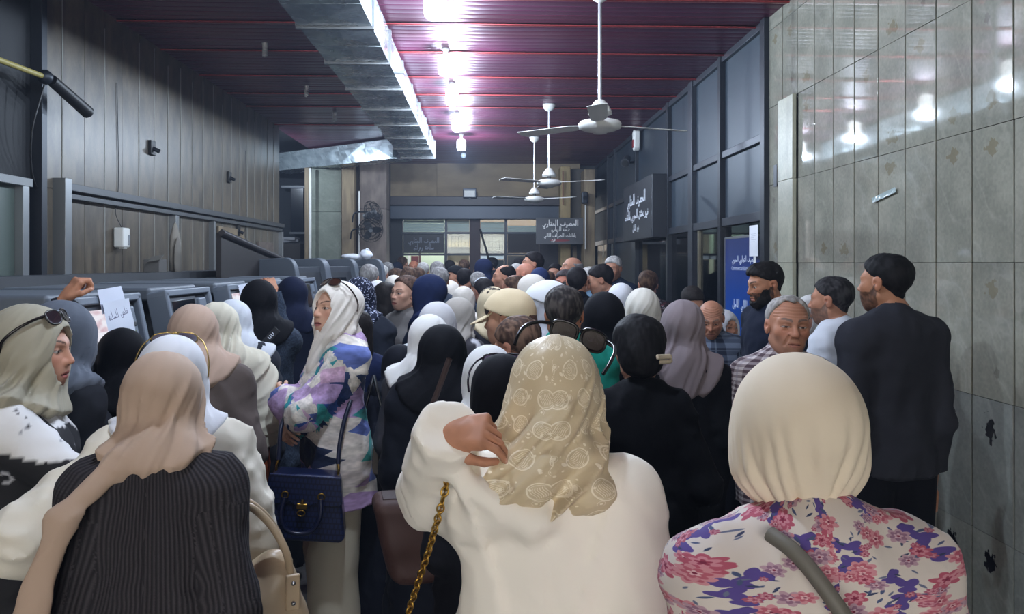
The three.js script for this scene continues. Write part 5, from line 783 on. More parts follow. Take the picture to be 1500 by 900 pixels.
// ---------- cloth prints ----------
const TX = {};
TX.floral = canvasTexture(768, 768, (g) => {
  const r = rng(12); g.fillStyle = '#d3c8be'; g.fillRect(0, 0, 768, 768);
  const wrap = (x, y, f) => { for (const dx of [-768, 0, 768]) for (const dy of [-768, 0, 768]) { g.save(); g.translate(x + dx, y + dy); f(); g.restore(); } };
  const flower = (x, y, R, cs, rot) => wrap(x, y, () => { g.rotate(rot); for (let ring = 0; ring < 3; ring++) { g.fillStyle = cs[ring % cs.length]; const n = 7 - ring, q = R * (1 - ring * 0.32); for (let k = 0; k < n; k++) { g.rotate(6.283 / n); g.beginPath(); g.ellipse(q * 0.55, 0, q * 0.48, q * 0.3, 0, 0, 7); g.fill(); } } g.fillStyle = '#7a2f46'; g.beginPath(); g.arc(0, 0, R * 0.13, 0, 7); g.fill(); });
  const leaf = (x, y, L, a, c) => wrap(x, y, () => { g.rotate(a); g.fillStyle = c; g.beginPath(); g.moveTo(0, 0); g.quadraticCurveTo(L * 0.5, -L * 0.28, L, 0); g.quadraticCurveTo(L * 0.5, L * 0.28, 0, 0); g.fill(); });
  const ribbon = (x, y, L, a) => wrap(x, y, () => { g.rotate(a); g.strokeStyle = '#4a3d78'; g.lineWidth = 18; g.lineCap = 'round'; g.beginPath(); g.moveTo(-L, 0); g.bezierCurveTo(-L * 0.4, -L * 0.7, L * 0.4, L * 0.6, L, -L * 0.1); g.stroke(); g.fillStyle = '#5a4b8b'; for (let k = -2; k < 3; k++) { g.beginPath(); g.ellipse(k * L * 0.4, (k % 2) * 18, 20, 12, k, 0, 7); g.fill(); } });
  for (let i = 0; i < 4; i++) for (let j = 0; j < 5; j++) { const x = (i + (j % 2) * 0.5) * 192 + r() * 40, y = j * 154 + r() * 30; for (let k = 0; k < 8; k++) flower(x + (r() - 0.5) * 140, y + (r() - 0.5) * 130, 19 + r() * 17, [['#c98a92', '#b4606f', '#d7aeb0'], ['#b0596b', '#c98792', '#963f55'], ['#b5949f', '#8f6a80', '#c9aab2']][Math.floor(r() * 3)], r() * 6); ribbon(x + 96, y + 40 + r() * 30, 34 + r() * 14, r() * 6); ribbon(x + 100, y + 110 + r() * 30, 26 + r() * 14, r() * 6); for (let k = 0; k < 15; k++) leaf(x + 96 + (r() - 0.5) * 130, y + 80 + (r() - 0.5) * 130, 16 + r() * 16, r() * 6.28, ['#3d4560', '#4d5878', '#6a6f86'][k % 3]); for (let k = 0; k < 4; k++) flower(x + 96 + (r() - 0.5) * 120, y + 96 + (r() - 0.5) * 120, 9 + r() * 7, ['#a5586c', '#c58c96'], r() * 6); }
});
TX.damask = canvasTexture(768, 768, (g) => {
  const r = rng(21); g.fillStyle = '#cdbb9a'; g.fillRect(0, 0, 768, 768); const lt = '#eee2c9';
  for (let i = 0; i < 3; i++) for (let j = 0; j < 3; j++) { const x = (i + 0.5 + (j % 2) * 0.5) % 3 * 256, y = (j + 0.5) * 256, R = 78 + r() * 18; for (const dx of [-768, 0, 768]) { g.save(); g.translate(x + dx, y); g.rotate(r() * 3); g.strokeStyle = lt; g.lineWidth = 9; g.beginPath(); g.ellipse(0, 0, R, R * 0.86, 0, 0, 7); g.stroke(); g.lineWidth = 3; g.beginPath(); g.arc(0, 0, R * 0.8, 0, 7); g.stroke(); for (let k = 0; k < 7; k++) { g.beginPath(); g.moveTo(-R * 0.55, (k - 3) * R * 0.16); g.bezierCurveTo(-R * 0.2, (k - 4.4) * R * 0.18, R * 0.2, (k - 1.6) * R * 0.18, R * 0.55, (k - 3) * R * 0.15); g.lineWidth = 4; g.stroke(); } g.restore(); } }
  for (let k = 0; k < 70; k++) { const x = r() * 768, y = r() * 768, R = 7 + r() * 15; g.fillStyle = lt; g.beginPath(); if (k % 3) g.arc(x, y, R * 0.6, 0, 7); else g.ellipse(x, y, R * 1.2, R * 0.7, r() * 3, 0, 7); g.fill(); if (k % 4 === 0) { g.strokeStyle = lt; g.lineWidth = 3; g.beginPath(); g.arc(x, y, R * 1.5, 0, 7); g.stroke(); } }
});
TX.watercolour = canvasTexture(1024, 1024, (g) => {
  const r = rng(33), cs = ['#2d8f93', '#37509a', '#1d2845', '#a98cb8', '#c7a3bb', '#5566a8', '#e0d8cc', '#d8cfc6', '#3aa09c', '#b79ac4', '#243560']; g.fillStyle = '#ddd5ca'; g.fillRect(0, 0, 1024, 1024);
  for (let k = 0; k < 105; k++) { const x = r() * 1024, y = r() * 1024, w = 120 + r() * 140, h = 80 + r() * 120, a = -0.6 + r() * 0.5 + (r() < 0.25 ? 1.2 : 0), c = cs[Math.floor(r() * cs.length)]; for (const dx of [-1024, 0, 1024]) for (const dy of [-1024, 0, 1024]) { g.save(); g.translate(x + dx, y + dy); g.rotate(a); g.globalAlpha = 0.93; g.fillStyle = c; g.beginPath(); if (k % 5 === 0) { for (let q = 0; q < 5; q++) { g.moveTo(q * w / 5, 0); g.arc(q * w / 5, h * 0.15, w / 7, 0, 7); } g.rect(-w / 10, 0, w, h * 0.6); } else { g.moveTo(-w / 2, -h / 2); g.lineTo(w / 2, -h / 2 + 14); g.lineTo(w / 2 - 10, h / 2); g.lineTo(-w / 2 + 12, h / 2 - 8); } g.fill(); g.restore(); } }
  const d = g.getImageData(0, 0, 1024, 1024); for (let i = 0; i < d.data.length; i += 4) { const x = (i / 4) % 1024, y = Math.floor(i / 4096), n = 1 + 0.13 * noise3(x / 30, y / 30, 1) + 0.08 * noise3(x / 9, y / 9, 4); for (let c = 0; c < 3; c++) d.data[i + c] = clamp(d.data[i + c] * n, 0, 255); } g.putImageData(d, 0, 0);
});
const plaid = (a, b, c, n, w) => texture(128, 128, (u, v) => { const s = (t) => (t * n) % 1 < w ? 1 : 0, q = (s(u) + s(v)) / 2, f = ((u * n + 0.25) % 1 < 0.08 || (v * n + 0.25) % 1 < 0.08) ? 0.4 : 0; return mix3(mix3(hex(a), hex(b), q), hex(c), f); });
TX.smallCheck = plaid(0xc9c0bd, 0x4e3f45, 0x8d8794, 4, 0.52); TX.bigCheck = plaid(0x2b3140, 0x6f7a8d, 0x9aa3b0, 2, 0.4);
TX.dots = canvasTexture(256, 256, (g) => { g.fillStyle = '#1c2133'; g.fillRect(0, 0, 256, 256); const r = rng(3); g.fillStyle = '#aab0c6'; for (let i = 0; i < 90; i++) { g.beginPath(); g.arc(r() * 256, r() * 256, 4 + r() * 3.5, 0, 7); g.fill(); } });
TX.rib = texture(64, 64, (u, v) => { const t = 0.5 + 0.5 * Math.sin(u * 6.283 * 4); return 0.25 + 0.75 * t * (0.85 + 0.15 * Math.sin(v * 6.283 * 8)); }, false); TX.ribColour = texture(64, 64, (u, v) => { const t = 0.5 + 0.5 * Math.sin(u * 6.283 * 4); return mix3(hex(0x2a282b), hex(0x423f42), t); });
TX.denim = texture(128, 128, (u, v) => mix3(hex(0x232a36), hex(0x414c5c), clamp(0.4 + fbm(u * 20, v * 20, 5, 3) + 0.3 * Math.sin((u + v) * 6.283 * 24), 0, 1)));
TX.speckle = canvasTexture(256, 256, (g) => { g.fillStyle = '#3c3436'; g.fillRect(0, 0, 256, 256); const r = rng(6); for (let i = 0; i < 260; i++) { g.fillStyle = ['#a89a9c', '#7d3f48', '#6e6f78', '#1c1a1d'][i % 4]; g.save(); g.translate(r() * 256, r() * 256); g.rotate(r() * 3); g.fillRect(-7, -3, 14, 5); g.restore(); } });
TX.weave = texture(64, 64, (u, v) => 0.5 + 0.25 * Math.sin(u * 6.283 * 8) + 0.25 * Math.sin(v * 6.283 * 8), false);
const woven = (c, r = 0.85, more = {}) => fabric(c, r, { bumpMap: TX.weave, bumpScale: 0.0004, key: 'w', ...more });
const paintMat = mat(0xffffff, 0.85, 0, { vertexColors: true, side: 2 });
const BLACK = 0x16171c, NAVY = 0x1a2136, CREAM = 0xe6dfd0, WHITE = 0xe3e4e6;

// ---------- nearest people ----------
person({ id: 'floral', px: 1166, top: 518, d: 1.25, face: 2, bow: 14, sh: 1.18, girth: 1.2, label: 'woman in a plain cream head scarf and a pink-and-violet flowered blouse, nearest at right', hs: 1.03, head: { hidden: true },
  cover: { mat: fabric(0xe2d3bb, 0.8, { sheen: 0.4 }), cell: 0.005, pad: 0.006, face: false, neckR: 0.068, neckR2: 0.07, drape: null, fold: 0.3, swirl: 0,
    post: (a, b, e, d) => { const t = sstep(0.06, -0.1, b), ang = Math.atan2(a, -(e + 0.02)); return d - t * (0.006 * Math.abs(Math.sin(ang * 9 + 3 * noise3(ang * 2, b * 8, 4))) + 0.004 * noise3(ang * 9, b * 5, 7)) + 0.012 * t * sstep(-0.06, -0.14, b) + 0.022 * sstep(-0.04, -0.15, b); } },
  wear: { mat: fabric(0xdddddd, 0.85, { map: TX.floral, key: 'floral' }), uv: 4.0, hem: 0.72, loose: 0.016 }, arms: ['bent', 'bent'], low: { colour: 0x202028, wide: 0.03 } });
person({ id: 'satin', px: 814, top: 487, d: 1.6, face: 8, bow: 10, turn: -12, sh: 1.0, girth: 1.06, label: 'woman in a shiny patterned beige head scarf and cream top, pinching her collar', head: { hidden: true },
  cover: { mat: fabric(0xcbbda2, 0.4, { map: TX.damask, sheen: 0.1, key: 'damask' }), uv: 6.2, cell: 0.0046, face: true, open: [0.05, 0.075, 0.06], neckR: 0.09, neckR2: 0.1, drape: [0.115, 0.105, 0.14], dropAt: [0.0, 0.0, -0.03], lift: 0.012, fold: 0.9, swirl: 6, nape: [0.08, 0.06, 0.08, 0.09, 0.06],
    extra: [[[0.0, 1.5, -0.08], [0.01, 1.36, -0.13], 0.035, 0.045, 0.8], [[-0.06, 1.43, -0.07], [-0.085, 1.36, -0.1], 0.04, 0.04, 0.8], [[0.07, 1.4, -0.09], [0.1, 1.36, -0.12], 0.03, 0.028, 0.9]],
    post: (a, b, e, d, th, x, y, z) => { const s = Math.sin((a * 0.75 + b) * 62 + 2 * noise3(a * 12, b * 12, e * 12)), t = sstep(0.07, -0.08, b); d -= 0.0045 * t * s * Math.abs(s); d = SMAX(d, -CAP(a, b, e, 0.115, -0.25, -0.155, 0.1, -0.19, -0.09, 0.02, 0.008), 0.012); return SMAX(d, -CAP(a, b, e, -0.045, -0.27, -0.19, -0.03, -0.2, -0.12, 0.021, 0.008), 0.012); } },
  wear: { mat: woven(0xf3ecdf, 0.8), extra: [[[0.1, 1.31, -0.09], [0.155, 1.385, -0.13], 0.045, 0.012], [[0.03, 1.3, -0.12], [0.14, 1.37, -0.135], 0.035, 0.012]], hem: 0.72, loose: 0.022, sleeve: 0.016, fold: 0.8, cell: 0.0085, cuffBack: -0.06, post: (x, y, z, d, J) => { if (z > 0) return d; const e = Math.abs(x - 0.015) - (y - 0.86) * 0.3; return d - 0.013 * sstep(-0.004, 0.004, e) * sstep(1.45, 1.2, y); } },
  arms: [[[0.145, -0.035, 0.13], [-0.085, 0.195, -0.25]], 'bent'], hands: [{ pose: 'collar', dir: [-0.95, 0.12, -0.22], back: [0.15, 0.75, -0.6] }, null], low: { colour: 0x8f8a80, wide: 0.04 } });
person({ id: 'knit', px: 238, top: 510, d: 1.82, face: -10, lean: 8, bow: 22, turn: 5, label: 'woman in a beige head scarf and dark grey ribbed sweater, seen from behind at left', head: { hidden: true }, sh: 0.96, girth: 1.02,
  cover: { mat: fabric(0xb59d8a, 0.75, { sheen: 0.4 }), cell: 0.0056, face: false, drape: [0.13, 0.11, 0.14], dropAt: [0, 0.03, 0], fold: 0.9, swirl: 3, extra: [[[0.07, 1.4, -0.1], [0.17, 1.28, -0.15], 0.028, 0.028, 0.6], [[0.17, 1.28, -0.15], [0.235, 1.03, -0.15], 0.028, 0.034, 0.5]] },
  wear: { mat: fabric(0x333134, 0.95, { map: TX.ribColour, bumpMap: TX.rib, bumpScale: 0.003, key: 'rib' }), uv: 22, hem: 0.7, loose: 0.028, fold: 0.8, name: 'sweater' }, arms: ['bent', 'down'], low: { skirt: 0.22, colour: BLACK } });
person({ id: 'elbow', px: 252, top: 488, d: 2.16, face: -15, lean: 8, bow: 12, label: 'woman in a white head scarf and cream top, elbow stuck out, behind the grey sweater', head: { hidden: true }, girth: 1.1,
  cover: { colour: 0xd9dade, face: true, drape: [0.16, 0.12, 0.15], fold: 0.7 }, wear: { mat: woven(0xdfd8c8, 0.85), hem: 0.75, loose: 0.02, sleeve: 0.02, fold: 1.5 }, arms: [[[0.195, -0.18, -0.15], [-0.17, -0.16, 0.17]], [[-0.1, -0.26, -0.02], [0.05, -0.1, 0.2]]], low: { skirt: 0.23, colour: 0x1d1c20 } });
person({ id: 'olive', px: 46, top: 443, d: 2.32, hs: 1.06, face: 72, bow: 4, turn: -14, label: 'smiling woman in an olive-grey head scarf and black-and-white flowered blouse, far left', sh: 1.05, girth: 1.1, head: { skin: 0xbf8f78, face: { lip: 0xa95a58 } }, faceCell: 0.003,
  cover: { mat: woven(0xa39d8b, 0.8), cell: 0.0056, open: [0.058, 0.086, 0.085], drape: [0.2, 0.13, 0.2], dropAt: [0, 0.01, 0], lift: 0.01, fold: 1.2, swirl: 5 },
  wear: { mat: paintMat, cell: 0.0065, hem: 0.3, hemR: 0.2, loose: 0.022, name: 'blouse', paint: (x, y, z) => { const n = noise3(x * 9 + 2, y * 9, z * 9), m2 = noise3(x * 21, y * 21 + 5, z * 21), low = sstep(1.2, 1.15, y + n * 0.1), a = Math.abs(n * 0.9 + m2 * 0.45 + 0.02); const w = [0.74, 0.73, 0.72], k = [0.012, 0.012, 0.015]; if (low > 0.5) return Math.abs(m2 + n * 0.6 - 0.5) < 0.07 ? [0.45, 0.45, 0.48] : k; const leaf = 0.36 - Math.abs(noise3(x * 13 + y * 7, y * 15 + 3, z * 13)) * 1.9 + n * 0.75; return leaf > 0.16 && y < 1.37 ? (leaf < 0.2 ? [0.3, 0.3, 0.32] : k) : w; } },
  arms: ['bent', 'reach'], low: null });
person({ id: 'slate', px: 92, top: 437, d: 2.62, face: 25, bow: 5, label: 'woman in a slate-grey head scarf resting her fist on the nearest cash machine', head: { hidden: true }, cover: { colour: 0x5c626d, fold: 0.7 }, wear: { colour: 0x24262c, hem: 0.08, hemR: 0.23 }, arms: [[[0.15, 0.14, 0.2], [-0.06, 0.2, 0.02]], 'bent'], hands: [{ pose: 'grip', dir: [-0.35, 0.8, 0.4], back: [0.2, 0.5, -0.7] }, null] });
person({ px: 178, top: 478, d: 3.04, face: -35, lean: 12, bow: 18, label: 'small woman all in black bending to the nearest cash machine', head: { hidden: true }, cover: { colour: 0x101014, fold: 0.5 }, wear: { colour: 0x121318, hem: 0.06, hemR: 0.21 }, arms: ['bent', 'bent'] });
person({ px: 283, top: 443, d: 3.02, face: -22, lean: 14, bow: 20, turn: 10, label: 'woman in a pinkish beige head scarf and taupe coat, facing the second cash machine', head: { hidden: true }, girth: 1.12, cover: { colour: 0xb39a89, face: true, fold: 0.8, cell: 0.0055, drape: [0.16, 0.13, 0.16] }, wear: { mat: woven(0x5f5551, 0.9), hem: 0.2, hemR: 0.26, loose: 0.03, name: 'coat' }, arms: ['bent', 'bent'] });
person({ px: 318, top: 440, d: 3.42, face: -30, lean: 8, bow: 25, label: 'woman in a long ivory lace-edged head scarf, beside the taupe coat', head: { hidden: true }, cover: { mat: woven(0xcfc9b6, 0.85), fold: 1.3, drape: [0.26, 0.42, 0.24], dropAt: [-0.08, -0.08, -0.04], lift: 0.01, swirl: 3, cell: 0.006, face: true }, wear: { colour: 0x9c4f31, hem: 0.1, hemR: 0.2 }, arms: ['bent', 'bent'] });
person({ px: 340, top: 437, d: 3.85, face: -40, lean: 10, bow: 28, label: 'woman in a bluish white head scarf bowed over the third cash machine', head: { hidden: true }, cover: { colour: 0xcdd1d8, fold: 0.7 }, wear: { colour: 0x2d2f36, hem: 0.1 }, arms: ['bent', 'bent'] });
person({ id: 'denim', px: 379, top: 408, d: 4.2, face: -30, bow: 10, label: 'woman in a black head scarf and grey denim jacket, hand raised to the machine', head: { hidden: true }, cover: { colour: 0x121216, fold: 0.5, drape: [0.17, 0.14, 0.17] }, wear: { mat: fabric(0x3a4452, 0.9, { map: TX.denim, key: 'denim' }), uv: 8, hem: 0.62, loose: 0.03, name: 'jacket' }, low: { skirt: 0.24, colour: 0x12141c }, arms: ['bent', [[-0.03, 0.04, 0.25], [0.02, 0.22, 0.05]]], hands: [null, { pose: 'grip', dir: [0.3, 0.9, 0.4], back: [0, 0.3, -1] }] });
person({ px: 428, top: 404, d: 4.9, face: -28, bow: 14, girth: 1.1, label: 'woman in a navy head scarf and navy coat at the fourth cash machine', head: { hidden: true }, cover: { colour: 0x171d33, fold: 0.7 }, wear: { colour: 0x171c2e, hem: 0.1, hemR: 0.21 }, arms: ['bent', 'bent'] });
// ---------- the woman with the blue handbag and her neighbours ----------
person({ id: 'colour', px: 494, top: 410, d: 3.4, face: -114, bow: -7, turn: 24, tilt: 2, label: 'woman in a white head scarf and colourful patchwork-print tunic, arms folded', head: { skin: 0xc79c83, face: { lip: 0xa8585a, brow: 0x2e211c, nose: 0.9, gaze: -0.002 } }, faceCell: 0.0028, girth: 1.02,
  cover: { mat: woven(0xded8cf, 0.8), cell: 0.0052, open: [0.066, 0.088, 0.098], openY: 0.006, fold: 1.2, swirl: 6, neckR: 0.07, neckR2: 0.075, drape: [0.1, 0.07, 0.11], dropAt: [0, 0.03, 0.03], extra: [[[0.02, 1.4, 0.08], [0.03, 1.29, 0.12], 0.042, 0.034, 0.6]] },
  wear: { mat: fabric(0xdddddd, 0.75, { map: TX.watercolour, key: 'water' }), uv: 1.35, cell: 0.009, hem: 0.7, hemR: 0.21, loose: 0.03, fold: 1.4, collar: true, name: 'tunic', cuffBack: 0.15, sleeve: 0.01 }, low: { mat: woven(0xc4bca9, 0.9), wide: 0.045, loose: 0.02 }, shoe: 0xb8b0a0, arms: [[[0.02, -0.2, 0.2], [-0.22, 0.04, 0.04]], [[-0.03, -0.24, 0.12], [0.21, -0.03, 0.12]]], hands: [{ pose: 'relaxed', back: [0.5, 0.3, 1] }, { pose: 'relaxed', dir: [1, -0.15, 0.1], back: [0.2, 0.5, 1] }] });
person({ px: 521, top: 452, d: 3.85, face: -15, label: 'woman in a long navy dress with dark hair, hidden behind the patchwork tunic', head: { hidden: true, style: 'long', hair: 0x140f0e, skin: 0xb98a70 }, wear: { colour: 0x1b2444, hem: 0.12, hemR: 0.21, name: 'dress' }, arms: ['bent', 'down'] });
person({ id: 'dotted', px: 527, top: 404, d: 4.65, face: 10, bow: 6, girth: 1.12, label: 'woman in a dark dotted head scarf and black jacket, hands clasped behind her back', head: { hidden: true }, cover: { mat: fabric(0x222638, 0.85, { map: TX.dots, key: 'dots' }), uv: 7, fold: 0.5, drape: [0.15, 0.14, 0.16] }, wear: { colour: 0x20242e, rough: 0.6, hem: 0.66, loose: 0.035, name: 'jacket' }, low: { skirt: 0.24, colour: 0x171820 }, arms: ['behind', 'behind'], hands: [{ pose: 'relaxed', back: [0, 0, -1] }, { pose: 'relaxed', back: [0, 0, -1] }] });
person({ px: 648, top: 475, d: 3.05, face: 8, bow: 14, girth: 1.14, label: 'woman in a large plain black head scarf and long black coat, centre left', head: { hidden: true }, cover: { colour: 0x101116, pad: 0.006, fold: 0.5, drape: [0.19, 0.16, 0.18], face: false }, wear: { mat: woven(0x161922, 0.8), hem: 0.06, hemR: 0.26, loose: 0.04, name: 'coat' }, arms: ['bent', 'bent'] });
person({ px: 585, top: 502, d: 3.75, face: -12, lean: 22, bow: 25, label: 'woman in a long dark navy cloak, left of the large black head scarf', head: { hidden: true }, cover: { colour: 0x14161e, fold: 0.5 }, wear: { colour: 0x151823, hem: 0.06, hemR: 0.27, loose: 0.04 }, arms: ['bent', 'bent'] });
person({ px: 629, top: 458, d: 3.42, face: 12, bow: 20, label: 'woman in a white head scarf just behind the large black one', head: { hidden: true }, cover: { colour: 0xdcdcda, fold: 0.6, drape: [0.19, 0.2, 0.18] }, wear: { colour: 0x3a3a40, hem: 0.1 }, arms: ['bent', 'bent'] });
person({ px: 641, top: 440, d: 3.95, face: 25, bow: 22, label: 'woman in a pale grey-white head scarf, next behind the white one', head: { hidden: true }, cover: { colour: 0xc6c6c9, fold: 0.7 }, wear: { colour: 0x2a2b33, hem: 0.1 }, arms: ['bent', 'bent'] });
person({ px: 672, top: 434, d: 4.5, face: 30, bow: 18, label: 'woman in a grey-beige head scarf and dark track jacket with a white sleeve stripe', head: { hidden: true }, cover: { colour: 0xa9a39b, fold: 0.8, drape: [0.13, 0.1, 0.14] }, wear: { mat: paintMat, cell: 0.009, hem: 0.7, name: 'track_jacket', loose: 0.03, paint: (x, y, z, J) => { const s = J.sh[1], e = J.el[1]; const dd = Math.hypot(x - lerp(s.x, e.x, 0.5), 0) ; return x < s.x - 0.02 && Math.abs(z - lerp(s.z, e.z, clamp((s.y - y) / 0.3, 0, 1)) + 0.028) < 0.02 ? [0.5, 0.5, 0.53] : [0.035, 0.032, 0.04]; } }, arms: ['down', 'down'] });
person({ id: 'navyprofile', px: 627, top: 400, d: 4.9, face: -72, turn: 4, girth: 1.1, label: 'woman in a deep navy head scarf turned left, close to the girl without a scarf', head: { skin: 0xb98872, face: {} }, cover: { colour: 0x1b2545, fold: 0.9, drape: [0.2, 0.18, 0.2], open: [0.055, 0.08, 0.07] }, wear: { colour: 0x191f33, hem: 0.1, hemR: 0.21, loose: 0.035 }, arms: ['bent', 'bent'] });
person({ px: 593, top: 403, d: 5.4, face: -140, turn: 0, tilt: -4, label: 'young woman with brown hair pulled back and no scarf, facing left', head: { style: 'tied', hair: 0x3b2c26, hair2: 0x6a5348, skin: 0xc49a84, face: { brow: 0x3a2a22 } }, faceCell: 0.0035, wear: { colour: 0x6d6a68, hem: 0.7 }, arms: ['bent', 'bent'] });
person({ px: 566, top: 413, d: 5.7, face: 25, label: 'woman with long dark hair and a black jacket, left of the young woman', head: { hidden: true, style: 'long', hair: 0x15110f }, wear: { colour: 0x1b1d24, hem: 0.6, loose: 0.035 }, arms: ['bent', 'bent'] });
person({ px: 553, top: 410, d: 6.3, face: 160, bow: 10, label: 'woman in a white head scarf facing the camera behind the dotted scarf', head: { skin: 0xb98a74 }, cover: { colour: 0xd2d4da, fold: 0.6 }, wear: { colour: 0x2c2d35, hem: 0.1 }, arms: ['bent', 'bent'] });
// ---------- centre ----------
person({ id: 'purple', px: 735, top: 515, d: 2.22, face: 5, bow: 10, label: 'woman in a black head scarf with purple sunglasses, half hidden by the satin scarf', head: { hidden: true }, cover: { colour: 0x131318, fold: 0.5 }, wear: { colour: 0x17181e, hem: 0.06, hemR: 0.21 }, arms: ['bent', 'bent'] });
person({ px: 716, top: 503, d: 2.62, face: 0, bow: 12, label: 'woman in a white head scarf left of the purple sunglasses', head: { hidden: true }, cover: { colour: 0xd9d9d8, fold: 0.6, drape: [0.2, 0.2, 0.18], face: false }, wear: { colour: 0x2c3046, hem: 0.06, hemR: 0.21 }, arms: ['bent', 'bent'] });
person({ px: 758, top: 463, d: 3.0, face: -50, bow: 16, hs: 0.98, label: 'person with thin light brown hair, below the beige cap', head: { style: 'short', hair: 0x3f2f28, hair2: 0x7c6252, skin: 0xb5836a, thick: 0.013 }, wear: { colour: 0x33343b, hem: 0.75 }, arms: ['down', 'down'] });
person({ id: 'capper', px: 744, top: 428, d: 3.5, face: -68, bow: 4, label: 'person in a beige peaked cap turned left, nearer of two beige caps', sex: 'f', head: { style: 'tied', hair: 0x4b382f, skin: 0xb88a70, face: { brow: 0x3a2a24 } }, cap: { colour: 0xd9c7a4, pad: 0.008, brim: 0.085, droop: 0.45, edge: 0.03 }, wear: { mat: fabric(0x888888, 0.9, { map: TX.speckle, key: 'speckle' }), uv: 6, hem: 0.7 }, arms: ['bent', 'bent'] });
person({ px: 721, top: 418, d: 4.8, face: -20, label: 'woman in a round beige cap, farther of two beige caps', head: { hidden: true, style: 'tied', hair: 0x2a2220 }, cover: { colour: 0xd2c3a3, fold: 0.3, drape: [0.15, 0.12, 0.15] }, wear: { colour: 0x303038, hem: 0.6 }, arms: ['bent', 'bent'] });
person({ px: 826, top: 418, d: 3.3, face: 5, sex: 'm', label: 'man with short dark greying hair and a teal polo shirt, behind the satin scarf', head: { hidden: true, style: 'short', hair: 0x231f1f, hair2: 0x4d4743, thick: 0.012, skin: 0xb57a5e }, wear: { colour: 0x1d8d7c, short: 0.75, collar: true, hem: 0.75 }, arms: ['down', 'down'] });
person({ px: 800, top: 413, d: 3.9, face: -75, label: 'woman in a white peaked cap over a pale scarf, left of the teal polo', head: { hidden: true }, cover: { colour: 0xb9bac0, fold: 0.8, drape: [0.2, 0.25, 0.19] }, cap: { colour: 0xe0e3e8, pad: 0.009, brim: 0.05, droop: 0.4 }, wear: { colour: 0x3a4150, hem: 0.1 }, arms: ['bent', 'bent'] });
person({ px: 884, top: 427, d: 3.65, face: 0, girth: 1.1, label: 'woman in a smooth black head scarf right of the teal polo', head: { hidden: true }, cover: { colour: 0x121217, pad: 0.006, fold: 0.4, drape: [0.19, 0.2, 0.18], face: false }, wear: { colour: 0x14151a, hem: 0.06, hemR: 0.21 }, arms: ['bent', 'bent'] });
person({ id: 'updo', px: 936, top: 467, d: 2.7, face: 6, bow: 8, girth: 1.08, label: 'woman with black hair pinned up by a cream clip, in a black dress', head: { hidden: true, style: 'tied', hair: 0x0d0c0e, thick: 0.026, skin: 0xb98a72 }, wear: { mat: woven(0x121317, 0.85), hem: 0.06, hemR: 0.26, name: 'dress' }, arms: [[[0.07, -0.26, -0.11], [-0.1, -0.07, -0.13]], [[-0.1, -0.26, -0.02], [0.03, -0.05, 0.22]]], hands: [{ pose: 'relaxed', back: [0, 0.2, -1] }, null] });
person({ px: 999, top: 437, d: 3.35, face: 0, bow: 4, label: 'woman in a mauve-grey head scarf and black abaya, beside the bald man', head: { hidden: true }, cover: { mat: woven(0x82777a, 0.85), cell: 0.0055, fold: 0.9, face: false, drape: [0.165, 0.21, 0.17], swirl: 3 }, wear: { mat: woven(0x131418, 0.85), hem: 0.06, hemR: 0.21 }, arms: ['bent', 'bent'] });
person({ px: 941, top: 420, d: 4.2, face: 8, label: 'woman in a long ivory head scarf between the black and mauve ones', head: { hidden: true }, cover: { mat: woven(0xd8d4c8, 0.85), fold: 1.0, face: false, drape: [0.25, 0.28, 0.2], cell: 0.006 }, wear: { colour: 0xb9b9ba, hem: 0.06 }, arms: ['bent', 'bent'] });
person({ px: 910, top: 413, d: 5.3, face: 15, label: 'woman in a bright white head scarf, left behind the ivory one', head: { hidden: true }, cover: { colour: 0xdadce2, fold: 0.8, drape: [0.2, 0.25, 0.2] }, wear: { colour: 0x9a9aa0, hem: 0.1 }, arms: ['bent', 'bent'] });
// ---------- right side ----------
person({ id: 'baldcheck', px: 1042, top: 438, d: 4.9, face: 198, bow: 22, sex: 'm', label: 'bald elderly man in a dark blue checked shirt looking down', head: { style: 'bald', hair: 0x6b625c, skin: 0xb07c62, face: { old: 1.3, stubble: 0.15, brow: 0x6a5a50, squint: 0.0026, nose: 1.15 } }, faceCell: 0.003, wear: { mat: fabric(0x888888, 0.85, { map: TX.bigCheck, key: 'big' }), uv: 6.5, hem: 0.75, collar: true, cell: 0.011 }, arms: ['down', 'bent'], low: { colour: 0x23252c } });
person({ px: 1014, top: 419, d: 5.8, face: 170, bow: 30, sex: 'm', label: 'dark-haired man with bowed head, behind the bald man', head: { style: 'short', hair: 0x1d1917, skin: 0xb07d64 }, wear: { colour: 0x2d2f38 }, arms: ['down', 'down'] });
person({ px: 1062, top: 452, d: 5.25, face: 160, label: 'person in a pale grey scarf, almost hidden behind the bald man', head: { hidden: true }, cover: { colour: 0xb6b6ba }, wear: { colour: 0x55565f } });
person({ id: 'beard', px: 1121, top: 384, d: 4.25, hs: 0.92, face: -100, bow: 12, sex: 'm', label: 'young man with thick black hair and full beard in front of the poster, looking left', head: { style: 'short', hair: 0x0f0d0d, thick: 0.014, quiff: 0.012, beard: 0x120f0e, beardLen: 0.012, skin: 0xa87558, face: { stubble: 0.97, stubbleColour: 0x1a1513 } }, faceCell: 0.003, wear: { colour: 0x1c2130 }, arms: ['bent', 'bent'] });
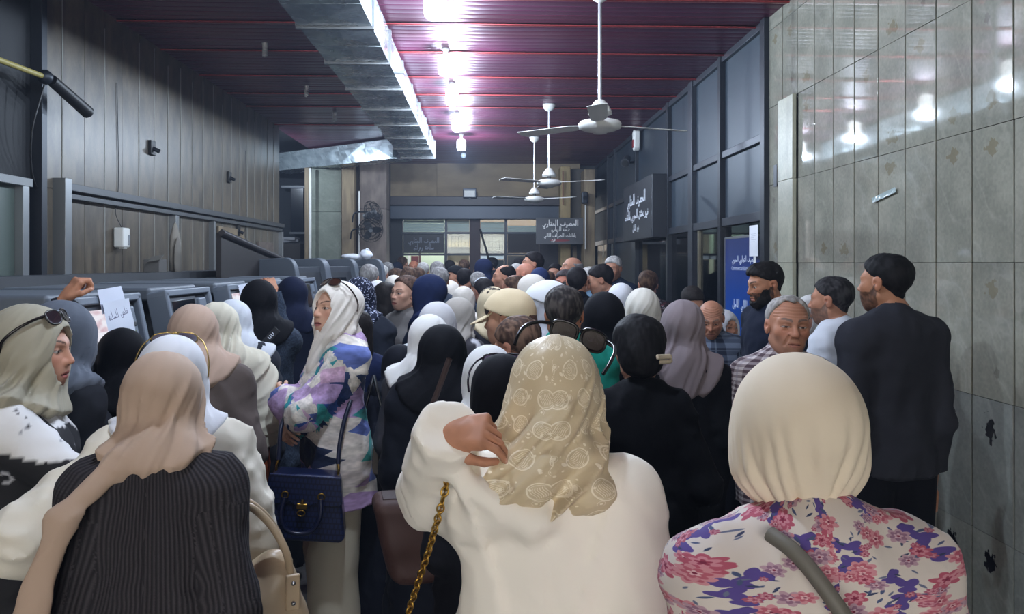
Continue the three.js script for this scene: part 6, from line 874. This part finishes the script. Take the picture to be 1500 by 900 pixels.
person({ id: 'oldgrey', px: 1154, top: 432, d: 3.25, face: 188, turn: 2, bow: -2, tilt: -3, sex: 'm', hs: 1.09, girth: 1.1, label: 'grey-haired elderly man in a small brown check shirt facing the camera', head: { style: 'receding', hair: 0x7d7975, hair2: 0xa8a39d, thick: 0.009, skin: 0xad7a60, face: { old: 1.2, stubble: 0.12, stubbleColour: 0x77706a, brow: 0x5f5048, nose: 1.25, squint: 0.0032, lip: 0x9a6456 } }, faceCell: 0.0028, wear: { mat: fabric(0x999999, 0.85, { map: TX.smallCheck, key: 'small' }), uv: 11, hem: 0.75, collar: true, cell: 0.009, fold: 0.8, short: 0.85 }, arms: ['down', 'bent'], low: { colour: 0x2a2c33 } });
person({ px: 1218, top: 404, d: 3.85, hs: 0.96, face: -48, sex: 'm', bow: 2, label: 'man with short dark greying hair and grey beard in a white T-shirt', head: { style: 'short', hair: 0x1c1a1b, hair2: 0x3d3b3c, thick: 0.01, skin: 0xb27e63, face: { stubble: 0.7, stubbleColour: 0x4a4440 } }, faceCell: 0.003, wear: { colour: 0xd3d7de, short: 0.8, hem: 0.78 }, arms: ['bent', 'bent'] });
person({ id: 'beads', px: 1188, top: 430, d: 4.45, face: -130, bow: 4, label: 'woman in a white head scarf and flowered sleeve with a hand at her face', head: { skin: 0xb98a72 }, cover: { colour: 0xd4d2cf, fold: 0.6, drape: [0.13, 0.1, 0.14] }, wear: { mat: fabric(0x777777, 0.9, { map: TX.floral, key: 'fl2' }), uv: 4, hem: 0.5 }, arms: ['face', 'bent'], hands: [{ pose: 'relaxed' }, null] });
person({ id: 'charcoal', px: 1297, top: 370, d: 3.1, hs: 0.92, face: -12, turn: 22, sex: 'm', label: 'tall young man with black hair and beard in a charcoal sweater by the marble wall', head: { style: 'short', hair: 0x0d0c0d, thick: 0.009, quiff: 0.006, skin: 0xa87659, face: { stubble: 0.85, stubbleColour: 0x1d1715 } }, sh: 0.93, girth: 0.93, wear: { mat: woven(0x2c2d33, 0.92), hem: 0.82, loose: 0.016, name: 'sweater', cuffBack: 0.3 }, low: { colour: 0x121318, wide: 0.012 }, arms: ['bent', [[-0.02, -0.285, -0.03], [0.0, -0.24, 0.04]]], hands: [null, { pose: 'relaxed' }] });
// ---------- farther back ----------
const far = (px, top, d, face, sex, head, colour, label, more = {}) => person({ px, top, d, face, sex, head, wear: { colour, hem: sex === 'f' ? 0.1 : 0.78, ...(more.wear ?? {}) }, label, arms: more.arms ?? ['down', 'bent'], ...more });
const scarf = (px, top, d, face, c, coat, label, more = {}) => far(px, top, d, face, 'f', { hidden: more.seen ? false : true, skin: 0xba8c75 }, coat, label, { cover: { colour: c, fold: 0.9, ...(more.cover ?? {}) }, ...more, wear: { hemR: 0.19, ...(more.wear ?? {}) } });
const H1 = { black: { hair: 0x151214 }, brown: { hair: 0x3a2a24, hair2: 0x66503f }, grey: { hair: 0x6f6d6c, hair2: 0x9d9b99 }, white: { hair: 0x9b9996, hair2: 0xc9c6c2 } };
const man = (px, top, d, face, hair, colour, label, more = {}) => far(px, top, d, face, 'm', { style: more.style ?? 'short', ...H1[hair], skin: more.skin ?? 0xb08068, face: { stubble: 0.25, ...(more.faceOpt ?? {}) }, beard: more.beard }, colour, label, more);
man(541, 387, 6.9, 5, 'grey', 0x84768a, 'grey-haired man in a lilac shirt, behind the dotted head scarf', { girth: 1.1 });
man(560, 388, 10.5, 10, 'white', 0x6b6b76, 'white-haired man seen from behind, right of the lilac shirt');
man(568, 384, 11.4, 0, 'grey', 0x4b4b50, 'man with olive-grey hair under the wall fans');
scarf(538, 380, 11.3, 10, 0x17181e, 0x1c1e26, 'person in a black hood just below the white plastic bag');
scarf(519, 400, 10.0, 0, 0xcfc6b6, 0x3b3a40, 'woman in a small cream scarf, seen above the dotted one');
man(579, 393, 8.8, -60, 'brown', 0x23242b, 'brown-haired man with a white strap at his neck', {});
scarf(577, 402, 7.6, -20, 0xd5d6d9, 0x3a3b42, 'woman in a white head scarf, left behind the young woman', { cover: { drape: [0.17, 0.2, 0.17] } });
scarf(582, 383, 12.4, 0, 0x1c212f, 0x1d212b, 'person in a dark hood standing before the far left pillar');
man(590, 376, 14.0, 30, 'brown', 0x2a2a2e, 'man farthest back at the left, in front of the red-brown door');
man(606, 381, 12.6, 180, 'brown', 0x44414a, 'bald reddish man facing the camera far back at left', { style: 'bald', skin: 0xb5765c });
man(599, 391, 8.3, 10, 'brown', 0x33333a, 'brown-haired man above the young woman, left of a pair');
man(613, 392, 9.3, 10, 'brown', 0x2d3038, 'brown-haired man above the young woman, right of a pair');
man(620, 384, 11.0, 0, 'white', 0x5c5a60, 'white-haired man in front of the lit green wall');
man(641, 383, 8.8, 0, 'grey', 0x40424c, 'grey-haired man in the middle distance, behind another grey head');
man(643, 391, 6.8, -10, 'grey', 0x3d4450, 'man with full grey hair above the navy head scarf');
man(659, 381, 12.4, 0, 'black', 0x26282f, 'black-haired man under the bright far opening');
far(666, 390, 9.4, -110, 'm', { skin: 0xb48268, face: { stubble: 0.3 }, style: 'short', hair: 0x16151a }, 0x22252c, 'man in a black cap turned left, in the middle distance', { cap: { colour: 0x17181d, brim: 0.06 } });
man(680, 380, 12.0, 0, 'brown', 0x34343a, 'brown-haired man far back beside the central post');
man(681, 393, 8.6, 20, 'black', 0x1d2029, 'black-haired man seen from behind, right of the black cap');
scarf(707, 378, 9.9, -70, 0x1b2340, 0x1c2233, 'tall person in a dark blue hood before the central far post', { seen: true });
man(720, 377, 13.5, -60, 'black', 0x24262d, 'dark-haired man far back right of the blue hood');
man(700, 398, 8.0, -5, 'grey', 0x2e3a4a, 'man with short grey-brown hair, behind the white skullcap');
far(708, 407, 6.8, -30, 'm', { style: 'short', hair: 0x1b181a, skin: 0xaf7c66, hidden: true }, 0x1f2430, 'dark-haired man with a white skullcap on the front of his head', {});
scarf(660, 411, 7.6, 10, 0xc9c8cd, 0x3d3e48, 'woman in a wide pale head scarf right of the navy one', { bow: 22, cover: { pad: 0.006, nape: [0.02, 0.08, 0.08, 0.09, 0.08], drape: [0.2, 0.2, 0.2] } });
scarf(679, 418, 6.3, 15, 0xcdd3dd, 0x1e2536, 'woman in a bluish white gathered scarf and dark navy coat', { bow: 25, cover: { fold: 1.5 } });
man(738, 387, 7.3, -95, 'black', 0x2c3038, 'balding man in profile facing left, with dark hair at the back', { style: 'balding' });
scarf(741, 406, 8.4, -35, 0xd6d3cc, 0x25272f, 'woman in a small white scarf above the beige caps', { cover: { drape: [0.15, 0.1, 0.15] } });
man(756, 386, 9.2, -20, 'white', 0x5d5d66, 'man with curly white hair left of the bald head', {});
man(752, 401, 6.2, -50, 'brown', 0x3d3038, 'brown bald-crowned head low in front of the curly white hair', { style: 'balding', skin: 0x8f6453 });
man(768, 384, 7.7, -75, 'grey', 0x4a4a52, 'bald man with raised chin facing left, in the middle distance', { style: 'none', bow: -18, skin: 0xb97f68 });
man(780, 369, 8.1, -95, 'black', 0x23262f, 'tall black-haired man in profile rising above the crowd', { bow: -6 });
man(760, 378, 11.2, -30, 'black', 0x2d3036, 'dark-haired man far behind the raised bald head');
scarf(778, 400, 5.7, -65, 0xd5cfc4, 0x8d7aa6, 'woman in a cream head scarf with a lavender wrap, facing left', { cover: { drape: [0.15, 0.11, 0.15], fold: 1.0 } });
scarf(791, 391, 7.1, 10, 0x28345a, 0x272b38, 'person in a blue hood right of the cream scarf', {});
man(803, 397, 8.6, 20, 'brown', 0x54493f, 'person with olive-brown hair beside the blue hood', {});
man(813, 386, 9.3, -155, 'black', 0x33363e, 'bearded man with dark eyes facing the camera below the hanging sign', { faceOpt: { stubble: 0.9, stubbleColour: 0x1d1715 } });
man(837, 376, 7.9, -110, 'grey', 0x2c3039, 'bald man with raised face below the hanging sign', { style: 'bald', bow: -12 });
far(827, 395, 6.7, -160, 'm', { style: 'short', hair: 0x3a3334, skin: 0xb5755f, face: { old: 0.8 } }, 0x3c4048, 'red-faced man with dark glasses left of the lime shirt', { id: 'glasses' });
man(845, 391, 6.3, 8, 'black', 0xb5c084, 'black-haired man in a pale lime shirt seen from behind', { wear: { collar: true } });
man(863, 391, 7.5, -100, 'white', 0x5b7488, 'white-haired man in profile right of the lime shirt', {});
man(880, 387, 6.3, -80, 'black', 0x2a3552, 'man with cropped dark hair in a dark blue shirt, bending forward', { lean: 22, bow: 18 });
man(898, 375, 7.9, -150, 'white', 0x232c3d, 'tall white-haired man in a navy shirt facing left', { bow: 8, faceOpt: { old: 0.9 } });
man(949, 396, 6.6, 0, 'brown', 0x24242c, 'brown-haired person in a dark speckled vest before the lit doorway', { wear: { mat: fabric(0x444444, 0.9, { map: TX.speckle, key: 'sp2' }), uv: 5 } });

// ---------- sunglasses worn on the head ----------
function sunglasses(id, label, o) {
  const g = headFrame(id, 'sunglasses'); tag(g, label, 'sunglasses'); const inner = new THREE.Group(); inner.name = numbered('glasses_frame'); inner.position.set(...(o.pos ?? [0, 0.1, 0.075])); inner.rotation.set(o.pitch ?? -0.75, 0, o.roll ?? 0, 'YXZ'); g.add(inner);
  const fm = mat(o.frame ?? 0x120f10, 0.25, o.metal ?? 0), lm = new THREE.MeshPhysicalMaterial({ color: o.lens ?? 0x2a2226, roughness: 0.08, clearcoat: 0.6 }), w = o.w ?? 0.056, hh = o.h ?? 0.046;
  for (const s of [1, -1]) {
    const pts = []; for (let i = 0; i < 28; i++) { const a = i / 28 * 6.283, q = 0.75; pts.push(V(s * 0.034 + Math.sign(Math.cos(a)) * Math.abs(Math.cos(a)) ** q * w / 2, Math.sign(Math.sin(a)) * Math.abs(Math.sin(a)) ** q * hh / 2 - Math.max(0, Math.sin(a)) * 0.004, -Math.abs(s * 0.034 + Math.cos(a) * w / 2) * 0.22)); }
    mesh('rim', tube(pts, o.rim ?? 0.0028, 56, 8, true), fm, inner);
    const sh = new THREE.Shape(); pts.forEach((p, i) => i ? sh.lineTo(p.x, p.y) : sh.moveTo(p.x, p.y)); const lg = new THREE.ShapeGeometry(sh, 6), q = lg.attributes.position; for (let i = 0; i < q.count; i++) q.setZ(i, -Math.abs(q.getX(i)) * 0.22 + 0.001); lg.computeVertexNormals(); lm.side = THREE.DoubleSide; mesh('lens', lg, lm, inner);
    const h0 = V(s * (0.034 + w / 2), 0.008, -0.014), L = o.arm ?? 0.14; mesh('temple', tube([h0, V(s * 0.083, 0.008, -0.04), V(s * (0.098 + (o.spread ?? 0)), 0.002, -0.09), V(s * (0.1 + (o.spread ?? 0)), -0.012, -L + 0.01), V(s * 0.096, -0.034, -L - 0.012)], o.armR ?? 0.0032, 30, 8), fm, inner);
  }
  mesh('bridge', tube([V(-0.01, 0.008, -0.002), V(0, 0.012, 0.001), V(0.01, 0.008, -0.002)], 0.0026, 10, 8), fm, inner); return g;
}
sunglasses('olive', 'dark brown sunglasses pushed up on the olive-grey head scarf', { pos: [0, 0.105, 0.075], pitch: -0.55, spread: 0.004, frame: 0x17100f, armR: 0.0042 });
sunglasses('elbow', 'sunglasses with thin gold rims on the white head scarf at left', { pos: [0, 0.135, 0.045], pitch: -1.0, frame: 0xb79a5a, metal: 0.8, lens: 0x7d7484, rim: 0.002, armR: 0.002, w: 0.058, h: 0.05 });
sunglasses('colour', 'brown sunglasses pushed back on the white scarf of the woman in patchwork print', { pos: [0, 0.125, 0.055], pitch: -0.75, frame: 0x2a1814, lens: 0x3a241d, armR: 0.0034 });
sunglasses('satin', 'large black sunglasses with gold trim on the shiny patterned scarf', { pos: [-0.03, 0.138, 0.07], pitch: -0.2, roll: 0.28, frame: 0x0e0d0f, rim: 0.0036, w: 0.058, h: 0.05, spread: 0.0, armR: 0.004 });
sunglasses('purple', 'sunglasses with purple lenses on the black head scarf', { pos: [0, 0.12, 0.065], pitch: -0.55, frame: 0x2a2129, lens: 0x9a86b5, rim: 0.003, w: 0.06, h: 0.045 });
{ const g = sunglasses('glasses', 'dark glasses worn by the red-faced man far back', { pos: [0, 0.002, 0.105], pitch: 0, frame: 0x141213, lens: 0x201a1d }); }
// ---------- small things on heads ----------
{
  const g = headFrame('updo', 'hair_clip'); tag(g, 'cream claw clip in the black pinned-up hair', 'hair clip'); const m = mat(0xd9c8ac, 0.35);
  mesh('clip_arm', box(0.075, 0.018, 0.014, 0.006), m, g, [-0.075, -0.012, -0.105], [0.1, 0.75, -0.12]); mesh('clip_arm', box(0.06, 0.014, 0.012, 0.005), m, g, [-0.08, -0.03, -0.1], [0.2, 0.75, -0.2]); mesh('spring', rod(V(-0.105, -0.03, -0.07), V(-0.102, -0.005, -0.075), 0.006), m, g);
  const c = PEOPLE['dark-haired man with a white skullcap on the front of his head'], k = headFrame('dark-haired man with a white skullcap on the front of his head', 'skullcap'); tag(k, 'small white skullcap on a dark-haired man', 'cap'); const sk = nets((x, y, z) => Math.max(Math.abs(skull(x, y, z) - 0.017) - 0.004, ELL(x, y - 0.1, z - 0.04, 0.075, 0.06, 0.06)), [-0.12, 0, -0.13], [0.12, 0.16, 0.13], 0.008); mesh('crown', sk, fabric(0xdde3ea), k);
}
// ---------- bags ----------
const leather = (c, r, t) => new THREE.MeshPhysicalMaterial({ color: t ? 0xffffff : c, ...(t ? { map: t } : {}), roughness: r, clearcoat: 0.35, clearcoatRoughness: 0.25 });
const gold = mat(0xb08a3e, 0.28, 0.95), steel = mat(0xa9a9ab, 0.25, 0.9);
{
  const croc = texture(256, 256, (u, v) => { const cx = u * 14 + (Math.floor(v * 10) % 2) * 0.5, cy = v * 10, e = Math.min(cx % 1, 1 - cx % 1, cy % 1, 1 - cy % 1); return mix3(hex(0x0c1330), hex(0x1b2752), sstep(0.02, 0.22, e)); });
  const crocM = leather(0, 0.3, croc); crocM.bumpMap = croc; crocM.bumpScale = 0.002;
  const p = at(440, 735, 3.12), b = group('handbag', [p.x, p.y - 0.13, p.z], 0.12); b.rotation.z = -0.11; tag(b, 'navy blue crocodile-pattern handbag with a gold clasp before the patchwork tunic', 'handbag');
  const sh = new THREE.Shape(); sh.moveTo(-0.155, 0); sh.lineTo(0.155, 0); sh.quadraticCurveTo(0.168, 0.005, 0.165, 0.02); sh.lineTo(0.125, 0.225); sh.quadraticCurveTo(0.12, 0.24, 0.105, 0.24); sh.lineTo(-0.105, 0.24); sh.quadraticCurveTo(-0.12, 0.24, -0.125, 0.225); sh.lineTo(-0.165, 0.02); sh.quadraticCurveTo(-0.168, 0.005, -0.155, 0);
  const uvs = (g, k) => { const q = g.attributes.position, a = new Float32Array(q.count * 2); for (let i = 0; i < q.count; i++) { a[i * 2] = q.getX(i) * k + q.getZ(i) * k; a[i * 2 + 1] = q.getY(i) * k; } g.setAttribute('uv', new THREE.BufferAttribute(a, 2)); return g; };
  const body = new THREE.ExtrudeGeometry(sh, { depth: 0.09, bevelSize: 0.012, bevelThickness: 0.014, bevelSegments: 4 }); mesh('bag_body', uvs(body.translate(0, 0, -0.045), 4.5), crocM, b);
  const fl = new THREE.Shape(); fl.moveTo(-0.135, 0.25); fl.lineTo(0.135, 0.25); fl.lineTo(0.152, 0.15); fl.quadraticCurveTo(0.1, 0.128, 0.05, 0.15); fl.quadraticCurveTo(0, 0.115, -0.05, 0.15); fl.quadraticCurveTo(-0.1, 0.128, -0.152, 0.15); mesh('flap', uvs(new THREE.ExtrudeGeometry(fl, { depth: 0.006, bevelSize: 0.003, bevelThickness: 0.003, bevelSegments: 2 }).translate(0, 0, 0.06), 4.5), crocM, b);
  mesh('handle', tube([V(-0.07, 0.165, 0.075), V(-0.075, 0.1, 0.088), V(-0.05, 0.045, 0.09), V(0, 0.03, 0.09), V(0.05, 0.045, 0.09), V(0.075, 0.1, 0.088), V(0.07, 0.165, 0.075)], 0.0095, 40, 10), leather(0x131b3c, 0.3), b);
  for (const s of [1, -1]) { mesh('ring', new THREE.TorusGeometry(0.013, 0.003, 8, 20).translate(s * 0.07, 0.175, 0.075), gold, b); mesh('strap_clip', tube([V(s * 0.12, 0.235, 0.0), V(s * 0.123, 0.27, 0.005), V(s * 0.118, 0.29, 0.0)], 0.005, 10, 8), gold, b); }
  mesh('clasp', box(0.042, 0.022, 0.012, 0.004), gold, b, [0, 0.135, 0.078]); mesh('clasp_ring', new THREE.TorusGeometry(0.014, 0.0032, 8, 20).scale(1, 0.8, 1).translate(0, 0.108, 0.08), gold, b); mesh('clasp_pin', rod(V(0, 0.148, 0.08), V(0, 0.16, 0.08), 0.008, 0.005), gold, b);
  const J = PEOPLE.colour, toB = (v) => { b.updateMatrixWorld(true); return b.worldToLocal(v); }, sL = PEOPLE.colour.J.sh[0].clone();
  const strap = (pts, w) => { const c = new THREE.CatmullRomCurve3(pts), s2 = new THREE.Shape(); s2.moveTo(-0.002, -w); s2.lineTo(0.002, -w); s2.lineTo(0.002, w); s2.lineTo(-0.002, w); return new THREE.ExtrudeGeometry(s2, { steps: 40, extrudePath: c, bevelEnabled: false }); };
  mesh('strap', tube([V(0.118, 0.29, 0), toB(at(497, 655, 3.17)), toB(at(504, 618, 3.2)), toB(at(520, 560, 3.3)), toB(at(512, 515, 3.4)), toB(at(497, 507, 3.5))], 0.009, 40, 8), leather(0x151c38, 0.4), b);
  mesh('strap', tube([V(-0.118, 0.29, 0), toB(at(409, 660, 3.12)), toB(at(412, 625, 3.16)), toB(at(430, 590, 3.3)), toB(at(455, 560, 3.42))], 0.009, 30, 8), leather(0x151c38, 0.4), b);
}
function slouch(name, c, label, cat, f, box3, cell, m, turn = 0) { const g = group(name, c, turn); tag(g, label, cat); mesh('bag_body', nets(f, box3[0], box3[1], cell), m, g); return g; }
{
  const bm = leather(0xb7a184, 0.42); bm.clearcoat = 0.15;
  const p = at(388, 862, 1.95), g = slouch('handbag', [p.x, p.y - 0.2, p.z], 'cream slouchy leather handbag with studs and two handles beside the grey sweater', 'handbag', (x, y, z) => { const e = ELL(x, y - 0.1, z, 0.125 - y * 0.12, 0.19, 0.075); return e * 0.9 + 0.007 * Math.sin(x * 60 + y * 30 + 3 * noise3(x * 9, y * 9, z * 9)) * sstep(0.0, 0.25, y) + 0.006 * noise3(x * 22, y * 16, z * 22); }, [[-0.2, -0.15, -0.13], [0.2, 0.34, 0.13]], 0.007, bm, 0.4);
  for (const s of [1, -1]) { mesh('handle', tube([V(-0.07, 0.22, s * 0.035), V(-0.085, 0.3, s * 0.04), V(-0.08, 0.39, s * 0.025), V(-0.05, 0.42, s * 0.02), V(0.0, 0.38, s * 0.025), V(0.045, 0.3, s * 0.04), V(0.06, 0.22, s * 0.035)], 0.0095, 40, 10), bm, g); for (const x of [-0.07, 0.06]) { mesh('handle_tab', box(0.035, 0.09, 0.012, 0.005), bm, g, [x, 0.2, s * 0.055]); for (const y of [0.175, 0.225]) mesh('rivet', new THREE.SphereGeometry(0.006, 10, 8).translate(x, y, s * 0.063), steel, g); } }
  for (const [x, y] of [[0.06, 0.06], [0.085, 0.05], [0.1, 0.075]]) mesh('stud', new THREE.SphereGeometry(0.007, 10, 8).translate(x, y, 0.06), steel, g); mesh('buckle', new THREE.TorusGeometry(0.016, 0.003, 8, 18).translate(0.1, 0.03, 0.055), steel, g);
  const p2 = at(612, 785, 2.6), b2 = slouch('shoulder_bag', [p2.x, p2.y, p2.z], 'plain reddish-brown bag beside the long black coat', 'bag', (x, y, z) => { const X = x + y * 0.25, q = [Math.abs(X) - 0.08, Math.abs(y) - 0.1, Math.abs(z) - 0.035]; return Math.hypot(Math.max(q[0], 0), Math.max(q[1], 0), Math.max(q[2], 0)) + Math.min(0, Math.max(...q)) - 0.045 + 0.005 * noise3(x * 14, y * 14, z * 14); }, [[-0.24, -0.2, -0.12], [0.24, 0.2, 0.12]], 0.009, mat(0x3f2722, 0.65), 0.2);
  mesh('strap', tube([V(-0.06, 0.13, 0), V(-0.02, 0.3, 0.0), V(0.05, 0.45, 0.02), V(0.1, 0.6, 0.05)], 0.01, 24, 8), mat(0x33201c, 0.6), b2); mesh('top_seam', box(0.2, 0.008, 0.1, 0.003), mat(0x33201c, 0.6), b2, [-0.02, 0.142, 0]);
  const p3 = at(547, 690, 3.45), b3 = slouch('handbag', [p3.x, p3.y, p3.z], 'black leather handbag with steel clips hanging behind the patchwork tunic', 'handbag', (x, y, z) => ELL(x, y, z, 0.085, 0.15, 0.06) * 0.9 + 0.006 * noise3(x * 20, y * 14, z * 20), [[-0.14, -0.2, -0.1], [0.14, 0.2, 0.1]], 0.009, leather(0x121215, 0.3), 0.1);
  mesh('pocket', new RoundedBoxGeometry(0.1, 0.12, 0.02, 2, 0.008), leather(0x4a3f35, 0.4), b3, [-0.02, 0.06, 0.06]); for (const [x, y] of [[-0.04, 0.09], [0.04, 0.03], [-0.03, 0.0]]) mesh('clip', new THREE.TorusGeometry(0.011, 0.0028, 8, 16).scale(0.7, 1.3, 1).translate(x, y, 0.072), steel, b3);
  for (const s of [1, -1]) mesh('strap', tube([V(s * 0.05, 0.13, 0), V(s * 0.04, 0.26, 0.0), V(s * 0.015, 0.36, -0.02), V(0, 0.42, -0.05)], 0.008, 20, 8), leather(0x121215, 0.4), b3);
}
{ // gold chain strap at the satin scarf woman's left side, with its bag at her hip
  const a = at(657, 696, 1.47), b = at(598, 905, 1.5), g = group('chain_bag', [b.x, b.y - 0.2, b.z]); tag(g, 'gold chain strap of a bag hanging from the left shoulder of the cream top', 'bag strap');
  const curve = new THREE.CatmullRomCurve3([a, at(648, 735, 1.46), at(630, 800, 1.47), at(610, 862, 1.49), b, b.clone().add(V(0.01, -0.08, 0))].map((q) => q.clone().sub(g.position))), L = curve.getLength(), n = Math.round(L / 0.0105), lk = new THREE.TorusGeometry(0.0066, 0.0019, 8, 16).scale(1, 1.25, 1);
  for (let i = 0; i <= n; i++) { const t = i / n, q = curve.getPointAt(t), d = curve.getTangentAt(t), m = mesh('chain_link', lk, gold, g); m.position.copy(q); m.quaternion.setFromUnitVectors(V(0, 1, 0), d).multiply(new THREE.Quaternion().setFromAxisAngle(V(0, 1, 0), i % 2 ? 1.25 : -0.35)); }
  mesh('bag_body', new RoundedBoxGeometry(0.2, 0.14, 0.07, 3, 0.02), leather(0x2a2220, 0.4), g, [0.02, 0.06, 0]);
  // grey strap across the back of the flowered blouse
  const F1 = PEOPLE.floral, s = F1.root, pts = [[0.085, 1.345, -0.085], [0.06, 1.33, -0.125], [0.01, 1.26, -0.165], [-0.06, 1.14, -0.185], [-0.13, 1.0, -0.18], [-0.2, 0.86, -0.12]].map((q) => onBody('floral', ...q)), sb = group('crossbody_bag', pts[5]); tag(sb, 'dull grey shoulder strap lying across the flowered blouse', 'bag strap');
  const c = new THREE.CatmullRomCurve3(pts.map((q) => q.clone().sub(sb.position))), s2 = new THREE.Shape(); s2.moveTo(-0.002, -0.014); s2.lineTo(0.002, -0.014); s2.lineTo(0.002, 0.014); s2.lineTo(-0.002, 0.014); mesh('strap', tube(pts.map((q) => q.clone().sub(sb.position)), 0.0115, 50, 10), mat(0x6d695f, 0.6), sb); mesh('bag_body', new RoundedBoxGeometry(0.2, 0.24, 0.08, 3, 0.02), mat(0x57544f, 0.6), sb, [0.02, -0.1, 0]);
  const ob = ['olive'].map((id) => [[-0.12, 1.24, 0.11], [-0.15, 1.325, 0.02], [-0.155, 1.28, -0.08], [-0.12, 1.15, -0.15], [-0.07, 1.0, -0.17]].map((q) => onBody(id, ...q)))[0], og = group('tote_strap', ob[4]); tag(og, 'wide black bag strap on the shoulder of the woman in the olive scarf', 'bag strap'); mesh('strap', tube(ob.map((q) => q.clone().sub(og.position)), 0.013, 40, 10), mat(0x0e0e10, 0.7), og); mesh('bag_body', new RoundedBoxGeometry(0.3, 0.3, 0.1, 3, 0.03), mat(0x0e0e10, 0.7), og, [0, -0.15, -0.02]);
  const dp = at(410, 500, 3.95), dg = group('backpack_strap', dp); tag(dg, 'black strap with white lettering across the grey denim jacket', 'strap');
  const tt = canvasTexture(64, 256, (q) => { q.fillStyle = '#0d0d10'; q.fillRect(0, 0, 64, 256); q.save(); q.translate(32, 70); q.rotate(-Math.PI / 2); q.fillStyle = '#cfd3da'; q.font = 'bold 44px sans-serif'; q.textAlign = 'center'; q.textBaseline = 'middle'; q.fillText('UU', 0, 0); q.restore(); }); const st = mesh('strap', box(0.035, 0.17, 0.006, 0.002), mat(0xffffff, 0.7, 0, { map: tt }), dg); st.position.set(-0.07, -0.0, 0.0); st.rotation.z = -0.75; const st2 = mesh('strap_end', box(0.02, 0.02, 0.008, 0.003), M.black, dg, [-0.13, -0.065, 0]);
}

shade(scene);
renderer.render(scene, camera);
